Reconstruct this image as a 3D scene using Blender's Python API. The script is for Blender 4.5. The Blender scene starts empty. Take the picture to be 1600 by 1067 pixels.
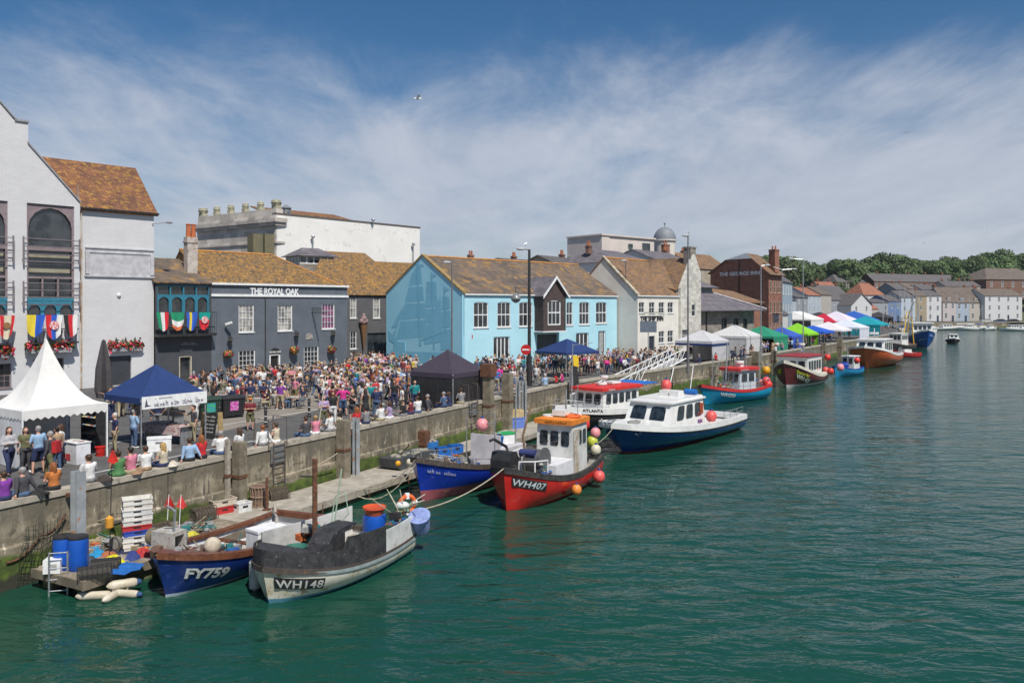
import bpy,bmesh,math,random
from mathutils import Vector as V,Matrix
R=math.radians
scene=bpy.context.scene
COL=scene.collection
# ---------------------------------------------------------------- camera
CAMH,FPX,HY=9.0,1245.0,477.0 # camera height above the water, focal length and horizon row of the 1600 px picture
cam_d=bpy.data.cameras.new('camera');cam=bpy.data.objects.new('camera',cam_d);COL.objects.link(cam)
cam.location=(0,0,CAMH);cam.rotation_euler=(R(90),0,0)
cam_d.sensor_width=36;cam_d.lens=36*FPX/1600;cam_d.shift_y=-(533.5-HY)/1600
cam_d.clip_start=0.5;cam_d.clip_end=6000
scene.camera=cam
# ---------------------------------------------------------------- sky and sun
SUN_AZ=(0.47,-0.883);SUN_EL=R(54)
w=bpy.data.worlds.new('World');scene.world=w;w.use_nodes=True
nt=w.node_tree;N=nt.nodes;LK=nt.links;N.clear()
def wn(t,**k):
    n=N.new(t)
    for a,b in k.items():setattr(n,a,b)
    return n
out=wn('ShaderNodeOutputWorld');bg=wn('ShaderNodeBackground');bg.inputs['Strength'].default_value=0.1
sky=wn('ShaderNodeTexSky',sky_type='NISHITA',sun_disc=False,sun_elevation=SUN_EL,sun_rotation=math.atan2(SUN_AZ[0],SUN_AZ[1]))
sky.ozone_density=3.0;sky.dust_density=0.6;sky.air_density=1.0
hs=wn('ShaderNodeHueSaturation');hs.inputs['Saturation'].default_value=1.3;hs.inputs['Value'].default_value=0.78
LK.new(sky.outputs[0],hs.inputs['Color'])
tc=wn('ShaderNodeTexCoord');sp=wn('ShaderNodeSeparateXYZ');LK.new(tc.outputs['Generated'],sp.inputs[0])
def wm(op,a,b=None,c=None):
    n=wn('ShaderNodeMath',operation=op)
    for i,x in enumerate((a,b,c)):
        if x is None:continue
        if isinstance(x,(int,float)):n.inputs[i].default_value=x
        else:LK.new(x,n.inputs[i])
    return n.outputs[0]
zz=wm('MAXIMUM',sp.outputs[2],0.0)
den=wm('ADD',zz,0.12)
cu=wm('DIVIDE',sp.outputs[0],den);cv=wm('DIVIDE',sp.outputs[1],den)
def noise2(su,sv,rot,scale,detail,rough,seed):
    c=wn('ShaderNodeCombineXYZ');LK.new(cu,c.inputs[0]);LK.new(cv,c.inputs[1]);c.inputs[2].default_value=seed
    m=wn('ShaderNodeMapping');m.inputs['Rotation'].default_value=(0,0,rot);m.inputs['Scale'].default_value=(su,sv,1)
    LK.new(c.outputs[0],m.inputs[0])
    n=wn('ShaderNodeTexNoise');n.inputs['Scale'].default_value=scale;n.inputs['Detail'].default_value=detail;n.inputs['Roughness'].default_value=rough
    n.inputs['Distortion'].default_value=0.35
    LK.new(m.outputs[0],n.inputs['Vector']);return n.outputs[0]
n1=noise2(1.0,1.0,0.5,0.55,7,0.55,3.1)
n2=noise2(1.0,0.45,-0.5,2.1,9,0.66,7.7)
mixn=wm('ADD',wm('MULTIPLY',n1,0.62),wm('MULTIPLY',n2,0.38))
# more cloud in a broad belt over the roofs, less towards the zenith
belt=wn('ShaderNodeValToRGB');e=belt.color_ramp.elements
e[0].position=0.0;e[0].color=(0.52,)*3+(1,);e[1].position=1.0;e[1].color=(0.2,)*3+(1,)
for p_,c_ in((0.04,.60),(0.12,.74),(0.19,.66),(0.26,.44),(0.33,.24),(0.40,.18),(0.6,.2)):
    x=belt.color_ramp.elements.new(p_);x.color=(c_,c_,c_,1)
LK.new(zz,belt.inputs[0])
amt=wm('ADD',mixn,wm('MULTIPLY',wm('SUBTRACT',belt.outputs[0],0.5),0.62))
cr=wn('ShaderNodeMapRange',interpolation_type='SMOOTHSTEP');LK.new(amt,cr.inputs[0])
cr.inputs[1].default_value=0.35;cr.inputs[2].default_value=0.66;cr.inputs[3].default_value=0.0;cr.inputs[4].default_value=0.86
shade=wn('ShaderNodeMix',data_type='RGBA');LK.new(n2,shade.inputs[0])
shade.inputs[6].default_value=(3.4,3.9,5.0,1);shade.inputs[7].default_value=(6.8,7.0,7.6,1)
mx=wn('ShaderNodeMix',data_type='RGBA');LK.new(cr.outputs[0],mx.inputs[0]);LK.new(hs.outputs[0],mx.inputs[6]);LK.new(shade.outputs[2],mx.inputs[7])
LK.new(mx.outputs[2],bg.inputs['Color']);LK.new(bg.outputs[0],out.inputs[0])
sd=bpy.data.lights.new('sun','SUN');sun=bpy.data.objects.new('sun',sd);COL.objects.link(sun)
sd.energy=5.0;sd.angle=R(0.53);sd.color=(1,0.95,0.87)
sv=V((SUN_AZ[0],SUN_AZ[1],0)).normalized()*math.cos(SUN_EL)+V((0,0,math.sin(SUN_EL)))
sun.rotation_euler=sv.to_track_quat('Z','Y').to_euler();sun.location=(20,-20,60)
vs=scene.view_settings;vs.view_transform='Standard';vs.look='None';vs.exposure=0.06;vs.gamma=1
scene.cycles.max_bounces=6;scene.cycles.use_denoising=True

# ---------------------------------------------------------------- pixels of the photograph to places in the world
def P(px,py,z=0.0):
    d=FPX*(CAMH-z)/(py-HY);return V(((px-800)/FPX*d,d,z))
def PD(px,d,z=0.0):return V(((px-800)/FPX*d,d,z))
def ZD(py,d):return CAMH-(py-HY)*d/FPX
QZ,WZ=2.4,2.8 # quay level and top of its low wall

# ---------------------------------------------------------------- materials
MATS={}
def lin(c):return tuple((x/12.92 if x<=.04045 else((x+.055)/1.055)**2.4)for x in c)
def mat(name,c,c2=None,scale=3.0,rough=0.7,metal=0.0,bump=0.0,kind=None,spec=0.5,detail=5,amount=1.0,coat=0.0,c3=None,size=(.45,.15),trans=0,c3t=.56):
    if name in MATS:return MATS[name]
    m=bpy.data.materials.new(name);m.use_nodes=True;t=m.node_tree;n=t.nodes;b=n['Principled BSDF']
    b.inputs['Roughness'].default_value=rough;b.inputs['Metallic'].default_value=metal
    b.inputs['Specular IOR Level'].default_value=spec
    if coat:b.inputs['Coat Weight'].default_value=coat;b.inputs['Coat Roughness'].default_value=0.1
    if trans:b.inputs['Transmission Weight'].default_value=trans
    L=t.links.new
    tcn=n.new('ShaderNodeTexCoord');vec=tcn.outputs['Object']
    if c2 is None:c2=tuple(x*0.78 for x in c)
    no=n.new('ShaderNodeTexNoise');no.inputs['Scale'].default_value=scale;no.inputs['Detail'].default_value=detail;no.inputs['Roughness'].default_value=0.62
    L(vec,no.inputs['Vector'])
    mr=n.new('ShaderNodeMapRange');mr.interpolation_type='SMOOTHSTEP';mr.inputs[1].default_value=0.38;mr.inputs[2].default_value=0.64;L(no.outputs[0],mr.inputs[0])
    mr.inputs[4].default_value=amount
    mixc=n.new('ShaderNodeMix');mixc.data_type='RGBA';L(mr.outputs[0],mixc.inputs[0])
    mixc.inputs[6].default_value=(*c,1);mixc.inputs[7].default_value=(*c2,1)
    colr=mixc.outputs[2];hgt=no.outputs[0]
    if c3 is not None:
        no2=n.new('ShaderNodeTexNoise');no2.inputs['Scale'].default_value=scale*2.7;no2.inputs['Detail'].default_value=6;no2.inputs['Roughness'].default_value=0.7
        ad=n.new('ShaderNodeVectorMath');ad.inputs[1].default_value=(13,7,3);L(vec,ad.inputs[0]);L(ad.outputs[0],no2.inputs['Vector'])
        m2=n.new('ShaderNodeMapRange');m2.interpolation_type='SMOOTHSTEP';m2.inputs[1].default_value=c3t;m2.inputs[2].default_value=c3t+.09;L(no2.outputs[0],m2.inputs[0])
        mx2=n.new('ShaderNodeMix');mx2.data_type='RGBA';L(m2.outputs[0],mx2.inputs[0]);L(colr,mx2.inputs[6]);mx2.inputs[7].default_value=(*c3,1);colr=mx2.outputs[2]
    if kind in('brick','tile','stone'):
        se=n.new('ShaderNodeSeparateXYZ');L(vec,se.inputs[0])
        a=n.new('ShaderNodeMath');a.operation='ADD';L(se.outputs[0],a.inputs[0]);L(se.outputs[1],a.inputs[1])
        cb=n.new('ShaderNodeCombineXYZ');L(a.outputs[0],cb.inputs[0]);L(se.outputs[2],cb.inputs[1])
        br=n.new('ShaderNodeTexBrick');L(cb.outputs[0],br.inputs['Vector']);br.inputs['Scale'].default_value=1
        br.inputs['Brick Width'].default_value=size[0];br.inputs['Row Height'].default_value=size[1];br.inputs['Mortar Size'].default_value=0.012 if kind!='tile' else 0.02
        br.inputs['Mortar Smooth'].default_value=0.6
        br.inputs['Color1'].default_value=(1,1,1,1);br.inputs['Color2'].default_value=(.62,.62,.62,1)if kind!='brick' else(.94,.94,.94,1)
        k=.4 if kind=='tile' else .8
        br.inputs['Mortar'].default_value=(k,k,k,1)
        mu=n.new('ShaderNodeMix');mu.data_type='RGBA';mu.blend_type='MULTIPLY';mu.inputs[0].default_value=1.0;L(colr,mu.inputs[6]);L(br.outputs['Color'],mu.inputs[7]);colr=mu.outputs[2]
        hgt=br.outputs['Color']
    if kind=='plank':
        wv=n.new('ShaderNodeTexWave');wv.wave_type='BANDS';wv.bands_direction='X' if size[0]>0 else 'Z';wv.wave_profile='SAW';wv.inputs['Scale'].default_value=abs(size[0]);wv.inputs['Distortion'].default_value=0.0
        L(vec,wv.inputs['Vector']);hgt=wv.outputs[1]
        m3=n.new('ShaderNodeMapRange');m3.inputs[1].default_value=0.0;m3.inputs[2].default_value=0.12;m3.inputs[3].default_value=.5;L(wv.outputs[1],m3.inputs[0])
        mu=n.new('ShaderNodeMix');mu.data_type='RGBA';mu.blend_type='MULTIPLY';mu.inputs[0].default_value=1.0;L(colr,mu.inputs[6]);L(m3.outputs[0],mu.inputs[7]);colr=mu.outputs[2]
    L(colr,b.inputs['Base Color'])
    if bump:
        bp=n.new('ShaderNodeBump');bp.inputs['Strength'].default_value=0.8;bp.inputs['Distance'].default_value=bump;L(hgt,bp.inputs['Height']);L(bp.outputs[0],b.inputs['Normal'])
    MATS[name]=m;return m
def paint(name,c,rough=0.45,wear=None,scale=2.5):
    c2=tuple(x*.82 for x in c)
    return mat(name,c,c2,scale=scale,rough=rough,c3=wear)
def fabric(name,c,rough=.85):return mat(name,c,tuple(x*.8 for x in c),scale=5,rough=rough,bump=.01)
white=mat('white paint',(.78,.79,.78),(.66,.67,.67),scale=4,rough=.45)
glass=mat('window glass',(.016,.02,.024),(.05,.055,.06),scale=.9,rough=.06,spec=.9)
glass2=mat('boat glass',(.03,.04,.05),(.008,.011,.014),scale=2.5,rough=.05,spec=.9)
steel=mat('galvanised steel',(.42,.44,.45),(.3,.31,.32),scale=6,rough=.4,metal=.6)
black=mat('black paint',(.018,.018,.02),(.035,.034,.034),scale=6,rough=.45)
wood_grey=mat('weathered boards',(.36,.32,.26),(.25,.22,.175),scale=2.4,rough=.9,c3=(.44,.41,.35),bump=.01)
wood_brown=mat('brown varnished timber',(.16,.06,.03),(.1,.035,.02),scale=4,rough=.4,c3=(.24,.12,.07))
rust=mat('rusty steel',(.16,.065,.03),(.06,.03,.02),scale=7,rough=.85,c3=(.28,.12,.05))
rope_m=mat('rope',(.42,.37,.28),(.26,.23,.17),scale=20,rough=.95)

# ---------------------------------------------------------------- mesh builder
class MB:
    def __init__(s):s.v=[];s.f=[];s.m=[]
    def add(s,vs,fs,mi=0,T=None):
        o=len(s.v);s.v+=[tuple(T@V(p))if T is not None else tuple(p)for p in vs]
        s.f+=[tuple(i+o for i in f)for f in fs];s.m+=[mi]*len(fs);return s
    def bx(s,x0,x1,y0,y1,z0,z1,mi=0,T=None):
        return s.add([(x0,y0,z0),(x1,y0,z0),(x1,y1,z0),(x0,y1,z0),(x0,y0,z1),(x1,y0,z1),(x1,y1,z1),(x0,y1,z1)],
                     [(0,3,2,1),(4,5,6,7),(0,1,5,4),(1,2,6,5),(2,3,7,6),(3,0,4,7)],mi,T)
    def box(s,c,sz,mi=0,rz=0,rx=0,ry=0):
        T=Matrix.Translation(V(c))@Matrix.Rotation(rz,4,'Z')@Matrix.Rotation(ry,4,'Y')@Matrix.Rotation(rx,4,'X')
        return s.bx(-sz[0]/2,sz[0]/2,-sz[1]/2,sz[1]/2,-sz[2]/2,sz[2]/2,mi,T)
    def cyl(s,a,b,r0,r1=None,n=8,mi=0,caps=True):
        a,b=V(a),V(b);r1=r0 if r1 is None else r1;ax=b-a
        q=ax.to_track_quat('Z','Y')if ax.length>1e-6 else V((0,0,1)).to_track_quat('Z','Y');vs=[]
        for c,r in((a,r0),(b,r1)):
            for i in range(n):
                t=2*math.pi*i/n;vs.append(c+q@V((r*math.cos(t),r*math.sin(t),0)))
        fs=[(i,(i+1)%n,n+(i+1)%n,n+i)for i in range(n)]
        if caps:fs+=[tuple(range(n))[::-1],tuple(range(n,2*n))]
        return s.add(vs,fs,mi)
    def tube(s,pts,r,n=6,mi=0):
        pts=[V(p)for p in pts];vs=[];fs=[];K=len(pts)
        for k,p in enumerate(pts):
            d=(pts[min(k+1,K-1)]-pts[max(k-1,0)])
            if d.length<1e-9:d=V((0,0,1))
            q=d.to_track_quat('Z','Y')if abs(d.normalized().z)<.95 else d.to_track_quat('Z','X')
            rr=r[k]if isinstance(r,(list,tuple))else r
            for i in range(n):
                t=2*math.pi*i/n;vs.append(p+q@V((rr*math.cos(t),rr*math.sin(t),0)))
        for k in range(K-1):
            a,b=k*n,(k+1)*n
            d0=[(vs[a]-vs[b+j]).length for j in range(n)];o=d0.index(min(d0))
            fs+=[(a+i,a+(i+1)%n,b+(i+1+o)%n,b+(i+o)%n)for i in range(n)]
        fs+=[tuple(range(n))[::-1],tuple(range((K-1)*n,K*n))]
        return s.add(vs,fs,mi)
    def lathe(s,prof,n=16,c=(0,0,0),mi=0,T=None):
        vs=[];fs=[]
        for r,z in prof:
            for i in range(n):
                t=2*math.pi*i/n;vs.append((c[0]+r*math.cos(t),c[1]+r*math.sin(t),c[2]+z))
        for k in range(len(prof)-1):
            fs+=[(k*n+i,k*n+(i+1)%n,(k+1)*n+(i+1)%n,(k+1)*n+i)for i in range(n)]
        if prof[0][0]>1e-4:fs.append(tuple(range(n))[::-1])
        if prof[-1][0]>1e-4:fs.append(tuple(range((len(prof)-1)*n,len(prof)*n)))
        return s.add(vs,fs,mi,T)
    def ball(s,c,r,n=10,mi=0,sc=(1,1,1),T=None):
        K=max(4,n//2);prof=[(max(1e-5,math.sin(math.pi*k/K)),-math.cos(math.pi*k/K))for k in range(K+1)]
        TT=Matrix.Translation(V(c))@Matrix.Diagonal((r*sc[0],r*sc[1],r*sc[2],1))
        if T is not None:TT=T@TT
        return s.lathe(prof,n,(0,0,0),mi,TT)
    def prism(s,pts,y0,y1,mi=0,ax='y'):
        n=len(pts)
        if ax=='y':vs=[(x,y0,z)for x,z in pts]+[(x,y1,z)for x,z in pts]
        elif ax=='x':vs=[(y0,x,z)for x,z in pts]+[(y1,x,z)for x,z in pts]
        else:vs=[(x,z,y0)for x,z in pts]+[(x,z,y1)for x,z in pts]
        return s.add(vs,[tuple(range(n)),tuple(range(n,2*n))[::-1]]+[(i,(i+1)%n,n+(i+1)%n,n+i)for i in range(n)],mi)
    def sheet(s,pts,t=.04,mi=0):
        """a thin slab: polygon pts (3-D, planar) thickened along its normal"""
        p=[V(q)for q in pts];nrm=(p[1]-p[0]).cross(p[2]-p[0]).normalized()*t;n=len(p)
        if nrm.z<0:nrm=-nrm
        return s.add(p+[q-nrm for q in p],[tuple(range(n)),tuple(range(n,2*n))[::-1]]+[(i,(i+1)%n,n+(i+1)%n,n+i)for i in range(n)],mi)
    def build(s,name,mats,parent=None,smooth=False,loc=None,rz=0):
        me=bpy.data.meshes.new(name);me.from_pydata([tuple(x)for x in s.v],[],s.f)
        for m in(mats if isinstance(mats,(list,tuple))else[mats]):me.materials.append(m)
        if any(s.m):me.polygons.foreach_set('material_index',s.m)
        bm=bmesh.new();bm.from_mesh(me);bmesh.ops.recalc_face_normals(bm,faces=bm.faces);bm.to_mesh(me);bm.free()
        if smooth:
            me.polygons.foreach_set('use_smooth',[True]*len(me.polygons))
            if smooth!='all':me.set_sharp_from_angle(angle=R(38))
        o=bpy.data.objects.new(name,me);COL.objects.link(o)
        if parent is not None:o.parent=parent
        if loc is not None:o.location=loc
        if rz:o.rotation_euler=(0,0,rz)
        return o
def tag(o,label,cat=None,group=None,kind=None):
    if label:o['label']=label
    if cat:o['category']=cat
    if group:o['group']=group
    if kind:o['kind']=kind
    return o
def fit(l):
    while len(l.replace('-',' ').split())>16 and ' the ' in l:l=l.replace(' the ',' ',1)
    return l
def thing(name,label,cat,loc=(0,0,0),rz=0,group=None):
    o=bpy.data.objects.new(name,None);COL.objects.link(o);o.empty_display_size=.3
    o.location=loc;o.rotation_euler=(0,0,rz);return tag(o,label,cat,group)
def struct(name,mb,m,smooth=False):return tag(mb.build(name,m,None,smooth),None,None,None,'structure')
KIDS={}
def dup(root,loc=None,rz=None,label=None,group=None):
    def cp(o,par):
        c=o.copy();COL.objects.link(c)
        if par is not None:c.parent=par
        for ch in o.children:cp(ch,c)
        return c
    r=cp(root,None)
    if loc is not None:r.location=loc
    if rz is not None:r.rotation_euler=(0,0,rz)
    if label:r['label']=label
    if group:r['group']=group
    return r
def text_geo(body,size=1.0,extrude=0.0,bold=0.0,shear=0.0,spacing=1.0,align='LEFT',sx=1.0):
    cu_=bpy.data.curves.new('t','FONT');cu_.body=body;cu_.size=size;cu_.extrude=extrude;cu_.offset=bold;cu_.shear=shear;cu_.space_character=spacing
    cu_.align_x=align;cu_.resolution_u=3
    ob=bpy.data.objects.new('t',cu_);COL.objects.link(ob)
    dg=bpy.context.evaluated_depsgraph_get();dg.update();me=bpy.data.meshes.new_from_object(ob.evaluated_get(dg))
    vs=[(v.co.x*sx,v.co.y,v.co.z)for v in me.vertices];fs=[tuple(p.vertices)for p in me.polygons]
    bpy.data.objects.remove(ob);bpy.data.curves.remove(cu_);bpy.data.meshes.remove(me)
    return vs,fs
def chop(vs,fs,step):
    me=bpy.data.meshes.new('c');me.from_pydata(vs,[],fs);bm=bmesh.new();bm.from_mesh(me)
    for ax in(0,1):
        lo,hi=min(v[ax]for v in vs),max(v[ax]for v in vs);k=lo+step
        while k<hi:
            co=[0,0,0];no=[0,0,0];co[ax]=k;no[ax]=1;bmesh.ops.bisect_plane(bm,geom=bm.verts[:]+bm.edges[:]+bm.faces[:],plane_co=co,plane_no=no);k+=step
    bm.to_mesh(me);bm.free();r=[tuple(v.co)for v in me.vertices],[tuple(p.vertices)for p in me.polygons];bpy.data.meshes.remove(me);return r
def facetext(mb,body,u,z,y,size,mi=0,bold=0.012,ext=.02,align='LEFT',sx=1.0,shear=0,spacing=1.0):
    """writing standing on a wall whose outer face is local -Y"""
    vs,fs=text_geo(body,size,ext,bold,shear,spacing,align,sx)
    return mb.add([(u+x,y-zz_,z+yy)for x,yy,zz_ in vs],fs,mi)

def scribble(w,h,seed=1):
    """illegible handwriting-like marks in a w by h line"""
    r=random.Random(seed);vs=[];fs=[];x=0
    while x<w:
        if r.random()<.16:x+=h*.5;continue
        b=h*r.choice((.55,.6,.6,.95));lw=h*.13;q=[(x,0,x+lw,b),(x,0,x+h*.4,lw),(x,b*.5,x+h*.4,b*.5+lw),(x+h*.32,0,x+h*.32+lw,b*.7)]
        for(a,c,d,e)in r.sample(q,3):o=len(vs);vs+=[(a,c,0),(d,c,0),(d,e,0),(a,e,0)];fs.append((o,o+1,o+2,o+3))
        x+=h*.55
    return vs,fs
# ---------------------------------------------------------------- a facade: a root at its left foot, local x along it, local -y outwards
class Facade:
    def __init__(s,a,b,zb=QZ):
        s.o=V((a[0],a[1]));s.D=(V((b[0],b[1]))-s.o).normalized();s.W=(V((b[0],b[1]))-s.o).length;s.zb=zb
        s.rz=math.atan2(s.D.y,s.D.x);s.loc=(a[0],a[1],zb)
    def uz(s,px,py,y=0.0):
        """local (u, z) of a pixel on the plane y in front (-) of the wall"""
        nx,ny=-s.D.y*y,s.D.x*y
        ox,oy=s.o.x+nx,s.o.y+ny
        k=(px-800)/FPX;u=(k*oy-ox)/(s.D.x-k*s.D.y);d=oy+u*s.D.y
        return u,CAMH-(py-HY)*d/FPX-s.zb
    def u(s,px,y=0.0):return s.uz(px,500,y)[0]
    def pt(s,u,y=0,z=0):return V((s.o.x+s.D.x*u-s.D.y*y,s.o.y+s.D.y*u+s.D.x*y,s.zb+z))
def wall_holes(mb,u0,u1,z0,z1,holes,mi=0,y=0.0,depth=.18,mr=None):
    """front wall sheet with openings and their reveals; holes: (u0, z0, u1, z1)"""
    mr=mi if mr is None else mr
    us=sorted({u0,u1,*[h[0]for h in holes],*[h[2]for h in holes]});us=[u for u in us if u0-1e-6<=u<=u1+1e-6]
    zs=sorted({z0,z1,*[h[1]for h in holes],*[h[3]for h in holes]});zs=[z for z in zs if z0-1e-6<=z<=z1+1e-6]
    for i in range(len(us)-1):
        for j in range(len(zs)-1):
            cu_,cz=(us[i]+us[i+1])/2,(zs[j]+zs[j+1])/2
            if any(h[0]<cu_<h[2]and h[1]<cz<h[3]for h in holes):continue
            mb.add([(us[i],y,zs[j]),(us[i+1],y,zs[j]),(us[i+1],y,zs[j+1]),(us[i],y,zs[j+1])],[(0,1,2,3)],mi)
    for a,b,c,d in holes:
        a,c=max(a,u0),min(c,u1)
        for q in([(a,y,b),(a,y,d),(a,y+depth,d),(a,y+depth,b)],[(c,y,b),(c,y,d),(c,y+depth,d),(c,y+depth,b)],
                  [(a,y,b),(c,y,b),(c,y+depth,b),(a,y+depth,b)],[(a,y,d),(c,y,d),(c,y+depth,d),(a,y+depth,d)]):
            mb.add(q,[(0,1,2,3)],mr)
def arch_pts(u0,u1,z,rise,n=8):
    c=(u0+u1)/2;h=(u1-u0)/2
    return[(c+h*math.cos(math.pi*(1-i/n)),z+rise*math.sin(math.pi*i/n))for i in range(n+1)]
def window(par,u0,z0,u1,z1,nx=3,ny=4,fm=None,gm=None,y=.1,fw=.07,bar=.03,arch=0,sill=.08,spandrel=None,name='window',mid=True,sillm=None):
    fm=fm or white;gm=gm or glass
    f=MB();f.bx(u0,u0+fw,y-.05,y+.04,z0,z1);f.bx(u1-fw,u1,y-.05,y+.04,z0,z1)
    f.bx(u0+fw,u1-fw,y-.05,y+.04,z0,z0+fw);f.bx(u0+fw,u1-fw,y-.05,y+.04,z1-fw,z1)
    a,c,b,d=u0+fw,u1-fw,z0+fw,z1-fw
    for i in range(1,nx):x=a+(c-a)*i/nx;f.bx(x-bar/2,x+bar/2,y-.03,y+.02,b,d)
    for j in range(1,ny):
        zq=b+(d-b)*j/ny;t=bar*(2 if mid and j*2==ny else 1)
        f.bx(a,c,y-.035,y+.018,zq-t/2,zq+t/2)
    o=f.build(name,fm,par)
    g=MB().bx(a,c,y+.022,y+.05,b,d);g.build('pane',gm,o)
    if arch:
        s_=MB();pts=arch_pts(u0,u1,z1-arch,arch)
        s_.prism([(u0,z1+.002)]+pts[:len(pts)//2+1],y-.09,y-.055);s_.prism([(u1,z1+.002)]+pts[::-1][:len(pts)//2+1],y-.09,y-.055)
        s_.build('arch_head',spandrel or fm,o)
    if sill:
        MB().bx(u0-.06,u1+.06,-.08,y-.05,z0-sill,z0).build('sill',sillm or fm,o)
    return o
def gable_roof(par,u0,u1,y0,y1,ze,zr,m,over=.25,name='roof',th=.12,ridge=None,yr=None):
    """ridge along the facade: eaves at y0 (front) and y1"""
    ym=(y0+y1)/2 if yr is None else yr;mb=MB();k=(zr-ze)/(ym-y0);k2=(zr-ze)/(y1-ym)
    mb.sheet([(u0-over,y0-over,ze-k*over),(u1+over,y0-over,ze-k*over),(u1+over,ym,zr),(u0-over,ym,zr)],th)
    mb.sheet([(u0-over,y1+over,ze-k2*over),(u1+over,y1+over,ze-k2*over),(u1+over,ym,zr),(u0-over,ym,zr)],th)
    o=mb.build(name,m,par)
    if ridge:MB().cyl((u0-over,ym,zr),(u1+over,ym,zr),.13,n=6).build('ridge_tile',ridge,o)
    return o
# ================================================================ SETTING: water, quay, land
def water_mat():
    m=bpy.data.materials.new('harbour water');m.use_nodes=True;t=m.node_tree;n=t.nodes;L=t.links.new;b=n['Principled BSDF']
    b.inputs['Roughness'].default_value=0.07;b.inputs['IOR'].default_value=1.33
    tcn=n.new('ShaderNodeTexCoord');hs_=[]
    for sc,rot,rr,wgt,det in((1.15,.35,(1,.42,1),1.0,4),(0.22,.2,(1,.55,1),1.5,2),(3.1,.6,(1,.5,1),.16,3)):
        mp=n.new('ShaderNodeMapping');mp.inputs['Rotation'].default_value=(0,0,rot);mp.inputs['Scale'].default_value=(rr[1]*1.0,rr[0]*1.0,1)
        L(tcn.outputs['Object'],mp.inputs[0]);no=n.new('ShaderNodeTexNoise');no.inputs['Scale'].default_value=sc;no.inputs['Detail'].default_value=det;no.inputs['Roughness'].default_value=.5;no.inputs['Distortion'].default_value=.6
        L(mp.outputs[0],no.inputs['Vector']);mu=n.new('ShaderNodeMath');mu.operation='MULTIPLY';mu.inputs[1].default_value=wgt;L(no.outputs[0],mu.inputs[0]);hs_.append(mu.outputs[0])
    a=n.new('ShaderNodeMath');L(hs_[0],a.inputs[0]);L(hs_[1],a.inputs[1]);a2=n.new('ShaderNodeMath');L(a.outputs[0],a2.inputs[0]);L(hs_[2],a2.inputs[1])
    bp=n.new('ShaderNodeBump');bp.inputs['Strength'].default_value=1.0;bp.inputs['Distance'].default_value=0.16;L(a2.outputs[0],bp.inputs['Height']);L(bp.outputs[0],b.inputs['Normal'])
    big=n.new('ShaderNodeTexNoise');big.inputs['Scale'].default_value=.05;big.inputs['Detail'].default_value=3;L(tcn.outputs['Object'],big.inputs['Vector'])
    mx_=n.new('ShaderNodeMix');mx_.data_type='RGBA';L(big.outputs[0],mx_.inputs[0]);mx_.inputs[6].default_value=(.005,.042,.026,1);mx_.inputs[7].default_value=(.011,.064,.042,1)
    L(mx_.outputs[2],b.inputs['Base Color']);return m
mb=MB();mb.add([(-400,-120,0),(1600,-120,0),(1600,700,0),(-400,700,0)],[(0,1,2,3)]);struct('water',mb,water_mat())

# quay edge line (outer face of the low wall), going away from the bridge
QE=[(-22.2,13.4),(4.3,64.1),(31.7,100.8),(60,141),(92,187),(108,222),(122,262),(146,290),(190,301),(262,300),(420,330),(900,360)]
def qline(s):
    """point at length s along the quay edge from its near end, and its unit direction"""
    for a,b in zip(QE,QE[1:]):
        a,b=V(a),V(b);l=(b-a).length
        if s<=l:return a+(b-a).normalized()*s,(b-a).normalized()
        s-=l
    return V(QE[-1]),V((1,0))
def qd(d):
    """quay edge X at depth d"""
    for a,b in zip(QE,QE[1:]):
        if d<=b[1]:return a[0]+(b[0]-a[0])*(d-a[1])/(b[1]-a[1])
    return QE[-1][0]
def s_of_d(d):
    s=0
    for a,b in zip(QE,QE[1:]):
        l=(V(b)-V(a)).length
        if d<=b[1]:return s+l*(d-a[1])/(b[1]-a[1])
        s+=l
    return s
asphalt=mat('asphalt',(.10,.097,.093),(.072,.07,.068),scale=1.2,rough=.9,c3=(.13,.125,.12),bump=.004)
paving=mat('pale paving',(.30,.265,.22),(.24,.215,.18),scale=1.1,rough=.9,kind='stone',size=(.6,.3),bump=.004)
line_m=mat('road paint',(.62,.61,.57),(.45,.44,.41),scale=4,rough=.8)
# one sheet of land behind the quay edge, set in from the wall face
inn=[]
for i,p in enumerate(QE):
    a=V(QE[max(i-1,0)]);b=V(QE[min(i+1,len(QE)-1)]);t_=(b-a).normalized();inn.append((V(p)+V((-t_.y,t_.x))*.3))
mb=MB();mb.add([(p.x,p.y,QZ)for p in inn]+[(1600,360,QZ),(1600,2500,QZ),(-1500,2500,QZ),(-1500,13.4,QZ)],[tuple(range(len(inn)+4))]);struct('ground',mb,asphalt)
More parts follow.
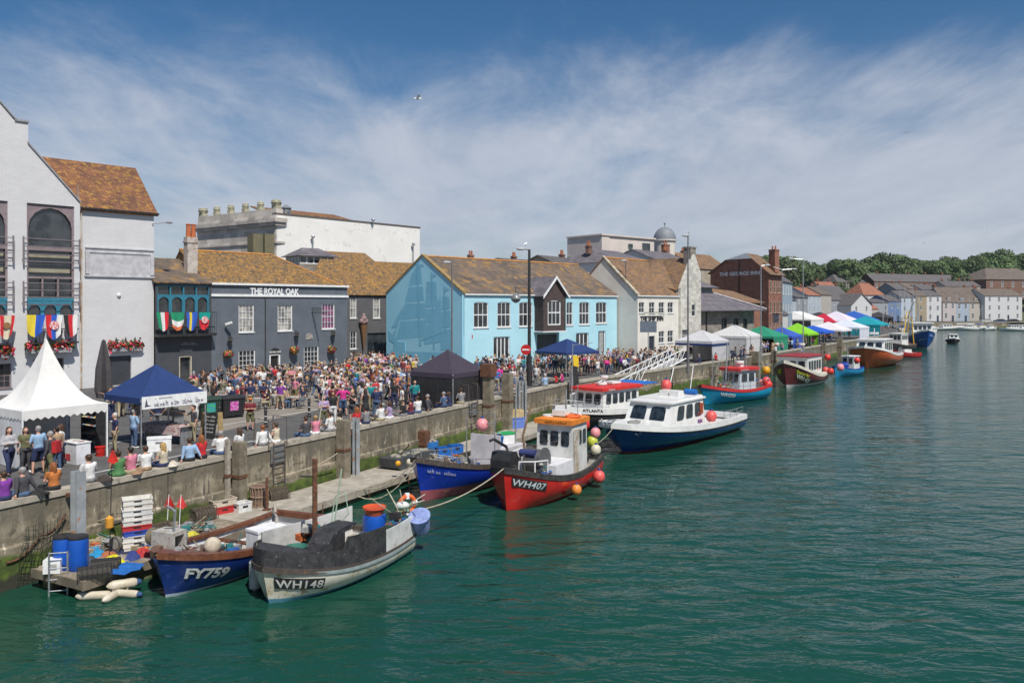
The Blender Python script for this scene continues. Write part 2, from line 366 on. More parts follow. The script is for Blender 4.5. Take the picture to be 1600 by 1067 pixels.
# wet, algae-covered quay wall
def quay_mat():
    m=bpy.data.materials.new('stained quay concrete');m.use_nodes=True;t=m.node_tree;n=t.nodes;L=t.links.new;b=n['Principled BSDF'];b.inputs['Roughness'].default_value=.85
    tcn=n.new('ShaderNodeTexCoord');se=n.new('ShaderNodeSeparateXYZ');L(tcn.outputs['Object'],se.inputs[0])
    def noise(sc,det,rot=None,stretch=None):
        no=n.new('ShaderNodeTexNoise');no.inputs['Scale'].default_value=sc;no.inputs['Detail'].default_value=det;no.inputs['Roughness'].default_value=.65
        if stretch:mp=n.new('ShaderNodeMapping');mp.inputs['Scale'].default_value=stretch;L(tcn.outputs['Object'],mp.inputs[0]);L(mp.outputs[0],no.inputs['Vector'])
        else:L(tcn.outputs['Object'],no.inputs['Vector'])
        return no.outputs[0]
    def ramp(src,a,b_,lo=0.,hi=1.):
        mr=n.new('ShaderNodeMapRange');mr.interpolation_type='SMOOTHSTEP';mr.inputs[1].default_value=a;mr.inputs[2].default_value=b_;mr.inputs[3].default_value=lo;mr.inputs[4].default_value=hi;L(src,mr.inputs[0]);return mr.outputs[0]
    def mixc(f,a,b_):
        x=n.new('ShaderNodeMix');x.data_type='RGBA';L(f,x.inputs[0])
        for k,q in((6,a),(7,b_)):
            if isinstance(q,tuple):x.inputs[k].default_value=(*q,1)
            else:L(q,x.inputs[k])
        return x.outputs[2]
    def add(a,b_,k=1.):
        mu=n.new('ShaderNodeMath');mu.operation='MULTIPLY_ADD';L(b_,mu.inputs[0]);mu.inputs[1].default_value=k;L(a,mu.inputs[2]);return mu.outputs[0]
    c=mixc(ramp(noise(.9,6),.4,.6),(.31,.265,.19),(.165,.14,.095))
    c=mixc(ramp(noise(1.0,6,stretch=(2.4,2.4,.3)),.49,.6),c,(.105,.093,.068)) # run-down streaks
    c=mixc(ramp(noise(1.6,7,stretch=(2,2,.5)),.58,.66),c,(.52,.47,.38))
    c=mixc(ramp(noise(3.2,8),.53,.62),c,(.12,.105,.078));c=mixc(ramp(noise(.5,5,stretch=(1,1,2.5)),.52,.66,0,.6),c,(.15,.13,.09))
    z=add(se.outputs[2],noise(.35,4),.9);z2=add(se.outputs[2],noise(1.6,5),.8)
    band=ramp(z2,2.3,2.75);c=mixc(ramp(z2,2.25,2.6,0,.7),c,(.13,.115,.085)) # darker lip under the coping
    gr=mixc(ramp(noise(2.5,5),.35,.6),(.10,.145,.02),(.05,.075,.016))
    c=mixc(ramp(z,1.62,1.42),c,gr)
    c=mixc(ramp(z2,.95,.7),c,(.035,.036,.022))
    L(c,b.inputs['Base Color']);bp=n.new('ShaderNodeBump');bp.inputs['Distance'].default_value=.03;L(noise(5,6),bp.inputs['Height']);L(bp.outputs[0],b.inputs['Normal'])
    return m
quay_m=quay_mat();coping_m=mat('coping stone',(.42,.38,.31),(.31,.28,.225),scale=1.5,rough=.85,c3=(.17,.15,.115),bump=.01)
def strip(pa,pb,prof,mb):
    a,b=V(pa),V(pb);t_=(b-a).normalized();nn=V((-t_.y,t_.x));n=len(prof)
    vs=[(*(a+nn*y),z)for y,z in prof]+[(*(b+nn*y),z)for y,z in prof]
    mb.add(vs,[(i,i+1,n+i+1,n+i)for i in range(n-1)])
r_=thing('quay_wall','long stained concrete quay wall with green weed along its foot','quay wall',(0,0,0))
mb=MB();mc=MB()
for a,b in zip(QE,QE[1:]):
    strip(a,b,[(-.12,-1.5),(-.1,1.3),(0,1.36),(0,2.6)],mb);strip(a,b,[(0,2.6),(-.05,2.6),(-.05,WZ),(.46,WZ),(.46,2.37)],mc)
jt=MB()
for k in range(26):
    a,t_=qline(5+k*3.6);nn=V((-t_.y,t_.x));e=t_*.018;f=nn*-.006
    jt.add([(*(a-e+f),1.36),(*(a+e+f),1.36),(*(a+e+f),2.58),(*(a-e+f),2.58)],[(0,1,2,3)])
jt.build('joint',mat('dark joint',(.06,.05,.04),scale=5),r_)
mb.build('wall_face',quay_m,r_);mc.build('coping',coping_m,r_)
# pier walls behind the gap in the parapet near the stone dolphins are part of the same wall
# road markings and paler paving on the quay
rd=random.Random(4)
mb=MB()
for s0,s1,off in((18,28,3.2),(31,44,3.3),(47,60,3.4),(14,66,9.0)):
    a,t_=qline(s0);b,_=qline(s1);nn=V((-t_.y,t_.x))
    mb.add([(*(a+nn*off),QZ+.008),(*(b+nn*off),QZ+.008),(*(b+nn*(off+.12)),QZ+.008),(*(a+nn*(off+.12)),QZ+.008)],[(0,1,2,3)])
struct('road_marking',mb,line_m)
pv=[P(338,676,QZ),P(440,652,QZ),P(700,600,QZ),P(900,590,QZ),P(905,575,QZ),P(545,578,QZ),P(330,594,QZ),P(255,604,QZ),P(250,640,QZ)]
mb=MB();mb.add([(p.x,p.y,QZ+.004)for p in pv],[tuple(range(len(pv)))]);struct('pavement',mb,paving)

# ================================================================ ROOF, WALL MATERIALS
roof_orange=mat('lichen covered tiles',(.25,.145,.065),(.125,.098,.075),scale=1.6,rough=.9,kind='tile',size=(.3,.16),c3=(.47,.25,.05),bump=.03,c3t=.49)
roof_rust=mat('red brown tiles',(.28,.12,.06),(.17,.08,.05),scale=.9,rough=.9,kind='tile',size=(.28,.15),c3=(.40,.21,.05),bump=.03,c3t=.5)
roof_stone=mat('stone slates',(.21,.15,.105),(.13,.105,.088),scale=.35,rough=.9,kind='tile',size=(.4,.2),c3=(.34,.2,.075),bump=.03,c3t=.52)
roof_slate=mat('purple grey slates',(.21,.19,.21),(.15,.135,.15),scale=.8,rough=.7,kind='tile',size=(.35,.18),bump=.02)
roof_brown=mat('brown tiles',(.27,.16,.095),(.18,.12,.085),scale=.8,rough=.9,kind='tile',size=(.35,.18),c3=(.31,.18,.07),bump=.02,c3t=.5)
ridge_m=mat('orange ridge tiles',(.5,.23,.06),(.33,.16,.06),scale=3,rough=.9)
wall_white=mat('white painted brick',(.60,.60,.61),(.57,.57,.58),scale=.5,rough=.75,kind='brick',size=(.44,.15),bump=.014)
wall_cream=mat('cream render',(.70,.68,.62),(.62,.60,.54),scale=.5,rough=.8,c3=(.66,.63,.56))
wall_grey=mat('dark grey painted wall',(.12,.138,.165),(.1,.116,.138),scale=.6,rough=.7,kind='brick',size=(.44,.15),bump=.008)
wall_blue=mat('pale blue render',(.40,.66,.75),(.36,.61,.7),scale=.4,rough=.75)
wall_mural=mat('mid blue render',(.33,.66,.8),(.3,.62,.77),scale=.4,rough=.75)
mural_m=mat('mural paint',(.2,.5,.67),(.18,.47,.63),scale=.7,rough=.75)
wall_stone=mat('grey stone wall',(.30,.27,.23),(.22,.2,.175),scale=.9,rough=.9,kind='stone',size=(.7,.3),bump=.02)
wall_brick=mat('dark red brick',(.29,.13,.085),(.2,.09,.065),scale=1.2,rough=.9,kind='brick',size=(.44,.15),bump=.01)
mauve=mat('mauve brown joinery',(.24,.19,.20),(.2,.155,.165),scale=3,rough=.7)
teal=mat('teal joinery',(.035,.20,.29),(.03,.17,.25),scale=3,rough=.5)
stone_dark=mat('weathered theatre stone',(.64,.59,.53),(.52,.48,.43),scale=.5,rough=.9,kind='stone',size=(1.4,.6),bump=.02,c3=(.42,.38,.33),c3t=.6)
lead=mat('lead sheet',(.20,.22,.245),(.15,.165,.185),scale=2,rough=.6)

# ---------------------------------------------------------------- arched white building (nearest)
def rect(F,x0,y0,x1,y1,yy=0.0):
    a=F.uz(x0,y1,yy);b=F.uz(x1,y0,yy);z1=(F.uz((x0+x1)/2,y0,yy)[1]);z0=F.uz((x0+x1)/2,y1,yy)[1]
    return a[0],z0,b[0],z1
F1=Facade((-41.44,54.52),(-29.9,67.0))
b1=thing('arched_building','white painted brick building with tall dark arches and rust brown tiled roof','building',F1.loc,F1.rz)
uR=F1.W;uM=F1.u(125);AP=F1.u(-27)
big=[rect(F1,42,320,116,492)]
wd=big[0][2]-big[0][0];pitch=wd+(F1.u(42)-F1.u(12))
big.append((big[0][0]-pitch,big[0][1],big[0][2]-pitch,big[0][3]));big.append((big[0][0]-2*pitch,big[0][1],big[0][2]-2*pitch,big[0][3]))
low=[rect(F1,52,560,100,600),rect(F1,-2,568,18,606)]
mb=MB();zt=F1.uz(122,322)[1]
wall_holes(mb,-4,uM,0,zt,big+low,0,0.0,.35)
gp=[F1.uz(*q)for q in((125,318),(44,224),(44,192),(24,189))]+[F1.uz(-27,128)]
gp=[(uM,zt)]+gp[0:];mir=[(2*AP-u,z)for u,z in gp[:-1]][::-1]
gpl=gp+mir
mb.add([(u,0,z)for u,z in gpl]+[(u,.5,z)for u,z in gpl],[tuple(range(len(gpl)))]+[(i,i+1,len(gpl)+i+1,len(gpl)+i)for i in range(len(gpl)-1)])
mb.bx(-4,-3.9,0,9,0,zt);mb.add([(uM,0,0),(uM,.5,0),(uM,.5,zt+2),(uM,0,zt)],[(0,1,2,3)])
sh=[rect(F1,168,556,205,602,.5)]
ze1=F1.uz(243,332,.5)[1]
wall_holes(mb,uM,uR,0,ze1,sh,0,.5,.3)
mb.add([(uR,.5,0),(uR,9.5,0),(uR,9.5,ze1),(uR,5,ze1+3.6),(uR,.5,ze1)],[(0,1,2,3,4)])
mb.add([(-4,9.5,0),(uR,9.5,0),(uR,9.5,ze1),(-4,9.5,ze1)],[(0,1,2,3)])
mb.build('wall',wall_white,b1)
mc=MB()
for i in range(len(gp)-1):
    (a,za),(b,zb)=gp[i],gp[i+1]
    if abs(a-b)<.1:continue
    mc.prism([(a+.05,za),(b-.05,zb),(b-.05,zb+.14),(a+.05,za+.14)],-.12,.6)
mc.prism([(gp[1][0]+.03,gp[1][1]-.3),(uM+.02,zt-.32),(uM+.02,zt-.2),(gp[1][0]+.03,gp[1][1]-.18)],-.07,-.005)
mc.build('coping',mat('grey coping',(.3,.3,.31),scale=3,rough=.7),b1)
# side wing roof
zr1=F1.uz(205,262,5)[1];rf=MB();k1=(zr1-ze1)/4.5
xl0,xl1=F1.u(126),uR+.3
rf.sheet([(uM-2.2,.25,ze1-k1*.25),(xl1,.25,ze1-k1*.25),(xl1,5,zr1),(uM-2.2-3,5,zr1)],.15);rf.sheet([(-3,9.7,ze1),(xl1,9.7,ze1),(xl1,5,zr1),(-3,5,zr1)],.15)
o=rf.build('roof',roof_rust,b1);MB().bx(uM,xl1,.12,.24,ze1-.22,ze1-.1).build('gutter',black,b1)
main_roof=MB();zA=gp[-1][1]-.3;main_roof.sheet([(AP,.5,zA),(AP,10,zA),(uM-.1,10,zt),(uM-.1,.5,zt)],.12);main_roof.sheet([(AP,.5,zA),(AP,10,zA),(2*AP-uM,10,zt),(2*AP-uM,.5,zt)],.12)
main_roof.build('roof',roof_rust,b1)
rail_m=mat('mauve railing',(.2,.17,.19),scale=4,rough=.5)
for bi,(a,b,c,d)in enumerate(big):
    fr=MB();H_=d-b;fr.bx(a,a+.12,.12,.34,b,d);fr.bx(c-.12,c,.12,.34,b,d)
    rise=(c-a)/2*.97;pts=arch_pts(a+.12,c-.12,d-rise-.25,rise)
    fr.prism([(a+.12,d)]+pts[:len(pts)//2+1]+[((a+c)/2,d)],.14,.3);fr.prism([((a+c)/2,d)]+pts[len(pts)//2:]+[(c-.12,d)],.14,.3)
    zf1=F1.uz(80,389)[1];zf2=F1.uz(80,465)[1];zm=F1.uz(80,434)[1]
    fr.bx(a+.12,c-.12,.1,.3,zf1-.15,zf1+.15);fr.bx(a+.12,c-.12,.1,.3,zm-.08,zm+.08)
    for q in(.33,.66):x=a+(c-a)*q;fr.bx(x-.06,x+.06,.1,.28,zf2,zm)
    f_=fr.build('arched_window',mauve,b1)
    MB().bx(a,c,.345,.38,zf2,d).build('pane',glass,f_)
    blinds=MB();blinds.bx(a+.2,c-.2,.32,.34,F1.uz(80,420)[1]-.35,F1.uz(80,420)[1]);blinds.bx(a+.2,c-.2,.32,.34,zf1-.75,zf1-.35)
    blinds.build('blind',mat('cream blind',(.3,.28,.2),scale=2),f_)
    tj=MB();w3=(c-a)/3
    tj.bx(a,c,.1,.3,zf2-.25,zf2)
    for q in range(3):
        x0,x1=a+q*w3,a+(q+1)*w3;top=zf2-.25;pts=arch_pts(x0+.12,x1-.12,top-.75,.45)
        tj.prism([(x0,top)]+[(x0,top-.75)]+pts[:5]+[((x0+x1)/2,top)],.12,.28);tj.prism([((x0+x1)/2,top)]+pts[4:]+[(x1,top-.75),(x1,top)],.12,.28)
        for xx in(x0,x1-.12):tj.bx(xx,xx+.12,.12,.28,b,top-.75)
    t_o=tj.build('bay_window',teal,b1);MB().bx(a,c,.3,.34,b,zf2-.25).build('pane',glass,t_o)
    for(ya,yb)in((375,410),(443,476)):
        za,zb=F1.uz(80,yb)[1],F1.uz(80,ya)[1];rm=MB()
        for j in range(4):z_=za+(zb-za)*j/3;rm.cyl((a-.35,-.25,z_),(c+.35,-.25,z_),.035,n=6)
        for xx in(a-.3,c+.3):rm.bx(xx-.05,xx+.05,-.33,-.22,za-.15,zb+.15);rm.bx(xx-.03,xx+.03,-.3,0,za+.1,za+.16)
        rm.build('railing',rail_m,b1)
    zb=F1.uz(80,493)[1];z0=F1.uz(80,534)[1];bal=MB()
    bal.bx(a-.1,c+.1,-.75,0,z0-.12,z0);bal.cyl((a-.1,-.72,zb),(c+.1,-.72,zb),.03,n=5)
    for q in range(15):x=a-.1+(c-a+.2)*q/14;bal.cyl((x,-.72,z0),(x,-.72,zb),.014,n=4)
    bal.build('balcony',black,b1)
for a,b,c,d in low[:1]:window(b1,a,b,c,d,3,2,mauve,glass,y=.25)
for a,b,c,d in low[1:]:window(b1,a,b,c,d,2,4,mauve,glass,y=.25,name='door')
a,b,c,d=sh[0];sb=MB();sb.bx(a,c,.7,.78,b,d)
for j in range(12):sb.bx(a,c,.68,.7,b+(d-b)*j/12,b+(d-b)*(j+.6)/12)
sb.build('roller_shutter',mat('dark shutter',(.05,.055,.065),scale=4,rough=.5),b1)
a,b,c,d=rect(F1,133,390,240,431,.45);pn=MB()
pn.bx(a,c,.42,.5,b,d);pn.bx(a-.05,c+.05,.36,.5,b-.12,b);pn.bx(a,c,.36,.5,d-.35,d-.28);pn.bx(a,c,.34,.5,d,d+.1)
for xx in(a,c-.3):pn.bx(xx,xx+.3,.33,.5,b+.1,d-.35)
pn.build('wall_panel',mat('off white panel',(.5,.5,.52),scale=2,rough=.6),b1)
dp=MB();x=F1.u(127);dp.cyl((x+.15,.4,0),(x+.15,.4,ze1-.3),.06,n=7);dp.cyl((x+.15,.4,ze1-.3),(x+.6,.2,ze1-.1),.06,n=7);dp.build('drainpipe',mat('rust streaked pipe',(.5,.46,.4),(.35,.22,.1),scale=1.5),b1)
u_,z_=F1.uz(186,461,.4);MB().ball((u_,.42,z_),.17,10,sc=(1,.6,1)).build('alarm_box',white,b1)
u_,z_=F1.uz(238,350,.4);lm=MB();lm.cyl((u_,.45,z_),(u_+.9,-.2,z_+.15),.035);lm.ball((u_+1.1,-.35,z_+.13),.26,10,sc=(1.2,1,.35));lm.build('floodlight',steel,b1)

# ---------------------------------------------------------------- grey corner tavern with teal windows (between)
F3=Facade((-26.7,70.8),(-17.0,82.2));RO=V(F3.o);D3=F3.D
F2=Facade((RO-D3*5.05),tuple(RO))
b2=thing('tavern','narrow dark grey tavern with teal arched upper windows and flag hung balcony','building',F2.loc,F2.rz)
mb=MB();zt2=F2.uz(290,441)[1]
up=rect(F2,246,446,327,490);lo=rect(F2,246,530,322,590)
dr=rect(F2,280,556,300,592)
wall_holes(mb,0,F2.W,0,zt2,[up,dr],0,.02,.3);mb.bx(0,F2.W,3,8,0,zt2);mb.build('wall',mat('charcoal wall',(.055,.06,.07),(.045,.05,.058),scale=1,rough=.7),b2)
tj=MB();a,b,c,d=up;hh=(b+(d-b)*.62)
for j in range(5):x=a+(c-a)*j/4;tj.bx(x-.05,x+.05,.05,.2,b,d)
tj.bx(a,c,.06,.2,hh,hh+.12);tj.bx(a,c,.05,.2,d-.1,d)
for q in range(4):
    x0,x1=a+(c-a)*q/4+.05,a+(c-a)*(q+1)/4-.05;pts=arch_pts(x0+.08,x1-.08,hh-.5,.42)
    tj.prism([(x0,hh),(x0,b)]+[(x0+.08,b)]+pts[:5]+[((x0+x1)/2,hh)],.08,.18);tj.prism([((x0+x1)/2,hh)]+pts[4:]+[(x1-.08,b),(x1,b),(x1,hh)],.08,.18)
o=tj.build('bay_window',teal,b2);MB().bx(a,c,.22,.26,b,d).build('pane',glass,o)
z0=F2.uz(290,521)[1];zb=F2.uz(290,488)[1];bal=MB();bal.bx(-.1,F2.W,-.9,0,z0-.22,z0);bal.cyl((0,-.87,zb),(F2.W,-.87,zb),.03,n=5)
for q in range(26):x=F2.W*q/25;bal.cyl((x,-.87,z0),(x,-.87,zb),.013,n=4)
bal.build('balcony',black,b2)
a,b,c,d=dr;dm=MB();dm.bx(a,a+.1,.05,.25,b,d);dm.bx(c-.1,c,.05,.25,b,d);dm.bx(a,c,.05,.25,d-.1,d);dm.bx(a+.1,c-.1,.27,.3,b,d,1)
dm.build('door',[mat('cream door frame',(.5,.46,.36)),glass],b2)
tx=MB();u_,z_=F2.uz(281,545);
[tx.add([(u_+x,-.01,z_+yo+y)for x,y,_ in v_],f_)for(v_,f_),yo in((scribble(1.5,.3,1),.3),(scribble(1.1,.42,2),-.25))]
tx.build('lettering',mat('pale sign paint',(.3,.32,.33),scale=8),b2)
rf=MB();rf.sheet([(-.1,-.2,zt2-.05),(F2.W+.1,-.2,zt2-.05),(F2.W+.1,5,zt2+2.3),(-.1,5,zt2+2.3)],.12);rf.build('roof',roof_stone,b2)
# chimney between tavern and the next roof
def chimney(par,x,y,z0,z1,w=.9,d=.6,pots=2,m=None,pm=None):
    m=m or wall_brick;c=MB();c.bx(x-w/2,x+w/2,y-d/2,y+d/2,z0,z1);c.bx(x-w/2-.07,x+w/2+.07,y-d/2-.07,y+d/2+.07,z1-.25,z1-.08)
    o=c.build('chimney',m,par)
    for i in range(pots):
        px_=x+(i-(pots-1)/2)*w/max(pots,1)*.95
        MB().lathe([(.15,0),(.13,.5),(.16,.56),(.13,.62),(.1,.62)],8,(px_,y,z1)).build('chimney_pot',pm or mat('terracotta',(.42,.13,.05),(.3,.1,.05),scale=5,rough=.8),o)
    return o
u_,_=F2.uz(298,400,2.2)
zc0=F2.uz(298,430,2.2)[1];zc1=F2.uz(298,371,2.2)[1];ch=MB();ch.bx(u_-.45,u_+.5,1.9,2.6,zc0-2,zc1);ch.bx(u_-.52,u_+.57,1.83,2.67,zc1-.5,zc1-.35)
o=ch.build('chimney',mat('flaking white brick',(.55,.5,.45),(.42,.36,.31),scale=1.5,kind='brick',size=(.4,.13),c3=(.25,.15,.1),bump=.01),b2)
for q in(-.22,.25):MB().lathe([(.22,0),(.19,1.05),(.23,1.15),(.18,1.2)],10,(u_+q,2.2,zc1)).build('chimney_pot',mat('orange clay pot',(.5,.14,.04),(.36,.1,.04),scale=5,rough=.8),o)

# ---------------------------------------------------------------- the grey pub with its name on the fascia
b3=thing('pub','dark grey pub with THE ROYAL OAK in white letters and lichen covered roof','pub',F3.loc,F3.rz)
W3=F3.W;zt3=F3.uz(435,448)[1]
ups=[rect(F3,373,476,397,519),rect(F3,434,476,457,517),rect(F3,503,475,523,514)]
los=[rect(F3,373,547,399,587),rect(F3,475,541,498,580)];door3=rect(F3,421,553,438,592)
door3=(door3[0],0.0,door3[2],door3[3])
mb=MB();wall_holes(mb,0,W3,0,zt3,ups+los+[door3],0,0,.22)
mb.add([(W3,0,0),(W3,9,0),(W3,9,zt3),(W3,0,zt3)],[(0,1,2,3)]);mb.add([(0,0,0),(0,9,0),(0,9,zt3),(0,0,zt3)],[(0,1,2,3)]);mb.add([(0,9,0),(W3,9,0),(W3,9,zt3),(0,9,zt3)],[(0,1,2,3)])
mb.build('wall',wall_grey,b3)
cream_blind=mat('window with cream curtain',(.42,.4,.36),(.1,.1,.1),scale=1.4,rough=.3,spec=.7)
violet_blind=mat('window with violet curtain',(.26,.07,.17),(.1,.05,.09),scale=1.4,rough=.3)
for i,h in enumerate(ups):window(b3,*h,4,4,gm=violet_blind if i==2 else cream_blind,y=.12,fw=.09)
for h in los:window(b3,*h,4,5,gm=glass,y=.12,fw=.09)
a,b,c,d=door3;dm=MB();dm.bx(a,a+.14,.02,.2,b,d);dm.bx(c-.14,c,.02,.2,b,d);dm.bx(a,c,.02,.2,d-.14,d);pts=arch_pts(a,c,d+.02,.55)
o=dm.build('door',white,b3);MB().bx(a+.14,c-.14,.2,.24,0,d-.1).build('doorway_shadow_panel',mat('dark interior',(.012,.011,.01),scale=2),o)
MB().prism(pts,-.05,.02).build('fanlight',black,b3)
tx=MB();facetext(tx,'ROYAL OAK',(a+c)/2,d+.12,-.06,.22,0,.004,.01,'CENTER');tx.build('door_lettering',white,b3)
za,zb=F3.uz(435,463)[1],F3.uz(435,459)[1];zc=F3.uz(435,446.5)[1]
cm=MB();cm.bx(-.05,W3+.1,-.12,-.002,za-.06,za+.16);cm.bx(-.05,W3+.1,-.22,.1,zc-.03,zc+.16);cm.build('cornice',white,b3)
tx=MB();u0_,z_=F3.uz(391,459.2,-.03);u1_,_=F3.uz(467,459,-.03)
vs_,fs_=text_geo('THE ROYAL OAK',.84,.03,.022,0,1.0);wt_=max(v[0]for v in vs_);tx.add([(u0_+x*(u1_-u0_)/wt_,-.03-zq,z_-.03+y_)for x,y_,zq in vs_],fs_);tx.build('lettering',white,b3)
# hipped roof
pA,pB=F3.uz(312,392,4.6),F3.uz(424,392,4.6);zr3=pA[1];rf=MB();uA,uB=-.6,pB[0]
rf.sheet([(-.05,.05,zt3+.02),(W3-.1,.05,zt3+.02),(uB,4.6,zr3),(uA,4.6,zr3)],.12);rf.sheet([(W3-.1,.05,zt3+.02),(W3-.1,9.1,zt3+.02),(uB,4.6,zr3)],.12);rf.sheet([(-.05,9.1,zt3),(W3-.1,9.1,zt3),(uB,4.6,zr3),(uA,4.6,zr3)],.12)
rf.add([(-.05,.05,zt3),(-.05,9.1,zt3),(uA,4.6,zr3)],[(0,1,2)])
o=rf.build('roof',roof_orange,b3);rt=MB();rt.cyl((uA,4.6,zr3),(uB,4.6,zr3),.13,n=6);rt.cyl((uB,4.6,zr3),(W3-.1,.05,zt3+.05),.1,n=6);rt.build('ridge_tile',ridge_m,o)
for i,px in enumerate((399,417)):
    u_,_=F3.uz(px,385,6.2);zc1=F3.uz(px,366,6.2)[1];MB().bx(u_-.55,u_+.55,5.7,6.8,zt3,zc1).build('roof_box',mat('lichened plant box',(.17,.15,.08),(.13,.12,.08),scale=2),b3)
dpm=MB();x=F3.u(414);dpm.cyl((x,-.08,0),(x,-.08,za),.045,n=6);dpm.build('drainpipe',black,b3)

# ---------------------------------------------------------------- set-back grey ice cream parlour
F4=Facade((-17.5,84.9),(-13.25,84.9+4.25*.9));W4=F4.u(606)
b4=thing('grey_parlour','dark grey building with lichened roof and ice cream cone sign in the recess','building',F4.loc,F4.rz)
zt4=F4.uz(575,459.5)[1];ups=[rect(F4,547,466,557,497),rect(F4,583,466,594,497)];lo4=[rect(F4,547,518,557,545),rect(F4,574,520,603,570)]
mb=MB();wall_holes(mb,-3,W4+.4,0,zt4,ups+lo4,0,0,.2);mb.bx(-3,W4+.4,6,6.2,0,zt4)
mb.build('wall',mat('warm grey wall',(.10,.10,.105),(.085,.085,.09),scale=1,rough=.8),b4)
for h in ups:window(b4,*h,2,2,gm=cream_blind)
window(b4,*lo4[0],2,3);a,b,c,d=lo4[1];MB().bx(a,c,.15,.2,0,d).build('doorway',glass,b4)
Lr=F4.uz(487,433,0)[0];zr4=F4.uz(600,409,4.2)[1];rf=MB()
u8,_=F4.uz(500,411,4.2);rf.sheet([(Lr-1,-.25,zt4-.1),(W4+.3,-.25,zt4-.1),(F4.uz(652,409,4.2)[0],4.2,zr4),(u8,4.2,zr4)],.12);rf.build('roof',roof_orange,b4)
u9=F4.uz(560,400,9)[0];zz9=F4.uz(560,393,9)[1];hb=MB();a9,c9=F4.uz(500,400,9)[0],F4.uz(590,400,9)[0]
hb.bx(a9+1,c9,9,13,zt4-2,F4.uz(560,408,9)[1]);hb.build('rear_wall',mat('pale rear render',(.45,.45,.44),scale=1),b4)
rf=MB();ze9=F4.uz(560,410,9)[1];rf.sheet([(a9-.5,8.7,ze9-.3),(c9+.2,8.7,ze9-.3),(c9-.6,11,zz9),(a9+1.6,11,zz9)],.12);rf.build('rear_roof',roof_orange,b4)
cn=thing('cone_sign','giant brown ice cream cone sign with pink swirl on the grey parlour wall','sign',F4.pt(F4.u(568,-.3),-.35,0),F4.rz)
zc=F4.uz(568,502,-.3)[1];MB().lathe([(.02,zc-3.1),(.38,zc-.4),(.4,zc-.35)],10).build('cone',mat('wafer',(.2,.1,.04),scale=6),cn)
mbb=MB()
for q,(x,z,r)in enumerate(((-.25,0,.3),(.25,0,.3),(0,.3,.33),(-.1,-.1,.3),(0,.65,.2))):mbb.ball((x,0,zc+z),r,10)
mbb.build('scoop',mat('faded pink swirl',(.32,.22,.22),(.2,.13,.13),scale=6),cn)

# ---------------------------------------------------------------- blue building with the ship mural
C5=V((-4.6,75.3));F5=Facade(tuple(C5),(12.1,92.0));W5=F5.W;G5=12.05
Lc=C5+V((-F5.D.y,F5.D.x))*G5;FG=Facade(tuple(Lc),tuple(C5))
b5=thing('blue_building','long pale blue quayside building with a tall ship mural on its gable','building',F5.loc,F5.rz)
ze5=F5.uz(840,460.5)[1];zr5=FG.uz(661,401)[1]
ups=[rect(F5,x0,y0,x1,y1)for x0,y0,x1,y1 in((740,472,763,512),(777,472,798,511),(811,472,832,510),(885,472,895,508),(905,472,921,507),(931,472,948,505))]
los=[rect(F5,771,526,797,560),rect(F5,839,522,872,560),rect(F5,900,520,920,552),rect(F5,935,517,946,552)]
mb=MB();wall_holes(mb,0,W5,0,ze5,ups+los,0,0,.25)
mb.add([(W5,0,0),(W5,G5,0),(W5,G5,ze5),(W5,G5/2,zr5),(W5,0,ze5)],[(0,1,2,3,4)]);mb.add([(0,G5,0),(W5,G5,0),(W5,G5,ze5),(0,G5,ze5)],[(0,1,2,3)])
mb.build('wall',wall_blue,b5)
mb=MB();mb.prism([(-.0,0),(G5,0),(G5,ze5+.1),(G5/2,zr5+.1),(0,ze5+.1)],-.12,.15,0,'x');mb.build('gable_wall',wall_mural,b5)
for h in ups:window(b5,*h,3 if h[2]-h[0]>1.2 else 2,2,y=.1,fw=.09,bar=.05,arch=.22,spandrel=wall_blue)
for i,h in enumerate(los):
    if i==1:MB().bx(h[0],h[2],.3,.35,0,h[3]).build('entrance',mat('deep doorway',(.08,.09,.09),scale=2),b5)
    else:window(b5,h[0],.05,h[2],h[3],4 if i==0 else 3,1,y=.15,fw=.12,bar=.12,arch=.25,spandrel=wall_blue,sill=0,name='french_door')
gable_roof(b5,.12,W5+.05,0,G5,ze5+.08,zr5+.05,roof_stone,over=.12,ridge=ridge_m)
MB().bx(.1,W5+.1,-.2,-.08,ze5-.12,ze5+.0).build('gutter',white,b5)
vm=MB()
for sgn in(0,1):
    y0_,y1_=(-.1,G5/2)if sgn==0 else(G5+.1,G5/2)
    vm.prism([(y0_,ze5+.05),(y1_,zr5+.05),(y1_,zr5+.25),(y0_,ze5+.25)],-.2,.3,0,'x')
vm.build('verge',mat('lichened verge',(.3,.2,.07),(.2,.15,.08),scale=2),b5)
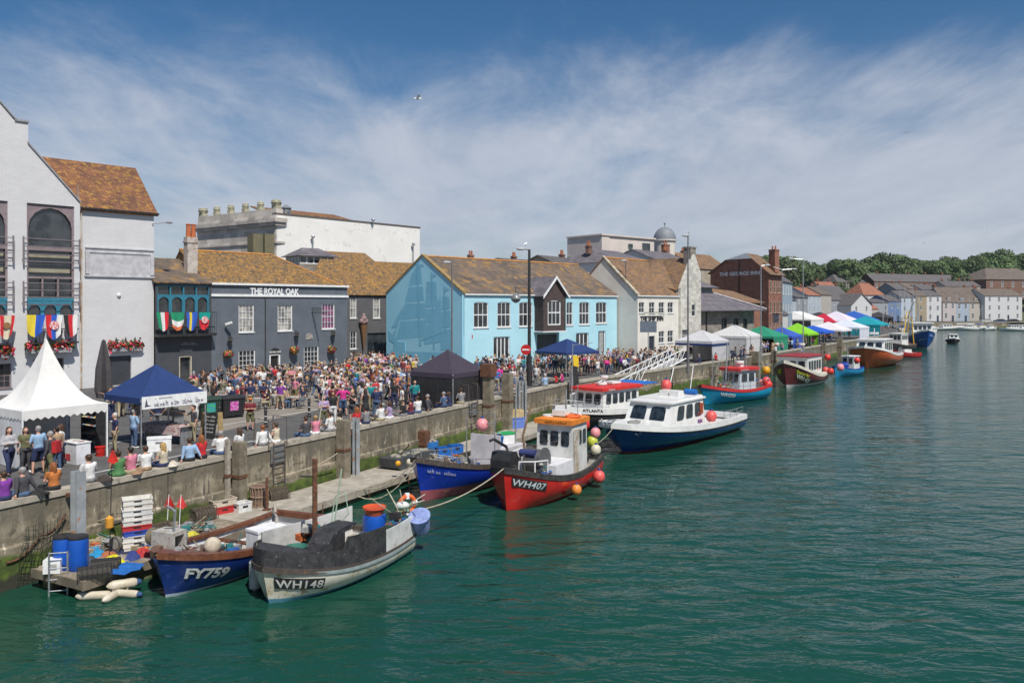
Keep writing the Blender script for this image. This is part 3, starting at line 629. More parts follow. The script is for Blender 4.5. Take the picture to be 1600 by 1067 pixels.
# mural: tall ship painted in darker blue, one thin layer on the gable
mu=MB()
def mpoly(pts,off=.004,mi=0):
    q=[]
    for px,py in pts:
        u,z=FG.uz(px,py);q.append((-.12-off,G5-u,z))
    mu.add(q,[tuple(range(len(q)))],mi)
for i,pts in enumerate([
    [(651,419),(659,420),(661,444),(640,447),(644,430)],[(640,449),(662,448),(664,470),(634,473)],[(634,475),(665,474),(667,496),(626,500)],[(627,502),(667,500),(669,526),(620,530)],
    [(668,440),(683,441),(684,458),(667,459)],[(667,461),(684,460),(686,478),(666,480)],[(666,483),(687,482),(689,502),(665,505)],[(665,508),(690,506),(692,534),(664,538)],
    [(693,463),(703,464),(704,482),(692,484)],[(692,487),(705,485),(706,510),(691,513)],[(691,516),(707,514),(708,545),(690,547)],
    [(654,411),(665,415),(654,419)],[(676,426),(684,430),(676,434)],[(696,448),(704,452),(696,456)],
    [(632,478),(623,510),(613,512)],[(626,500),(618,528),(610,534)],[(608,516),(625,535),(622,540),(609,530)],[(690,462),(692,520),(660,532)],[(652,410),(654,410),(660,540),(657,540)],[(675,425),(676.5,425),(681,545),(679,545)],[(695,447),(696.5,447),(700,548),(698,548)],
    [(612,548),(716,552),(716,566),(690,575),(640,574),(618,562)]]):mpoly(pts,.004+i*.0012)
mu.build('mural',mural_m,b5)
ml=MB();
for i,(x,y)in enumerate(((640,552),(655,551),(668,550),(681,549))):
    u,z=FG.uz(x,y+8);vs_,fs_=text_geo('HOLD'[i],1.2,0,0);ml.add([(-.18,G5-(u+vx),z+vy)for vx,vy,_ in vs_],fs_)
# gable door
a,b,c,d=rect(FG,617,534,635,575);MB().bx(-.16,-.1,G5-c,G5-a,0,d).build('side_door',mural_m,b5)
# timber dormer bay
a,_,c,_=rect(F5,843,460,888,520,0);y0_=-1.25
zb_=F5.uz(868,517,y0_)[1];u0_,u1_=F5.uz(849,500,y0_)[0],F5.uz(884,500,y0_)[0];zt_=F5.uz(868,461,y0_)[1];zp=F5.uz(867,434,y0_)[1]
slat=mat('dark timber cladding',(.085,.06,.055),(.06,.045,.042),scale=3,rough=.8,kind='plank',size=(-1.7,0),bump=.02)
wq=rect(F5,856,469,876,508,y0_);mb=MB()
wall_holes(mb,u0_,u1_,zb_,zt_,[wq],0,y0_,.15)
mb.add([(u0_,y0_,zt_),(u1_,y0_,zt_),((u0_+u1_)/2,y0_,zp)],[(0,1,2)])
for xx in(u0_,u1_):mb.add([(xx,y0_,zb_),(xx,0,zb_),(xx,0,zt_),(xx,y0_,zt_)],[(0,1,2,3)])
mb.add([(u0_,y0_,zb_),(u1_,y0_,zb_),(u1_,0,zb_),(u0_,0,zb_)],[(0,1,2,3)])
bay=mb.build('timber_bay',slat,b5)
window(bay,*wq,3,2,y=y0_+.08,fw=.12,bar=.06,arch=.25,spandrel=slat,sill=0)
um=(u0_+u1_)/2;yb=4.0;rf=MB();kx=(zp-zt_)/(um-u0_)
for s_ in(-1,1):
    e=um+s_*(um-u0_+.25);rf.sheet([(um,y0_-.25,zp+.12),(um,yb,zp+.12),(e,yb*.25,zt_-.25*kx+.12),(e,y0_-.25,zt_-.25*kx+.12)],.1)
rf.build('bay_roof',roof_slate,bay);bg_=MB()
for s_ in(-1,1):
    e=um+s_*(um-u0_+.3);bg_.prism([(um,zp+.18),(e,zt_-.3*kx+.18),(e,zt_-.3*kx-.1),(um,zp-.12)],y0_-.34,y0_-.26)
bg_.build('bargeboard',white,bay);MB().bx(u0_-.1,u1_+.1,y0_-.08,0,zb_-.12,zb_-.002).build('base_board',white,bay)

# ---------------------------------------------------------------- white inn
F6=Facade((14.25,90.4),(14.25+6.7*.93,90.4+6.7*1.03));W6=F6.u(1060);G6=9.5
b6=thing('white_inn','cream white inn with a brown tiled roof beside the blue building','inn',F6.loc,F6.rz)
ze6=F6.uz(1025,462)[1];zr6=F6.uz(926,401,G6/2)[1]
cw=wall_cream
ups=[rect(F6,x-4,472,x+5,489)for x in(1002,1018,1033,1047)];los=[rect(F6,1014,525,1023,548),rect(F6,1029,517,1038,536),rect(F6,1043,516,1052,535)]
mb=MB();wall_holes(mb,0,W6,0,ze6,ups+los,0,0,.2)
for xx in(0,W6):mb.add([(xx,0,0),(xx,G6,0),(xx,G6,ze6),(xx,G6/2,zr6),(xx,0,ze6)],[(0,1,2,3,4)])
mb.build('wall',cw,b6)
for h in ups:window(b6,*h,2,2,y=.08,fw=.08,arch=.15,spandrel=cw)
for h in los[1:]:window(b6,*h,2,2,y=.08,fw=.08,arch=.15,spandrel=cw)
a,b,c,d=los[0];MB().bx(a,c,.12,.18,0,d).build('door',mat('navy door',(.02,.03,.05)),b6)
gable_roof(b6,.0,W6,0,G6,ze6+.05,zr6,roof_brown,over=.1,ridge=ridge_m)
vm=MB();vm.prism([(-.1,ze6-.1),(G6/2,zr6-.02),(G6/2,zr6+.2),(-.1,ze6+.16)],-.15,.25,0,'x');vm.build('verge',mat('pale verge',(.5,.47,.4),(.3,.24,.15),scale=2),b6)
MB().bx(-.1,W6,-.18,-.06,ze6-.12,ze6).build('gutter',white,b6)
tx=MB();u_,z_=F6.uz(1001,502,-.1);u2_,_=F6.uz(1037,500,-.1);vs_,fs_=text_geo('THE SHIP INN',.82,.02,.012);wt_=max(v[0]for v in vs_)
tx.add([(u_+x*(u2_-u_)/wt_,-.05-zq,z_+y_)for x,y_,zq in vs_],fs_);tx.build('lettering',black,b6);MB().bx(u_+.3,u2_-.3,-.4,-.3,z_+.95,z_+1.02).build('sign_lamp',black,b6)
# tall narrow gable with a chimney
F7=Facade(tuple(F6.pt(W6+.02,0).xy),tuple(F6.pt(W6+.02+3.6,.0).xy));W7=F7.u(1092)
b7=thing('chimney_gable_house','narrow white gabled house front with a tall stone chimney and aerial','house',F7.loc,F7.rz)
zl7=F7.uz(1062,450)[1];za7=F7.uz(1081,398)[1];zr7=F7.uz(1092,428)[1];ua=F7.u(1081)
w7=[rect(F7,1081,476,1087,494,-.3),rect(F7,1081,434,1086,447,-.3),rect(F7,1066,515,1077,533,-.3)]
mb=MB();zc7=min(zl7,zr7)-.5;wall_holes(mb,0,W7,0,zc7,w7,0,-.3,.2);mb.prism([(0,zc7),(W7,zc7),(W7,zr7),(ua+.3,za7),(ua-.3,za7),(0,zl7)],-.3,.05)
for xx in(0,W7):mb.add([(xx,-.3,0),(xx,10,0),(xx,10,zc7),(xx,-.3,zc7)],[(0,1,2,3)])
mb.build('wall',mat('white stone front',(.66,.64,.58),(.58,.56,.5),scale=1,kind='stone',size=(.7,.35),bump=.006),b7)
for h in w7:window(b7,*h,1,2,y=-.2,fw=.06)
rf=MB();rf.sheet([(-.3,.1,zl7-.3),(ua,.1,za7-.35),(ua,10,za7-.35),(-.3,10,zl7-.3)],.1);rf.sheet([(W7+.1,.1,zr7-.4),(ua,.1,za7-.35),(ua,10,za7-.35),(W7+.1,10,zr7-.4)],.1)
uu=F7.uz(1021,411,4)[0];rf.sheet([(-3.2,2.5,zl7+.5),(-.1,.3,zl7-.2),(ua-.2,4.2,za7-.6),(uu,4.2,za7-.6)],.1);rf.build('roof',roof_brown,b7)
st=MB();zc1=F7.uz(1081,388)[1];st.bx(ua-.75,ua+.55,-.25,.75,za7-1.2,zc1);st.bx(ua-.85,ua+.65,-.32,.82,zc1,zc1+.18);o=st.build('chimney',wall_stone,b7)
an=MB();z2=F7.uz(1075,362)[1];an.cyl((ua-.5,.2,zc1),(ua-.5,.2,z2),.03,n=5)
for q in range(5):an.cyl((ua-.5,.2,z2-.1-q*.45),(ua-.1,.2,z2-.1-q*.45+.1),.025,n=4)
an.build('aerial',steel,b7)

# ---------------------------------------------------------------- low stone market hall with slate roof
o8=F7.pt(W7+.3,1.5).xy;F8=Facade(tuple(o8),tuple(o8+V((.70,.714))*10));W8=F8.u(1178);D8=13
b8=thing('market_hall','low grey stone market hall under a hipped purple slate roof','building',F8.loc,F8.rz)
ze8=F8.uz(1150,483)[1];ops=[rect(F8,1127,497,1136,527),rect(F8,1146,497,1154,527),rect(F8,1161,497,1168,527)]
mb=MB();wall_holes(mb,0,W8,0,ze8,ops,0,0,.3);mb.add([(0,0,0),(0,D8,0),(0,D8,ze8),(0,0,ze8)],[(0,1,2,3)]);mb.add([(W8,0,0),(W8,D8,0),(W8,D8,ze8),(W8,0,ze8)],[(0,1,2,3)])
mb.build('wall',wall_stone,b8)
for h in ops:window(b8,*h,2,2,black,glass,y=.2,fw=.05,arch=.5,spandrel=wall_stone,sill=0)
o_=1.3;zr8=F8.uz(1150,462,5)[1];rf=MB();kk=4.2
lo_=[(-.6,-o_),(W8+o_,-o_),(W8+o_,D8),(-.6,D8)];hi=[(.4,kk),(W8-kk,kk),(W8-kk,D8-kk),(.4,D8-kk)]
z1_=F8.uz(1120,458,4)[1]
for i in range(4):rf.sheet([(*lo_[i],ze8-.15),(*lo_[(i+1)%4],ze8-.15),(*hi[(i+1)%4],z1_),(*hi[i],z1_)],.12)
z2_=F8.uz(1120,450,5)[1];z3_=F8.uz(1110,434,7)[1]
lo2=[(0,kk-.6),(W8-kk+.8,kk-.6),(W8-kk+.8,D8-kk),(0,D8-kk)];hi2=[(2.0,6.6),(W8-7.2,6.6),(W8-7.2,7.2),(2.0,7.2)]
for i in range(4):rf.sheet([(*lo2[i],z2_),(*lo2[(i+1)%4],z2_),(*hi2[(i+1)%4],z3_),(*hi2[i],z3_)],.12)
rf.bx(.4,W8-kk,kk+.1,D8-kk,z1_-.2,z2_,1);rf.build('roof',[roof_slate,lead],b8)
hp=MB();hp.cyl((.0,-o_+.6,ze8+.1),(.9,kk,z1_+.05),.12,n=5);hp.cyl((W8+o_,-o_,ze8),(W8-kk,kk,z1_+.05),.12,n=5);hp.build('hip_flashing',mat('pale lead',(.45,.43,.44)),b8)
MB().cyl((F8.u(1103),-.1,0),(F8.u(1103),-.1,ze8),.09,n=6).build('drainpipe',black,b8)

# ---------------------------------------------------------------- brick inn with its name on the gable
c9=PD(1201,139).xy;l9=PD(1110,151).xy;F9=Facade(tuple(l9),tuple(c9));W9=F9.W
b9=thing('brick_inn','dark brick inn with THE GEORGE INN painted on its gable','inn',F9.loc,F9.rz)
zl=F9.uz(1112,425)[1];zh=F9.uz(1135,407)[1];ze9_=F9.uz(1216,424)[1];zt9=F9.uz(1160,395)[1]
uh0,uh1,ua9=F9.u(1135),F9.u(1176),F9.u(1156)
mb=MB();mb.prism([(0,0),(W9,0),(W9,ze9_),(uh1,zh),(uh0,zh),(0,zl)],0,.3);fD=9
fops=[]
for ix,x in enumerate((.7,2.5,4.3,5.7)):
    for z in(1.6,5.2,8.8):fops.append((x,z,x+.9,z+2.1))
m2=MB();
for(a,b,c,d)in[(0,0,7,ze9_)]:wall_holes(m2,a,c,b,d,[h for h in fops if h[3]<ze9_],0,0,.15)
T9=Matrix.Translation((W9,0,0))@Matrix.Rotation(R(111),4,'Z')
mb.add(m2.v,m2.f,0,T9);mb.build('wall',wall_brick,b9)
for h in fops:
    if h[3]>ze9_:continue
    o=window(b9,*h,1,2,mat('stone surround',(.5,.38,.28)),glass,y=.06,fw=.09);o.matrix_local=T9
rf=MB()
rf.sheet([(-.5,-.3,zl-.3),(-3,6.8,zl-.3),(uh0-1.9,6.8,zt9),(ua9-.2,1.6,zt9),(uh0,-.3,zh+.1)],.15)
rf.sheet([(W9+.8,-.3,ze9_-.5),(W9-1.9,6.8,ze9_-.5),(ua9-1.9,6.8,zt9),(ua9+.2,1.6,zt9),(uh1,-.3,zh+.1)],.15)
rf.sheet([(uh0,-.3,zh+.1),(uh1,-.3,zh+.1),(ua9+.2,1.6,zt9),(ua9-.2,1.6,zt9)],.15,1)
rf.build('roof',[roof_brown,lead],b9)
tx=MB();u_,z_=F9.uz(1124,431.5,-.05);u2_,_=F9.uz(1187,431,-.05);vs_,fs_=text_geo('THE GEORGE INN',.9,.03,.02);wt_=max(v[0]for v in vs_)
tx.add([(u_+x*(u2_-u_)/wt_,-.05-zq,z_+y_*1.02)for x,y_,zq in vs_],fs_);tx.build('lettering',white,b9)
chimney(b9,W9-1.6,3.2,ze9_,F9.uz(1192,391,3)[1],1.4,1.1,2,wall_brick)
MB().cyl((F9.u(1155),-.06,0),(F9.u(1155),-.06,zh),.08,n=5).build('drainpipe',black,b9)
sg=thing('hanging_sign','small framed hanging sign on the brick inn front','sign',F9.pt(W9+.9,.8,3.6),F9.rz)
MB().bx(-.7,.7,-.05,.05,0,1.5).build('board',mat('grey sign board',(.15,.16,.2),(.4,.4,.4),scale=3),sg);MB().bx(-.8,.8,-.06,.06,1.5,1.62).build('bracket',black,sg)
# adjoining low brown-roofed building in front of the brick inn
a_=PD(1140,120).xy;b_=PD(1190,127).xy;Fx=Facade(tuple(a_),tuple(b_))
bx_=thing('annexe','low brick annexe with tiled lean-to roof beside the brick inn','building',Fx.loc,Fx.rz)
zex=Fx.uz(1170,470)[1];mb=MB();mb.bx(0,Fx.W,0,5,0,zex);mb.build('wall',wall_brick,bx_);rf=MB();rf.sheet([(-.3,-.4,zex-.3),(Fx.W+.5,-.4,zex-.3),(Fx.W-2,4,Fx.uz(1150,455,4)[1]),(-.3,4,Fx.uz(1120,450,4)[1])],.1);rf.build('roof',roof_brown,bx_)
# ================================================================ BUILDINGS BEHIND THE QUAY FRONT
cT=PD(431,95).xy;rT=PD(656,112.5).xy;lT=PD(308,104).xy
FS=Facade(tuple(lT),tuple(cT));FW=Facade(tuple(cT),tuple(rT))
th=thing('theatre','tall stone fronted theatre with roof urns and a long blank white side wall','theatre',FS.loc,FS.rz)
zT=FW.uz(433,335)[1];zp_=FS.uz(425,325)[1];zcn=FS.uz(425,341)[1]
mb=MB();mb.bx(0,FS.W,0,1.2,0,zp_-.9);mb.bx(.05,FS.W-.05,.1,1.1,zp_-.9,zp_-.1)
mb.bx(-.3,FS.W+.5,-.5,1.3,zcn-.5,zcn);mb.bx(-.2,FS.W+.3,-.3,1.25,zcn-.9,zcn-.5);mb.bx(-.1,FS.W+.2,-.15,1.2,zcn-3.0,zcn-2.75)
mb.build('stone_front',stone_dark,th)
TW=Matrix.Translation((FS.W,0,0))@Matrix.Rotation(FW.rz-FS.rz,4,'Z')
sw=MB();zr_=FW.uz(656,355)[1];m2=MB();m2.prism([(0,0),(FW.W,0),(FW.W,zT),(0,zT)],.02,.6);sw.add(m2.v,m2.f,0,TW);m2=MB();m2.bx(-.02,FW.W+.1,-.04,.7,zT,zT+.2);sw.add(m2.v,m2.f,1,TW)
sw.build('side_wall',[mat('theatre white render',(.76,.75,.72),(.71,.7,.67),scale=.35,rough=.85,c3=(.62,.6,.55)),mat('dark coping',(.12,.1,.09))],th)
for i in range(6):
    u=.5+(FS.W-1.1)*i/5;w_=.9 if i in(0,5)else .6
    q=MB();q.bx(u-w_/2,u+w_/2,.2,.95,zp_-1.0,zp_+.35);q.lathe([(w_*.55,0),(w_*.75,.35),(w_*.62,.42),(w_*.62,.6),(w_*.3,.7)],8,(u,.55,zp_+.35));q.build('urn',mat('lichened urn',(.42,.4,.28),(.3,.28,.2),scale=3),th)
rf=MB();m2=MB();m2.sheet([(1,.7,zT-.4),(FW.W-7,.7,zT-.4),(FW.W-8,9,zT+1.9),(2,9,zT+1.9)],.12);rf.add(m2.v,m2.f,0,TW);rf.build('roof',roof_rust,th)
for px in(447,):
    u,z=FW.uz(px,330,4);v_=MB();m2=MB();m2.bx(u-.5,u+.5,3.5,4.5,z-1.2,z-.2);m2.lathe([(.6,0),(.6,.5),(.75,.55),(.1,1)],8,(u,4,z-.2));v_.add(m2.v,m2.f,0,TW);v_.build('roof_vent',lead,th)
for px,y0 in((489,367),(646,379),(583,341)):
    u,z=FW.uz(px,y0,-.4);m2=MB();m2.cyl((u,-.4,z-3.4 if px!=583 else z-.8),(u,-.4,z-.3),.06,n=5);m2.ball((u,-.4,z-.2),.25,8);v_=MB();v_.add(m2.v,m2.f,0,TW);v_.build('flue',steel,th)
# glazed roof pavilion
pv_=thing('roof_pavilion','small glazed pavilion with hipped slate roof on a stone base behind the pub','pavilion',PD(484,90,QZ),R(38))
def zz_at(py,d):return ZD(py,d)-QZ
zb,zs,ztp=zz_at(414,90),zz_at(402,90),zz_at(388,90)
MB().bx(-2.2,2.2,-2.2,2.2,0,zb).build('base',wall_stone,pv_);m_=MB();m_.bx(-2,2,-2,2,zb,zs)
m_.build('wall',white,pv_)
for k in range(5):
    x=-1.65+k*.82;MB().bx(x-.3,x+.3,-2.04,-1.99,zb+.15,zs-.12).build('window',glass,pv_);MB().bx(-2.04,-1.99,x-.3,x+.3,zb+.15,zs-.12).build('window',glass,pv_)
rf=MB();hh=[(-2.5,-2.5),(2.5,-2.5),(2.5,2.5),(-2.5,2.5)]
rf.add([(*p,zs)for p in hh]+[(-.9,-.3,ztp),(.9,-.3,ztp),(.9,.3,ztp),(-.9,.3,ztp)],[(0,1,5,4),(1,2,6,5),(2,3,7,6),(3,0,4,7),(4,5,6,7),(0,3,2,1)]);rf.build('roof',roof_slate,pv_)
# domed hotel
dh=thing('domed_hotel','large cream hotel with roof terrace and a grey lead dome','hotel',(0,0,QZ),0)
Fh=Facade(tuple(PD(940,150).xy),tuple(PD(1022,160).xy));dh.location=Fh.loc;dh.rotation_euler=(0,0,Fh.rz)
zt_h=Fh.uz(990,372)[1];zt2h=Fh.uz(945,369)[1]
mb=MB();mb.bx(0,Fh.W,0,9,0,zt_h);mb.bx(-.1,2,-.15,9.1,0,zt2h);mb.bx(-.3,Fh.W+.2,-.35,9.2,zt_h,zt_h+.3);mb.bx(-.2,Fh.W+.1,-.2,9.1,zt_h-3.7,zt_h-3.5)
mb.build('wall',mat('pinkish cream render',(.62,.55,.50),(.55,.49,.45),scale=.5),dh)
for x0,y0,x1,y1 in((982,381,989,388),(1004,380,1016,393)):
    window(dh,*rect(Fh,x0,y0,x1,y1,-.16),2,1,mat('teal frame',(.2,.3,.3)),glass,y=-.12,sill=0)
ut=Fh.uz(1041,375,2)[0];tw=MB();zc_=Fh.uz(1041,375,2)[1];tw.lathe([(2.2,0),(2.2,zc_-.3),(2.5,zc_-.25),(2.5,zc_)],16,(ut,2.4,0));tw.build('turret',mat('cream turret render',(.66,.62,.56)),dh,smooth=True)
dm=MB();rr_=2.35;dm.lathe([(rr_*math.cos(a),zc_+rr_*1.15*math.sin(a))for a in[R(x)for x in range(0,91,10)]],20,(ut,2.4,0));dm.cyl((ut,2.4,zc_+rr_*1.1),(ut,2.4,zc_+rr_*1.1+1.1),.1,.05,6);dm.ball((ut,2.4,zc_+rr_*1.15+.7),.22,8)
dm.build('dome',lead,dh,smooth=True)
chimney(dh,Fh.uz(1040,380,-1)[0]-.3,-1.2,zt_h-8,Fh.uz(1040,382,-1)[1],1.5,1,2)

def simple_house(label,px0,px1,d0,d1,ye,yr,wm,rm,depth=8,name='house',yb=None,win=(3,2),hip=0,chims=(),group=None,over=.25,wrow=None,fm=None,door=True,zb=None,gable_front=False,dormers=0,ch=.45):
    a=PD(px0,d0).xy;b=PD(px1,d1).xy;base=QZ if yb is None else ZD(yb,(d0+d1)/2)
    if zb is not None:base=zb
    F=Facade(tuple(a),tuple(b),base);t=thing(name,label,name.replace('_',' '),F.loc,F.rz,group);W=F.W
    ze=ZD(ye,(d0+d1)/2)-base;zr=ZD(yr,(d0+d1)/2)-base+.3
    holes=[];rows=win[1];hgt=ze/rows if rows else ze
    for j in range(rows):
        for i in range(win[0]):
            if door and j==0 and i==win[0]//2:continue
            cx=W*(i+.5)/win[0];ww=min(.55,W/win[0]*.3);z0=hgt*j+hgt*.3;holes.append((cx-ww,z0,cx+ww,min(z0+hgt*.52,ze-.15)))
    dh_=[]
    if door and win[0]:cx=W*(win[0]//2+.5)/win[0];dh_=[(cx-.5,0,cx+.5,min(2.2,ze*.8))]
    mb=MB();wall_holes(mb,0,W,0,ze,holes+dh_,0,0,.15)
    if gable_front:
        mb.add([(0,0,ze),(W,0,ze),(W/2,0,zr)],[(0,1,2)]);mb.bx(0,W,depth-.1,depth,0,ze)
        for xx in(0,W):mb.add([(xx,0,0),(xx,depth,0),(xx,depth,ze),(xx,0,ze)],[(0,1,2,3)])
    else:
        for xx in(0,W):mb.add([(xx,0,0),(xx,depth,0),(xx,depth,ze)]+([]if hip else[(xx,depth/2,zr)])+[(xx,0,ze)],[tuple(range(4 if hip else 5))])
        mb.add([(0,depth,0),(W,depth,0),(W,depth,ze),(0,depth,ze)],[(0,1,2,3)])
    mb.build('wall',wm,t)
    for h in holes:window(t,*h,2 if h[2]-h[0]>.8 else 1,2,fm or white,glass,y=.07,fw=.08,bar=.05,sill=.1)
    for h in dh_:MB().bx(h[0],h[2],.1,.15,0,h[3]).build('door',mat('dark blue door',(.03,.05,.09)),t)
    if gable_front:
        rf=MB();k=(zr-ze)/(W/2)
        rf.sheet([(-.3,-.3,ze-.3*k),(W/2,-.3,zr),(W/2,depth,zr),(-.3,depth,ze-.3*k)],.12);rf.sheet([(W+.3,-.3,ze-.3*k),(W/2,-.3,zr),(W/2,depth,zr),(W+.3,depth,ze-.3*k)],.12);r=rf.build('roof',rm,t)
    elif hip:
        rf=MB();o_=.4;a4=[(-o_,-o_),(W+o_,-o_),(W+o_,depth+o_),(-o_,depth+o_)];i4=[(hip,depth/2-.05),(W-hip,depth/2-.05),(W-hip,depth/2+.05),(hip,depth/2+.05)]
        rf.add([(*p,ze)for p in a4]+[(*p,zr)for p in i4],[(0,1,5,4),(1,2,6,5),(2,3,7,6),(3,0,4,7),(4,5,6,7),(0,3,2,1)]);r=rf.build('roof',rm,t)
    else:r=gable_roof(t,0,W,0,depth,ze,zr,rm,over)
    for f in chims:
        chimney(r,W*f,depth/2,zr-.8,zr+ch,.8,.6,2,brick2)
    for i in range(dormers):
        x=W*(i+.5)/dormers;q=MB();zz0=ze+.2;q.bx(x-.6,x+.6,.3,2.2,zz0,zz0+1.3);q.build('dormer',wm,t);window(t,x-.4,zz0+.2,x+.4,zz0+1.15,2,1,fm or white,glass,y=.26,sill=0)
    return t
slate2=mat('grey slate',(.11,.1,.1),(.085,.08,.08),scale=1,rough=.8);rn=mat('red pantiles',(.30,.125,.075),(.22,.09,.055),scale=1,rough=.85)
tan=mat('tan stone',(.4,.35,.27),(.29,.25,.19),scale=1);brick2=mat('old red brick',(.2,.11,.08),(.14,.08,.06),scale=1,rough=.9)
simple_house('grey slate roofed house with a brick chimney just behind the blue building roof',878,918,112,118,417,402,tan,slate2,8,'town_house',None,(3,2),0,(.9,))
simple_house('low brown roofed house with a terracotta chimney pair left of the blue roof',745,800,118,122,418,405,brick2,roof_brown,7,'town_house',None,(3,2),0,(.2,))
simple_house('flat topped brick block with a railing above the middle of the blue roof',800,868,124,132,410,407,brick2,slate2,6,'town_house',None,(4,2),0,(.35,))
simple_house('dark slate hipped house with white party walls behind the white inn',964,1030,112,122,412,392,white,roof_slate,11,'town_house',None,(3,2),3,(.1,))
simple_house('dark slate house with white end wall behind the chimney gable',1030,1085,128,138,410,393,mat('soft white render',(.62,.62,.6)),roof_slate,10,'town_house',None,(3,2),0,(.9,))
simple_house('brown tiled long house between the white inn and the brick inn',1085,1140,162,172,420,397,tan,roof_brown,10,'town_house',None,(3,2),0,(.25,))
simple_house('grey blue house with slate roof just beyond the brick inn',1222,1238,158,172,440,420,mat('blue grey render',(.3,.38,.45)),slate2,8,'town_house',None,(4,3),0,(.8,))
simple_house('white fronted low house beyond the brick inn under the lamp',1223,1231,148,153,490,480,mat('shop white',(.6,.6,.58)),slate2,4,'town_house',None,(1,1),0,())
# ---------------------------------------------------------------- far bank
cols=dict(white=mat('far white render',(.56,.56,.57),(.5,.5,.5)),pink=mat('far pinkish render',(.5,.45,.44)),blue=mat('far blue render',(.36,.43,.52)),beige=mat('far beige render',(.45,.41,.36)),ochre=mat('far ochre render',(.36,.28,.17)),pale=mat('far pale blue render',(.44,.5,.56)),grey=mat('far grey render',(.3,.32,.35)),deep=mat('far strong blue render',(.13,.21,.38)))
rfar=mat('far brown slates',(.14,.11,.09),(.10,.085,.075),scale=.6,rough=.9,c3=(.2,.14,.08))
FARH=[ # label, px0, px1, d0, d1, eave, ridge, wall, roof, kwargs
 ('white double fronted house with dark hooded windows at the end of the far quay',1539,1597,306,312,462,452,'white',rfar,dict(win=(4,3),yb=501,chims=(.05,.95),depth=10)),
 ('white narrow house with a balcony bay beside the blue one',1473,1494,305,306,471,449,'pink',rfar,dict(win=(2,2),yb=502,chims=(.1,),depth=10,dormers=1)),
 ('sky blue narrow house in the middle of the far terrace',1494,1514,306,307,472,449,'blue',rfar,dict(win=(2,2),yb=502,depth=10,dormers=1)),
 ('beige narrow house at the right of the blue one',1514,1538,307,308,472,449,'beige',rfar,dict(win=(2,2),yb=502,chims=(.3,.9),depth=10,dormers=1)),
 ('tall plain white house left of the far terrace',1448,1471,303,305,462,455,'white',slate2,dict(win=(2,3),yb=502,depth=9)),
 ('ochre house between the white house and the masts',1430,1448,301,303,462,454,'ochre',rfar,dict(win=(1,3),yb=502,depth=9,chims=(.9,))),
 ('pale blue house behind the masts',1408,1430,298,301,464,455,'pale',slate2,dict(win=(2,3),yb=502,depth=9)),
 ('strong blue low house behind the trawler rigging',1388,1408,294,298,470,462,'deep',slate2,dict(win=(2,2),yb=502,depth=9)),
 ('dark flat roofed shed beside the white gabled house',1362,1388,286,292,472,468,'grey',slate2,dict(win=(3,1),yb=503,depth=9)),
 ('white gabled house with arched windows in the middle of the far quay',1330,1362,262,268,476,460,'white',slate2,dict(win=(2,2),yb=505,gable_front=True,depth=10)),
 ('small brown tiled house right of the white gabled one',1357,1372,278,282,482,470,'beige',rn,dict(win=(1,1),yb=503,depth=9)),
 ('white house under a bright red hipped roof',1349,1381,300,305,461,443,'white',rn,dict(win=(3,2),yb=492,hip=3,depth=9)),
 ('tan stone gabled house with dormers',1297,1332,262,275,468,447,'grey',slate2,dict(win=(3,3),yb=506,chims=(.1,.9),depth=10)),
 ('brown brick tall house left of the tan one',1283,1299,250,262,460,449,'beige',rfar,dict(win=(2,3),yb=508,chims=(.5,),depth=9)),
 ('blue fronted narrow house below the orange roof',1262,1283,238,250,461,450,'pale',rn,dict(win=(3,3),yb=508,chims=(.6,),depth=9)),
 ('pale grey narrow house next to the lamp post',1244,1262,225,238,464,456,'grey',slate2,dict(win=(2,3),yb=509,depth=9)),
 ('grey gabled house behind the masts, second row up',1400,1420,322,326,452,443,'grey',slate2,dict(win=(2,2),yb=480,depth=9,chims=(.5,))),
 ('beige house peeping over the pale blue one',1420,1440,326,330,451,443,'beige',rfar,dict(win=(2,2),yb=478,depth=9,chims=(.1,))),
 ('white house behind the ochre one',1440,1462,326,330,452,445,'white',slate2,dict(win=(2,2),yb=478,depth=8,chims=(.9,))),
 ('long grey roofed house over the sky blue terrace',1478,1532,326,330,447,440,'beige',slate2,dict(win=(5,1),yb=470,depth=8,chims=(.1,.6,.95))),
 ('tan cottage with two chimneys over the tan stone house',1286,1312,300,305,452,441,'beige',rn,dict(win=(3,1),yb=475,depth=8,chims=(.2,.9))),
 ('grey narrow house between the tan house and the white gable',1320,1334,285,290,466,457,'grey',rfar,dict(win=(2,2),yb=503,depth=8)),
 ('small pale cottage with slate roof beyond the brick inn',1228,1244,212,225,468,458,'pale',slate2,dict(win=(2,2),yb=510,depth=9)),
]
for lab,x0,x1,d0,d1,ye,yr,wc,rm,kw in FARH:simple_house(lab,x0,x1,d0,d1,ye,yr,cols[wc],rm,name='terraced_house',group='houses along the far bank',**kw)
simple_house('long red brick terrace with five chimney stacks on the hill',1366,1500,352,372,440,429,brick2,slate2,9,'brick_terrace',470,(18,2),0,(.12,.3,.48,.68,.88),door=False)
simple_house('broad brick house under a large hipped brown roof on the hill',1541,1640,338,345,437,419,brick2,rfar,18,'brick_house',468,(6,2),8,(),door=False)
simple_house('stone house with two chimneys standing above the red roof',1308,1352,345,352,441,430,tan,slate2,9,'hill_house',468,(4,2),2,(.3,.8),door=False)
simple_house('small gabled house half hidden by trees',1524,1541,352,355,440,432,brick2,slate2,8,'hill_house',465,(2,2),0,(),door=False)
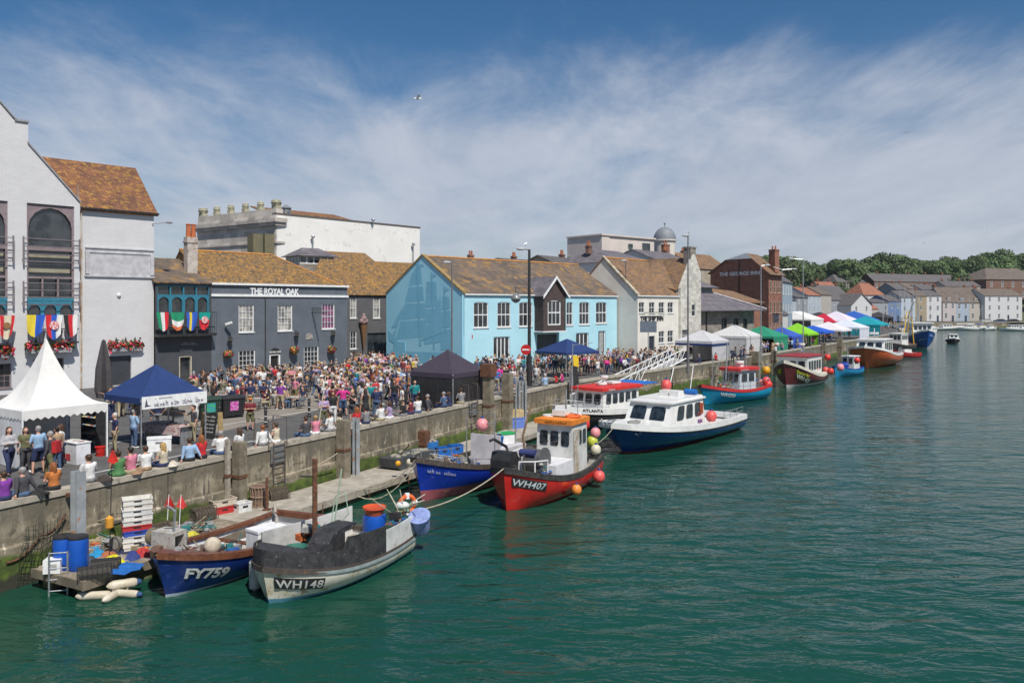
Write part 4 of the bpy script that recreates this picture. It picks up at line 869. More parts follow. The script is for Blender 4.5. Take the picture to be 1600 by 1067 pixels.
# hill
def hill_h(x,y):
    d=y;a=max(0,min(1,(d-312+max(0,150-x)*.15)/105));a=a*a*(3-2*a);return QZ+.05+a*(15+4*math.sin(x*.013+1)+3*math.sin(x*.031))
mb=MB();nx_,ny_=50,16;
for j in range(ny_+1):
    for i in range(nx_+1):
        x,y=20+i*24,300+j*24;mb.v.append((x,y,hill_h(x,y)))
for j in range(ny_):
    for i in range(nx_):a=j*(nx_+1)+i;mb.f.append((a,a+1,a+nx_+2,a+nx_+1));mb.m.append(0)
struct('hill',mb,mat('rough grass',(.06,.085,.03),(.08,.09,.04),scale=.05,rough=1),True)
# trees
def leaf_mat(name,c,c2):
    m=bpy.data.materials.new(name);m.use_nodes=True;t=m.node_tree;n=t.nodes;L=t.links.new;b=n['Principled BSDF'];b.inputs['Roughness'].default_value=.75
    oi=n.new('ShaderNodeObjectInfo');tcn=n.new('ShaderNodeTexCoord');no=n.new('ShaderNodeTexNoise');no.inputs['Scale'].default_value=.35;no.inputs['Detail'].default_value=5;L(tcn.outputs['Object'],no.inputs['Vector'])
    mr=n.new('ShaderNodeMapRange');mr.inputs[1].default_value=.35;mr.inputs[2].default_value=.65;L(no.outputs[0],mr.inputs[0])
    mx_=n.new('ShaderNodeMix');mx_.data_type='RGBA';L(mr.outputs[0],mx_.inputs[0]);mx_.inputs[6].default_value=(*c,1);mx_.inputs[7].default_value=(*c2,1)
    h=n.new('ShaderNodeHueSaturation');m1=n.new('ShaderNodeMapRange');m1.inputs[3].default_value=.7;m1.inputs[4].default_value=1.35;L(oi.outputs['Random'],m1.inputs[0]);L(m1.outputs[0],h.inputs['Value'])
    m2=n.new('ShaderNodeMapRange');m2.inputs[3].default_value=.475;m2.inputs[4].default_value=.515;L(oi.outputs['Random'],m2.inputs[0]);L(m2.outputs[0],h.inputs['Hue']);L(mx_.outputs[2],h.inputs['Color']);L(h.outputs[0],b.inputs['Base Color'])
    return m
leafm=leaf_mat('tree leaves',(.045,.08,.024),(.085,.135,.04));bark=mat('bark',(.09,.07,.05),scale=5,rough=.95)
def tree_proto(seed,h=13,w_=6.5,nl=1500,ls=.5):
    rr=random.Random(seed);t=thing('tree','x','tree');tk=MB()
    tk.tube([(0,0,-1),(.1,0,h*.2),(-.1,.1,h*.45)],[.45,.35,.2],7)
    lobes=[]
    for k in range(13):
        a=rr.uniform(0,6.28);rad=w_*.62*math.sqrt(rr.random());z=h*(.38+.5*rr.random());s=w_*rr.uniform(.3,.48)*(1.1-.4*(z/h-.4));c=(rad*math.cos(a)*(1.15-.7*max(0,z/h-.5)),rad*math.sin(a)*(1.15-.7*max(0,z/h-.5)),z);lobes.append((c,s))
        if k<6:tk.tube([(0,0,h*.25),(c[0]*.5,c[1]*.5,(h*.3+c[2])/2),c],[.2,.12,.04],5)
    tk.build('trunk',bark,t,True)
    cr_=MB()
    for k in range(nl):
        c,s=rr.choice(lobes);d=V((rr.gauss(0,1),rr.gauss(0,1),rr.gauss(0,1))).normalized();p=V(c)+V((d.x*s,d.y*s,d.z*s*.8))*rr.uniform(.72,1.05)
        n_=(d+V((rr.uniform(-.7,.7),rr.uniform(-.7,.7),rr.uniform(-.3,.9)))).normalized();q=n_.to_track_quat('Z','Y');l=ls*rr.uniform(.6,1.3);rot=rr.uniform(0,3)
        pts=[q@V((l*math.cos(rot+i*1.5708)*(1 if i%2 else .7),l*math.sin(rot+i*1.5708)*(1 if i%2 else .7),0))+p for i in range(4)];cr_.add(pts,[(0,1,2,3)])
    cr_.build('crown',leafm,t);return t
protos=[tree_proto(s,h,w_,3000,.42)for s,h,w_ in((1,13,6.5),(2,15,7.5),(3,11,7),(4,16,6))]
rr=random.Random(11);spots=[]
for px in range(1196,1680,13):
    for row,(d,yj)in enumerate(((330,0),(365,0),(400,0),(430,0))):
        if px<1300 and row==3:continue
        if px>1360 and row==0:continue
        if 1366<px<1500 and row==1:continue
        spots.append((px+rr.uniform(-6,6),d+rr.uniform(-12,12)))
first={}
shape_w=['round','broad','low spreading','tall']
def tree_place(px):
    lm=[(1205,'behind the brick inn'),(1240,'beyond the tall lamp post'),(1275,'above the orange roofed house'),(1310,'above the tan stone house'),(1350,'above the two chimney stone house'),(1390,'above the red hipped roof'),(1420,'above the brick terrace second chimney'),(1450,'above the middle of the brick terrace'),(1490,'above the last brick terrace chimney'),(1520,'beside the brick terrace gable end'),(1550,'left of the hipped brick house'),(1590,'behind the hipped brick house'),(1700,'at the right edge of the hill')]
    for x,s in lm:
        if px<x:return s
used_lab={}
for i,(px,d)in enumerate(spots):
    k=rr.randrange(4);p=PD(px,d).xy;z=hill_h(p.x,p.y)-.5
    top=398+8*math.sin(px*.031)+5*math.sin(px*.083+2)
    if 1240<px<1370:top+=8
    if px>1560 or 1440<px<1480:top-=4
    if px<1240:top-=2
    want=ZD(top+rr.uniform(-3,7),d)-z;H_=(13,15,11,16)[k];s=max(.55,min(1.5,want/H_))
    if d<350:s=min(s,.95)
    row='front row' if d<345 else 'second row' if d<385 else 'back row' if d<418 else 'rearmost'
    base=f"{shape_w[k]} leafy tree {tree_place(px)}, {row}";used_lab[base]=used_lab.get(base,0)+1
    nth=['',', the fuller crown',', the narrower crown',', the smaller crown',', the darker crown'][min(used_lab[base]-1,4)]
    t=dup(protos[k])if k in first else protos[k];first[k]=1
    t.location=(p.x,p.y,z);t.rotation_euler=(0,0,rr.uniform(0,6.28));t.scale=(s*rr.uniform(.9,1.15),s*rr.uniform(.9,1.15),s)
    t['label']=base+nth;t['group']='trees on the far hill'
# lower trees between the houses
for px,d,s,lab in((1388,305,.55,'small bushy tree beside the red hipped roof'),(1300,300,.7,'bushy tree behind the tan stone gabled house'),(1240,260,.6,'tree rising behind the small pale cottage'),(1560,325,.5,'small tree in front of the hipped brick house'),(1345,325,.6,'dark tree right of the two chimney house')):
    p=PD(px,d).xy;t=dup(protos[2],(p.x,p.y,hill_h(p.x,p.y)-.3),px*.1,lab,'trees on the far hill');t.scale=(s,s,s)
# ================================================================ BOATS
class Hull:
    """local +x to the bow, z=0 the water line"""
    def __init__(s,L,B,stern,mid,bow,draft=.5,rake=.9,tw=.8,tm=.42,pf=2.3,qf=1.0,dk=.5,e0=3.4,e1=1.35,boot=.12,chine=0):
        s.__dict__.update(L=L,B=B,stern=stern,mid=mid,bow=bow,draft=draft,rake=rake,tw=tw,tm=tm,pf=pf,qf=qf,dk=dk,e0=e0,e1=e1,boot=boot)
    def sheer(s,t):
        a=s.stern;c=2*(s.stern+s.bow)-4*s.mid;b=s.bow-a-c;return a+b*t+c*t*t
    def plan(s,t):
        if t<s.tm:q=t/s.tm;return s.tw+(1-s.tw)*math.sin(q*math.pi/2)
        q=(t-s.tm)/(1-s.tm);return max(0,1-q**s.pf)**s.qf
    def pos(s,t,z,side=1,off=0.):
        sh=s.sheer(t);k=max(0.,min(1.2,(z+s.draft)/(sh+s.draft)));e=s.e0+(s.e1-s.e0)*t**1.3
        hb=s.B/2*s.plan(t)*(1-(1-min(k,1))**e)if k<1 else s.B/2*s.plan(t)
        x=-s.L/2+s.L*t-s.rake*(1-k)*t**3;return V((x,side*(hb+off),z))
    def inner(s,t,z,side,th=.09):
        p=s.pos(min(t,.985),max(z,s.sheer(t)-.9),side);p.z=z;p.y=side*max(0,abs(p.y)-th);p.x-=th*t;return p
    def build(s,par,top,bottom,inside,deckm,rail,n=26,boot_m=None,rail_w=.13,rail_h=.1,strake=None):
        ts=[i/n for i in range(n+1)];ts=[1-(1-t)**1.0 for t in ts];mb=MB();rows=10;zb=s.boot
        def zs(t):
            sh=s.sheer(t);return[-s.draft+(zb+s.draft)*i/3 for i in range(4)]+[zb+(sh-zb)*i/6 for i in range(1,7)]
        for side in(1,-1):
            vs=[];fs=[];ms=[]
            for t in ts:vs+=[s.pos(t,z,side)for z in zs(t)]
            for i in range(n):
                for j in range(rows-1):a=i*rows+j;fs.append((a,a+1,a+rows+1,a+rows));ms.append(1 if j<3 else 0)
            o=len(mb.v);mb.v+=[tuple(v)for v in vs];mb.f+=[tuple(k+o for k in f)for f in fs];mb.m+=ms
        for j in range(rows-1): # transom
            z0,z1=zs(0)[j],zs(0)[j+1];q=[s.pos(0,z0,1),s.pos(0,z1,1),s.pos(0,z1,-1),s.pos(0,z0,-1)];mb.add(q,[(0,1,2,3)],1 if j<3 else 0)
        hull=mb.build('hull',[top,bottom],par,'all')
        hull.data.set_sharp_from_angle(angle=R(50))
        # inside of the bulwark
        mi=MB()
        for side in(1,-1):
            vs=[]
            for t in ts:sh=s.sheer(t);vs+=[s.inner(t,sh-.01,side),s.inner(t,sh-s.dk,side)]
            mi.add(vs,[(2*i,2*i+1,2*i+3,2*i+2)for i in range(n)])
        mi.add([s.inner(0,s.sheer(0)-.01,1)+V((.08,0,0)),s.inner(0,s.sheer(0)-s.dk,1)+V((.08,0,0)),s.inner(0,s.sheer(0)-s.dk,-1)+V((.08,0,0)),s.inner(0,s.sheer(0)-.01,-1)+V((.08,0,0))],[(0,1,2,3)])
        mi.build('bulwark',inside,par)
        md=MB();vs=[]
        for t in ts:vs+=[s.inner(t,s.sheer(t)-s.dk+.01,1),s.inner(t,s.sheer(t)-s.dk+.01,-1)]
        md.add(vs,[(2*i,2*i+1,2*i+3,2*i+2)for i in range(n)]);md.build('deck',deckm,par)
        mr=MB()
        for side in(1,-1):
            ring=[]
            for t in ts:
                p=s.pos(t,s.sheer(t),side);q=p+V((0,side*.035,0));r_in=s.pos(t,s.sheer(t),side);r_in.y=side*max(0,abs(r_in.y)-rail_w);r_in.x-=rail_w*t**4*.8
                q.x+=.04*t**6
                ring.append([q+V((0,0,-rail_h*.6)),q+V((0,0,rail_h*.4)),r_in+V((0,0,rail_h*.4)),r_in+V((0,0,-rail_h*.2))])
            vs=[tuple(p)for r in ring for p in r];fs=[(4*i+j,4*i+(j+1)%4,4*i+4+(j+1)%4,4*i+4+j)for i in range(n)for j in range(4)];mr.add(vs,fs)
        a=s.pos(0,s.sheer(0),1);mr.bx(a.x-.05,a.x+rail_w,-a.y,a.y,a.z-rail_h*.6,a.z+rail_h*.4);mr.build('gunwale',rail,par)
        if strake:
            (zo,hh,m_)=strake;mk=MB()
            for side in(1,-1):
                vs=[]
                for t in ts:
                    z=s.sheer(t)-zo;vs+=[s.pos(t,z,side,.002),s.pos(t,z,side,.05),s.pos(t,z-hh,side,.05),s.pos(t,z-hh,side,.002)]
                mk.add(vs,[(4*i+j,4*i+j+1,4*i+5+j,4*i+4+j)for i in range(n)for j in range(3)])
            mk.build('rubbing_strake',m_,par)
        return hull
    def text(s,par,body,t0,below,size,m,side=1,bold=.01,sx=1.0,shear=0.,back=None,name='lettering',spacing=1.0,off=.035):
        vs,fs=text_geo(body,size,0,bold,shear,spacing)if body[0]!='~' else scribble(float(body[1:]),size,5)
        vs,fs=chop(vs,fs,size*.22);zr=s.sheer(.93)-below;tab=[(0.,1.)];pv_=s.pos(1.,zr)
        for i in range(1,200):t=1-i/220;p=s.pos(t,zr);tab.append((tab[-1][0]+(p-pv_).length,t));pv_=p
        def tt(d):
            for(a,ta),(b,tb)in zip(tab,tab[1:]):
                if d<=b:return ta+(tb-ta)*(d-a)/max(b-a,1e-6)
            return tab[-1][1]
        wt=max(v[0]for v in vs)*sx
        def mp(x,y,o):
            x*=sx;t=tt(max(t0+(x if side>0 else wt-x),0));q=s.pos(t,s.sheer(t)-below+y,side);q2=s.pos(t-.004,q.z,side);d=q2-q;n_=V((d.y,-d.x,0)).normalized();n_=n_ if n_.y*side>0 else-n_;return q+n_*o
        xm=max(v[0]for v in vs);x0=min(v[0]for v in vs)
        if back:
            mb=MB();nn=16;h0,h1=-.14*size,.86*size;g=[]
            for i in range(nn+1):x=x0-.1*size+(xm-x0+.2*size)*i/nn;g+=[mp(x,h0+(h1-h0)*j/5,off-.014)for j in range(6)]
            mb.add(g,[(6*i+j,6*i+j+1,6*i+7+j,6*i+6+j)for i in range(nn)for j in range(5)]);mb.build('name_panel',back,par)
        mb=MB();mb.add([mp(x,y,off)for x,y,z in vs],fs);return mb.build(name,m,par)
def boat(name,label,cat,stem,axis,L,rake=0.,group=None):
    """stem: world xy where the stem meets the water; axis: unit direction stern to bow"""
    a=V(axis).normalized();c=V(stem)-a*(L/2-rake);return thing(name,label,cat,(c.x,c.y,0),math.atan2(a.y,a.x),group)
def cabin(par,x0,x1,hw,z0,z1,m,roofm,wins_f=3,wins_s=3,slope=.15,slope_b=0.,taper=.06,wz=(.5,.88),glassm=None,over=.12,rt=.07,name='wheelhouse',frame=None,round_=0,side_x=None,wins_b=0,roof_name='roof',crown=.05):
    """a boat's wheelhouse: walls, separate windows (each with its pane) and a roof; bow side is +x"""
    glassm=glassm or glass2;dz_=z1-z0;w1=hw*(1-taper)
    c0=[(x0,-hw),(x1,-hw),(x1,hw),(x0,hw)];c1=[(x0+slope_b,-w1),(x1-slope*dz_,-w1),(x1-slope*dz_,w1),(x0+slope_b,w1)]
    mb=MB();mb.add([(*p,z0)for p in c0]+[(*p,z1)for p in c1],[(0,1,5,4),(1,2,6,5),(2,3,7,6),(3,0,4,7),(4,5,6,7)])
    o=mb.build(name,m,par)
    def L3(p,q,f):return V(p)*(1-f)+V(q)*f
    def face(i,j,n,lab,f0=.05,f1=.95):
        A,B_,C,D=V((*c0[i],z0)),V((*c0[j],z0)),V((*c1[j],z1)),V((*c1[i],z1));nrm=(B_-A).cross(D-A).normalized();ctr=V((x0+x1,0,z0+z1))/2
        if nrm.dot((A+C)/2-ctr)<0:nrm=-nrm
        for k in range(n):
            a=f0+(f1-f0)*(k+.12)/n;b=f0+(f1-f0)*(k+.88)/n
            def pt(u,v,off):return(A*(1-u)+B_*u)*(1-v)+(D*(1-u)+C*u)*v+nrm*off
            def ring(a,b,v0,v1,off,r=.18):
                pts=[];dw=(b-a)*r;dh=(v1-v0)*r
                for(cx,cy,sx_,sy_)in((b-dw,v0+dh,1,-1),(b-dw,v1-dh,1,1),(a+dw,v1-dh,-1,1),(a+dw,v0+dh,-1,-1)):
                    pts+=[pt(cx+sx_*dw*.0+0,cy+sy_*dh,off),pt(cx+sx_*dw*.7,cy+sy_*dh*.7,off),pt(cx+sx_*dw,cy,off)]if sx_*sy_<0 else[pt(cx+sx_*dw,cy,off),pt(cx+sx_*dw*.7,cy+sy_*dh*.7,off),pt(cx,cy+sy_*dh,off)]
                return pts
            e=.022/(B_-A).length;ev=.022/dz_;fr=MB();R0=ring(a-e,b+e,wz[0]-ev,wz[1]+ev,.012);fr.add(R0,[tuple(range(len(R0)))]);f_=fr.build('window_frame',frame or m,o)
            R1=ring(a,b,wz[0],wz[1],.022);gg=MB();gg.add(R1,[tuple(range(len(R1)))]);gg.build('pane',glassm,f_)
    if wins_f:face(1,2,wins_f,'front')
    s0,s1=side_x or(.05,.95)
    if wins_s:face(0,1,wins_s,'s',s0,s1);face(3,2,wins_s,'s',s0,s1)
    if wins_b:face(0,3,wins_b,'b')
    if roofm:
        r=MB();q=over;pts=[(c1[0][0]-q,-w1-q),(c1[1][0]+q*1.6,-w1-q*.8),(c1[1][0]+q*2.0,0),(c1[2][0]+q*1.6,w1+q*.8),(c1[3][0]-q,w1+q)];n=len(pts)
        vs=[(*p,z1+.003)for p in pts]+[(*p,z1+rt)for p in pts]+[(p[0]*.9+.1*(c1[0][0]+c1[1][0])/2,p[1]*.8,z1+rt+crown)for p in pts]
        r.add(vs,[tuple(range(n))[::-1],tuple(range(2*n,3*n))]+[(i,(i+1)%n,n+(i+1)%n,n+i)for i in range(n)]+[(n+i,n+(i+1)%n,2*n+(i+1)%n,2*n+i)for i in range(n)]);r.build(roof_name,roofm,par)
    return o
def rail(par,pts,h,r=.018,posts=None,m=None,name='handrail',mid=False):
    mb=MB();P_=[V(p)for p in pts];mb.tube([P_[0]]+[p+V((0,0,h))for p in P_]+[P_[-1]],r,6)
    if mid:mb.tube([p+V((0,0,h*.5))for p in P_],r*.8,5)
    for p in P_[1:-1]:mb.cyl(p,p+V((0,0,h)),r,n=5)
    return mb.build(name,m or steel,par)
def buoy(label,p,r,c,name='buoy',group='round fender buoys',sq=1.0):
    t=thing(name,label,'buoy',p,0,group);mb=MB();mb.ball((0,0,0),r,14,sc=(1,1,1.08*sq));mb.build('float',mat('buoy '+c[0],c[1],tuple(x*.8 for x in c[1]),scale=6,rough=.45,c3=tuple(min(1,x*.8+.08)for x in c[1])),t,'all')
    q=MB();q.cyl((0,0,r*.95),(0,0,r*1.35),r*.3,r*.22,8);q.build('collar',mat('buoy collar blue',(.02,.05,.2),scale=3),t,True);return t
def rope(label,pts,r=.03,sag=0.,name='rope',m=None):
    pts=[V(p)for p in pts];out_=[]
    for a,b in zip(pts,pts[1:]):
        for i in range(12):
            f=i/12;p=a.lerp(b,f);p.z-=sag*4*f*(1-f);out_.append(p)
    out_.append(pts[-1]);o=pts[0].copy();mb=MB();mb.tube([p-o for p in out_],r,6);ob=mb.build(name,m or rope_m,None,True,o);return tag(ob,label,'rope')
BC={k:(k,c)for k,c in dict(orange=(.75,.13,.03),red=(.7,.04,.03),pink=(.75,.28,.3),coral=(.72,.1,.09),lime=(.5,.55,.06),cream=(.6,.55,.42),yellow=(.75,.35,.01),blue=(.01,.14,.5),amber=(.75,.25,.04)).items()}
rot=mat('stained grey deck',(.42,.40,.36),(.30,.28,.24),scale=2.5,rough=.8,c3=(.22,.16,.1))
boat_white=mat('white gelcoat',(.72,.72,.70),(.64,.64,.62),scale=1.4,rough=.3)
boat_white_worn=mat('worn white boat paint',(.6,.6,.58),(.48,.48,.46),scale=1.8,rough=.55,c3=(.42,.33,.22),c3t=.585)
GP=[mat('gear '+k,c,tuple(x*.6 for x in c),scale=9,rough=.85)for k,c in dict(tan=(.36,.3,.2),teal=(.03,.2,.2),black=(.03,.03,.03),cream=(.55,.52,.44),orange=(.55,.13,.03),blue=(.02,.1,.35),brown=(.14,.1,.07),grey=(.3,.3,.3)).items()]
def gear(b,x,y,z,r,seed,n=26,mis=(0,1,2,3,4,5,6,7),h=.35,name='gear_pile'):
    rg=random.Random(seed);q=MB()
    for i in range(n):
        a=rg.uniform(0,6.28);d=r*math.sqrt(rg.random());px_,py_=x+d*math.cos(a),y+d*math.sin(a)*.7;pz=z+rg.uniform(0,h)*(1-d/r*.7);k=rg.random();mi=rg.choice(mis)
        if k<.45:q.tube([(px_+.16*math.cos(t),py_+.16*math.sin(t),pz+.03*math.sin(2*t))for t in[j*.7+a for j in range(9)]],.022,5,mi)
        elif k<.65:q.ball((px_,py_,pz+.05),rg.uniform(.07,.14),8,mi,(1.3,1,.8))
        elif k<.85:v=V((rg.uniform(-1,1),rg.uniform(-1,1),rg.uniform(0,.9)))*rg.uniform(.3,.6);q.cyl((px_,py_,pz),V((px_,py_,pz))+v,.018,n=5,mi=mi)
        else:q.box((px_,py_,pz+.08),(rg.uniform(.2,.4),rg.uniform(.15,.3),rg.uniform(.12,.25)),mi,rg.uniform(0,3))
    return q.build(name,GP,b,True)
# ---- open blue boat at the near end of the pontoon
b=boat('fishing_boat','open blue fishing boat FY759 with brown timber gunwale','fishing boat',(P(262,932).x,P(262,932).y),(-.36,-.93),7.4,.45)
h=Hull(7.4,3.1,.85,.85,1.42,.5,.5,.82,.5,3.2,.8,.55,3.2,1.6,.10)
navy=mat('worn navy hull',(.008,.03,.17),(.006,.022,.13),scale=1.2,rough=.35,c3=(.03,.07,.24));
h.build(b,navy,mat('pale blue boot paint',(.38,.46,.52),(.3,.36,.4)),mat('white inner planks',(.6,.62,.64),(.45,.46,.47),scale=3,rough=.7),rot,wood_brown,rail_w=.2,rail_h=.2)
h.text(b,'FY759',.62,.72,.46,mat('silver letters',(.6,.62,.6),(.45,.46,.45),scale=8),1,.02,shear=.15,sx=1.15,off=.036)
h.text(b,'FY759',.66,.735,.46,black,1,.02,shear=.15,sx=1.15,name='lettering_shadow',off=.022)
fd=MB();vs_=[]
for i in range(9):t=.72+.27*i/8;vs_+=[h.inner(t,h.sheer(t)-.02,1,.12),h.inner(t,h.sheer(t)-.02,-1,.12)]
fd.add(vs_,[(2*i,2*i+1,2*i+3,2*i+2)for i in range(8)]);fd.build('foredeck',mat('worn maroon foredeck',(.16,.05,.04),(.11,.05,.045),scale=4,c3=(.3,.22,.19)),b)
for i,t in enumerate((.2,.45,.62)):
    y=h.inner(t,.6,1).y;MB().bx(h.pos(t,.6).x-.13,h.pos(t,.6).x+.13,-y,y,.62,.67).build('thwart',wood_brown,b)
hl=thing('net_hauler','grey metal net hauler standing at the blue open boat bow','net hauler',(b.matrix_world@V((0,0,0))),b.rotation_euler[2])
hx=V(b.location)+V((math.cos(b.rotation_euler[2])*2.3,math.sin(b.rotation_euler[2])*2.3,.95));hl.location=hx+V((-.9,.5,.1))
q=MB();q.bx(-.35,.35,-.5,.5,0,.08);q.bx(-.3,.3,-.45,.45,.5,.62);q.bx(-.3,-.2,-.45,.45,.08,.5);q.bx(.2,.3,-.45,.45,.08,.5);q.build('frame',mat('pale grey casing',(.42,.41,.38),(.3,.28,.25),scale=4,c3=(.25,.15,.09)),hl)
q=MB();q.cyl((-.32,.15,.3),(-.45,.15,.3),.24,n=16);q.cyl((-.45,.15,.3),(-.5,.15,.3),.09,n=10);q.build('drum',steel,hl,True)
q=MB();q.tube([(.1,.3,.62),(.1,.35,1.3),(.3,.2,1.5)],.05);q.build('arm',steel,hl,True)
q=MB();q.cyl((.0,-.75,.35),(.0,-.55,.35),.28,n=16);q.cyl((0,-.6,.35),(0,-.3,.35),.1);q.build('roller',mat('dull bronze',(.3,.24,.16),scale=5,metal=.4,rough=.5),hl,True)
pb=thing('buoy','dirty cream round buoy lying on the blue open boat foredeck','buoy',tuple(P(332,852,1.25)),0);MB().ball((0,0,0),.28,12).build('float',mat('dirty cream',(.5,.44,.34),(.38,.33,.25),scale=6),pb,'all')
# ---- black and white work boat
b=boat('fishing_boat','white and rust streaked fishing boat WH148 with black patched wheel shelter','fishing boat',P(423,941).xy,(-.42,-.908),6.4,.35)
b148=b;h=Hull(6.4,3.35,.64,.68,1.12,.5,.4,.84,.5,3.0,.76,.25,3.2,2.0,.14);h148=h
h.build(b,mat('rust streaked cream hull',(.74,.71,.6),(.6,.55,.42),scale=1.1,rough=.55,c3=(.38,.27,.12),c3t=.545),mat('pale blue antifouling',(.1,.3,.4),(.08,.24,.32)),boat_white_worn,rot,mat('dark worn rubber',(.05,.045,.04),(.08,.06,.05),scale=5,c3=(.2,.09,.04)),rail_w=.12,rail_h=.16,strake=(.02,.1,mat('green grey strake',(.3,.36,.36),scale=3)))
h.text(b,'WH148',.32,.55,.36,mat('off white letters',(.62,.62,.58),scale=9),1,.008,back=black,sx=1.12,spacing=1.08)
tar=mat('patched black paint',(.022,.022,.024),(.045,.044,.045),scale=4,rough=.6,c3=(.24,.235,.22),c3t=.6)
gear(b,-.9,-.9,.45,.6,3,20);gear(b,.7,-.7,.45,.6,4,26);gear(b,-2.6,.9,1.1,.45,5,16);gear(b,-.2,-.9,.9,.5,38,30,h=.8)
for side,ta,hf,hb,m_ in((1,.36,.56,.95,tar),(-1,.76,.56,.56,tar),(-1,.36,.78,.78,boat_white_worn)):
    q=MB();vs_=[];NN=22;tb=1. if m_ is tar else .755
    for i in range(NN+1):
        t=ta+(tb-ta)*i/NN;sh=h.sheer(t);ht=hb if t<.70 else hf
        p=h.pos(t,sh,side);a_=p+V((0,side*.01,.06));c_=p+V((-.02*t,0,ht));vs_+=[a_,c_,c_+V((0,-side*.05,0)),a_+V((0,-side*.05,0))]
    q.add(vs_,[(4*i+j,4*i+(j+1)%4,4*i+4+(j+1)%4,4*i+4+j)for i in range(NN)for j in range(4)]+[(0,1,2,3)]);q.build('raised_bulwark',m_,b)
for side in(1,-1):
    q=MB();vs_=[]
    for i in range(13):
        t=.01+.35*i/12;p=h.pos(t,h.sheer(t),side);ht=.78;vs_+=[p+V((0,0,.05)),p+V((0,0,ht)),p+V((0,-side*.05,ht)),p+V((0,-side*.05,.05))]
    q.add(vs_,[(4*i+j,4*i+(j+1)%4,4*i+4+(j+1)%4,4*i+4+j)for i in range(12)for j in range(4)]+[(0,1,2,3)]);q.build('aft_bulwark',boat_white_worn,b)
q=MB();vs_=[]
for i in range(8):t=.78+.21*i/7;vs_+=[h.inner(t,h.sheer(t)+.5,1,.1),h.inner(t,h.sheer(t)+.5,-1,.1)]
q.add(vs_,[(2*i,2*i+1,2*i+3,2*i+2)for i in range(7)]);q.build('foredeck',tar,b)
q=MB();q.prism([(.9,1.0),(1.85,1.3),(1.75,1.6),(1.5,1.85),(1.2,1.95),(.3,1.95),(.3,1.9),(.9,1.8)],.55,1.3,0);q.build('spray_hood',tar,b)
q=MB();q.bx(-1.6,-.3,-.7,.7,.42,.5);q.build('hatch',mat('black rubber mat',(.03,.03,.03),scale=8,rough=.9),b)
q=MB();q.cyl((.4,-.3,.4),(.4,-.3,3.9),.085,n=8);q.build('mast',rust,b,True)
q=MB();q.cyl((.6,.5,1.0),(.15,.6,3.6),.025,n=5);q.tube([(.5,.5,1.6),(.3,1.0,2.2),(.25,.8,2.9),(.3,.45,2.7),(.45,.4,1.8)],.02,5);q.build('landing_net',mat('green grey pole',(.3,.4,.3),scale=6),b)
# ---- cobalt boat behind
b=boat('fishing_boat','cobalt blue fishing boat with pink boot line moored behind the red one','fishing boat',P(660,783).xy,(-.52,-.855),9.2,.5)
h=Hull(9.2,3.4,1.3,1.15,2.0,.6,.6,.85,.5,3.2,.8,.55,3.2,1.3,.52)
h.build(b,mat('cobalt hull',(.008,.035,.36),(.006,.028,.28),scale=.9,rough=.3,c3=(.01,.05,.4)),mat('faded pink antifouling',(.36,.09,.11),(.28,.07,.09),scale=2,c3=(.42,.2,.19)),rot,mat('grey foredeck',(.45,.44,.42),scale=2,c3=(.33,.3,.26)),mat('black brown gunwale',(.045,.035,.03),(.09,.07,.055),scale=6),rail_h=.22,rail_w=.16)
h.text(b,'~1.5',.45,.52,.2,mat('worn white script',(.5,.52,.6),scale=9),1,.004,shear=.3,sx=.9)
rail(b,[tuple(h.inner(t,h.sheer(t),-1,.05))for t in(.3,.45,.6,.75,.88,.97)],.45,.022);rail(b,[tuple(h.inner(t,h.sheer(t),1,.05))for t in(.6,.72,.84,.96)],.35,.022)
q=MB();q.tube([(-.2,-.5,.9),(-.2,-.5,3.6),(-.2,1.2,3.6),(-.2,1.2,.9)],.035);q.tube([(-.2,1.2,3.1),(-.2,.5,3.1)],.03);q.build('gantry',steel,b,True)
q=MB();q.bx(-3.8,-1.4,-1.0,.9,.7,1.6);q.bx(-1.4,-1.3,-1.0,.8,.7,2.3);q.build('deck_locker',mat('pale mauve grey panel',(.55,.53,.56),scale=1.5),b)
cobalt=b;hc=h;gear(b,3.1,0,1.55,.8,6,34,(0,3,6,7));gear(b,1.2,-.2,1.0,.9,7,50,h=.8)
q=MB();q.cyl((-3.2,.6,1.0),(-3.2,.6,4.2),.04,n=6);q.build('mast',steel,b)
# ---- red boat with orange roofed wheelhouse
b=boat('fishing_boat','red fishing boat WH407 with white wheelhouse and bright orange roof','fishing boat',P(792,798).xy,(-.47,-.883),8.1,.3)
bred=b;h=Hull(8.1,3.4,1.25,1.02,1.85,.6,.35,.85,.5,3.6,.75,.5,3.2,2.0,.03);hred=h
redm=mat('glossy red hull',(.58,.022,.018),(.45,.016,.014),scale=1.1,rough=.22,coat=.4,c3=(.5,.03,.02))
h.build(b,redm,mat('dark red antifouling',(.2,.02,.015)),mat('dirty white bulwark',(.55,.54,.52),(.42,.4,.38),scale=3),rot,mat('black rubber gunwale',(.02,.02,.02),(.05,.05,.045),scale=5),rail_h=.24,rail_w=.12)
h.text(b,'WH407',.28,.62,.42,mat('silver blue letters',(.55,.6,.62),scale=9),1,.006,shear=.3,back=black,sx=1.1,off=.03,spacing=1.06)
h.text(b,'WH407',6.9,.58,.36,mat('silver blue letters',(.5,.5,.5)),1,.02,shear=.3,sx=1.0,off=.03)
cabin(b,-3.0,-1.1,.98,.75,3.15,boat_white_worn,mat('orange cabin roof',(.72,.22,.02),(.6,.18,.02),scale=3,rough=.5,c3=(.5,.25,.1)),3,3,.05,.0,.03,(.56,.86),over=.12,rt=.24)
vs_,fs_=text_geo('KAREN LYNN',.19,.004,.004)
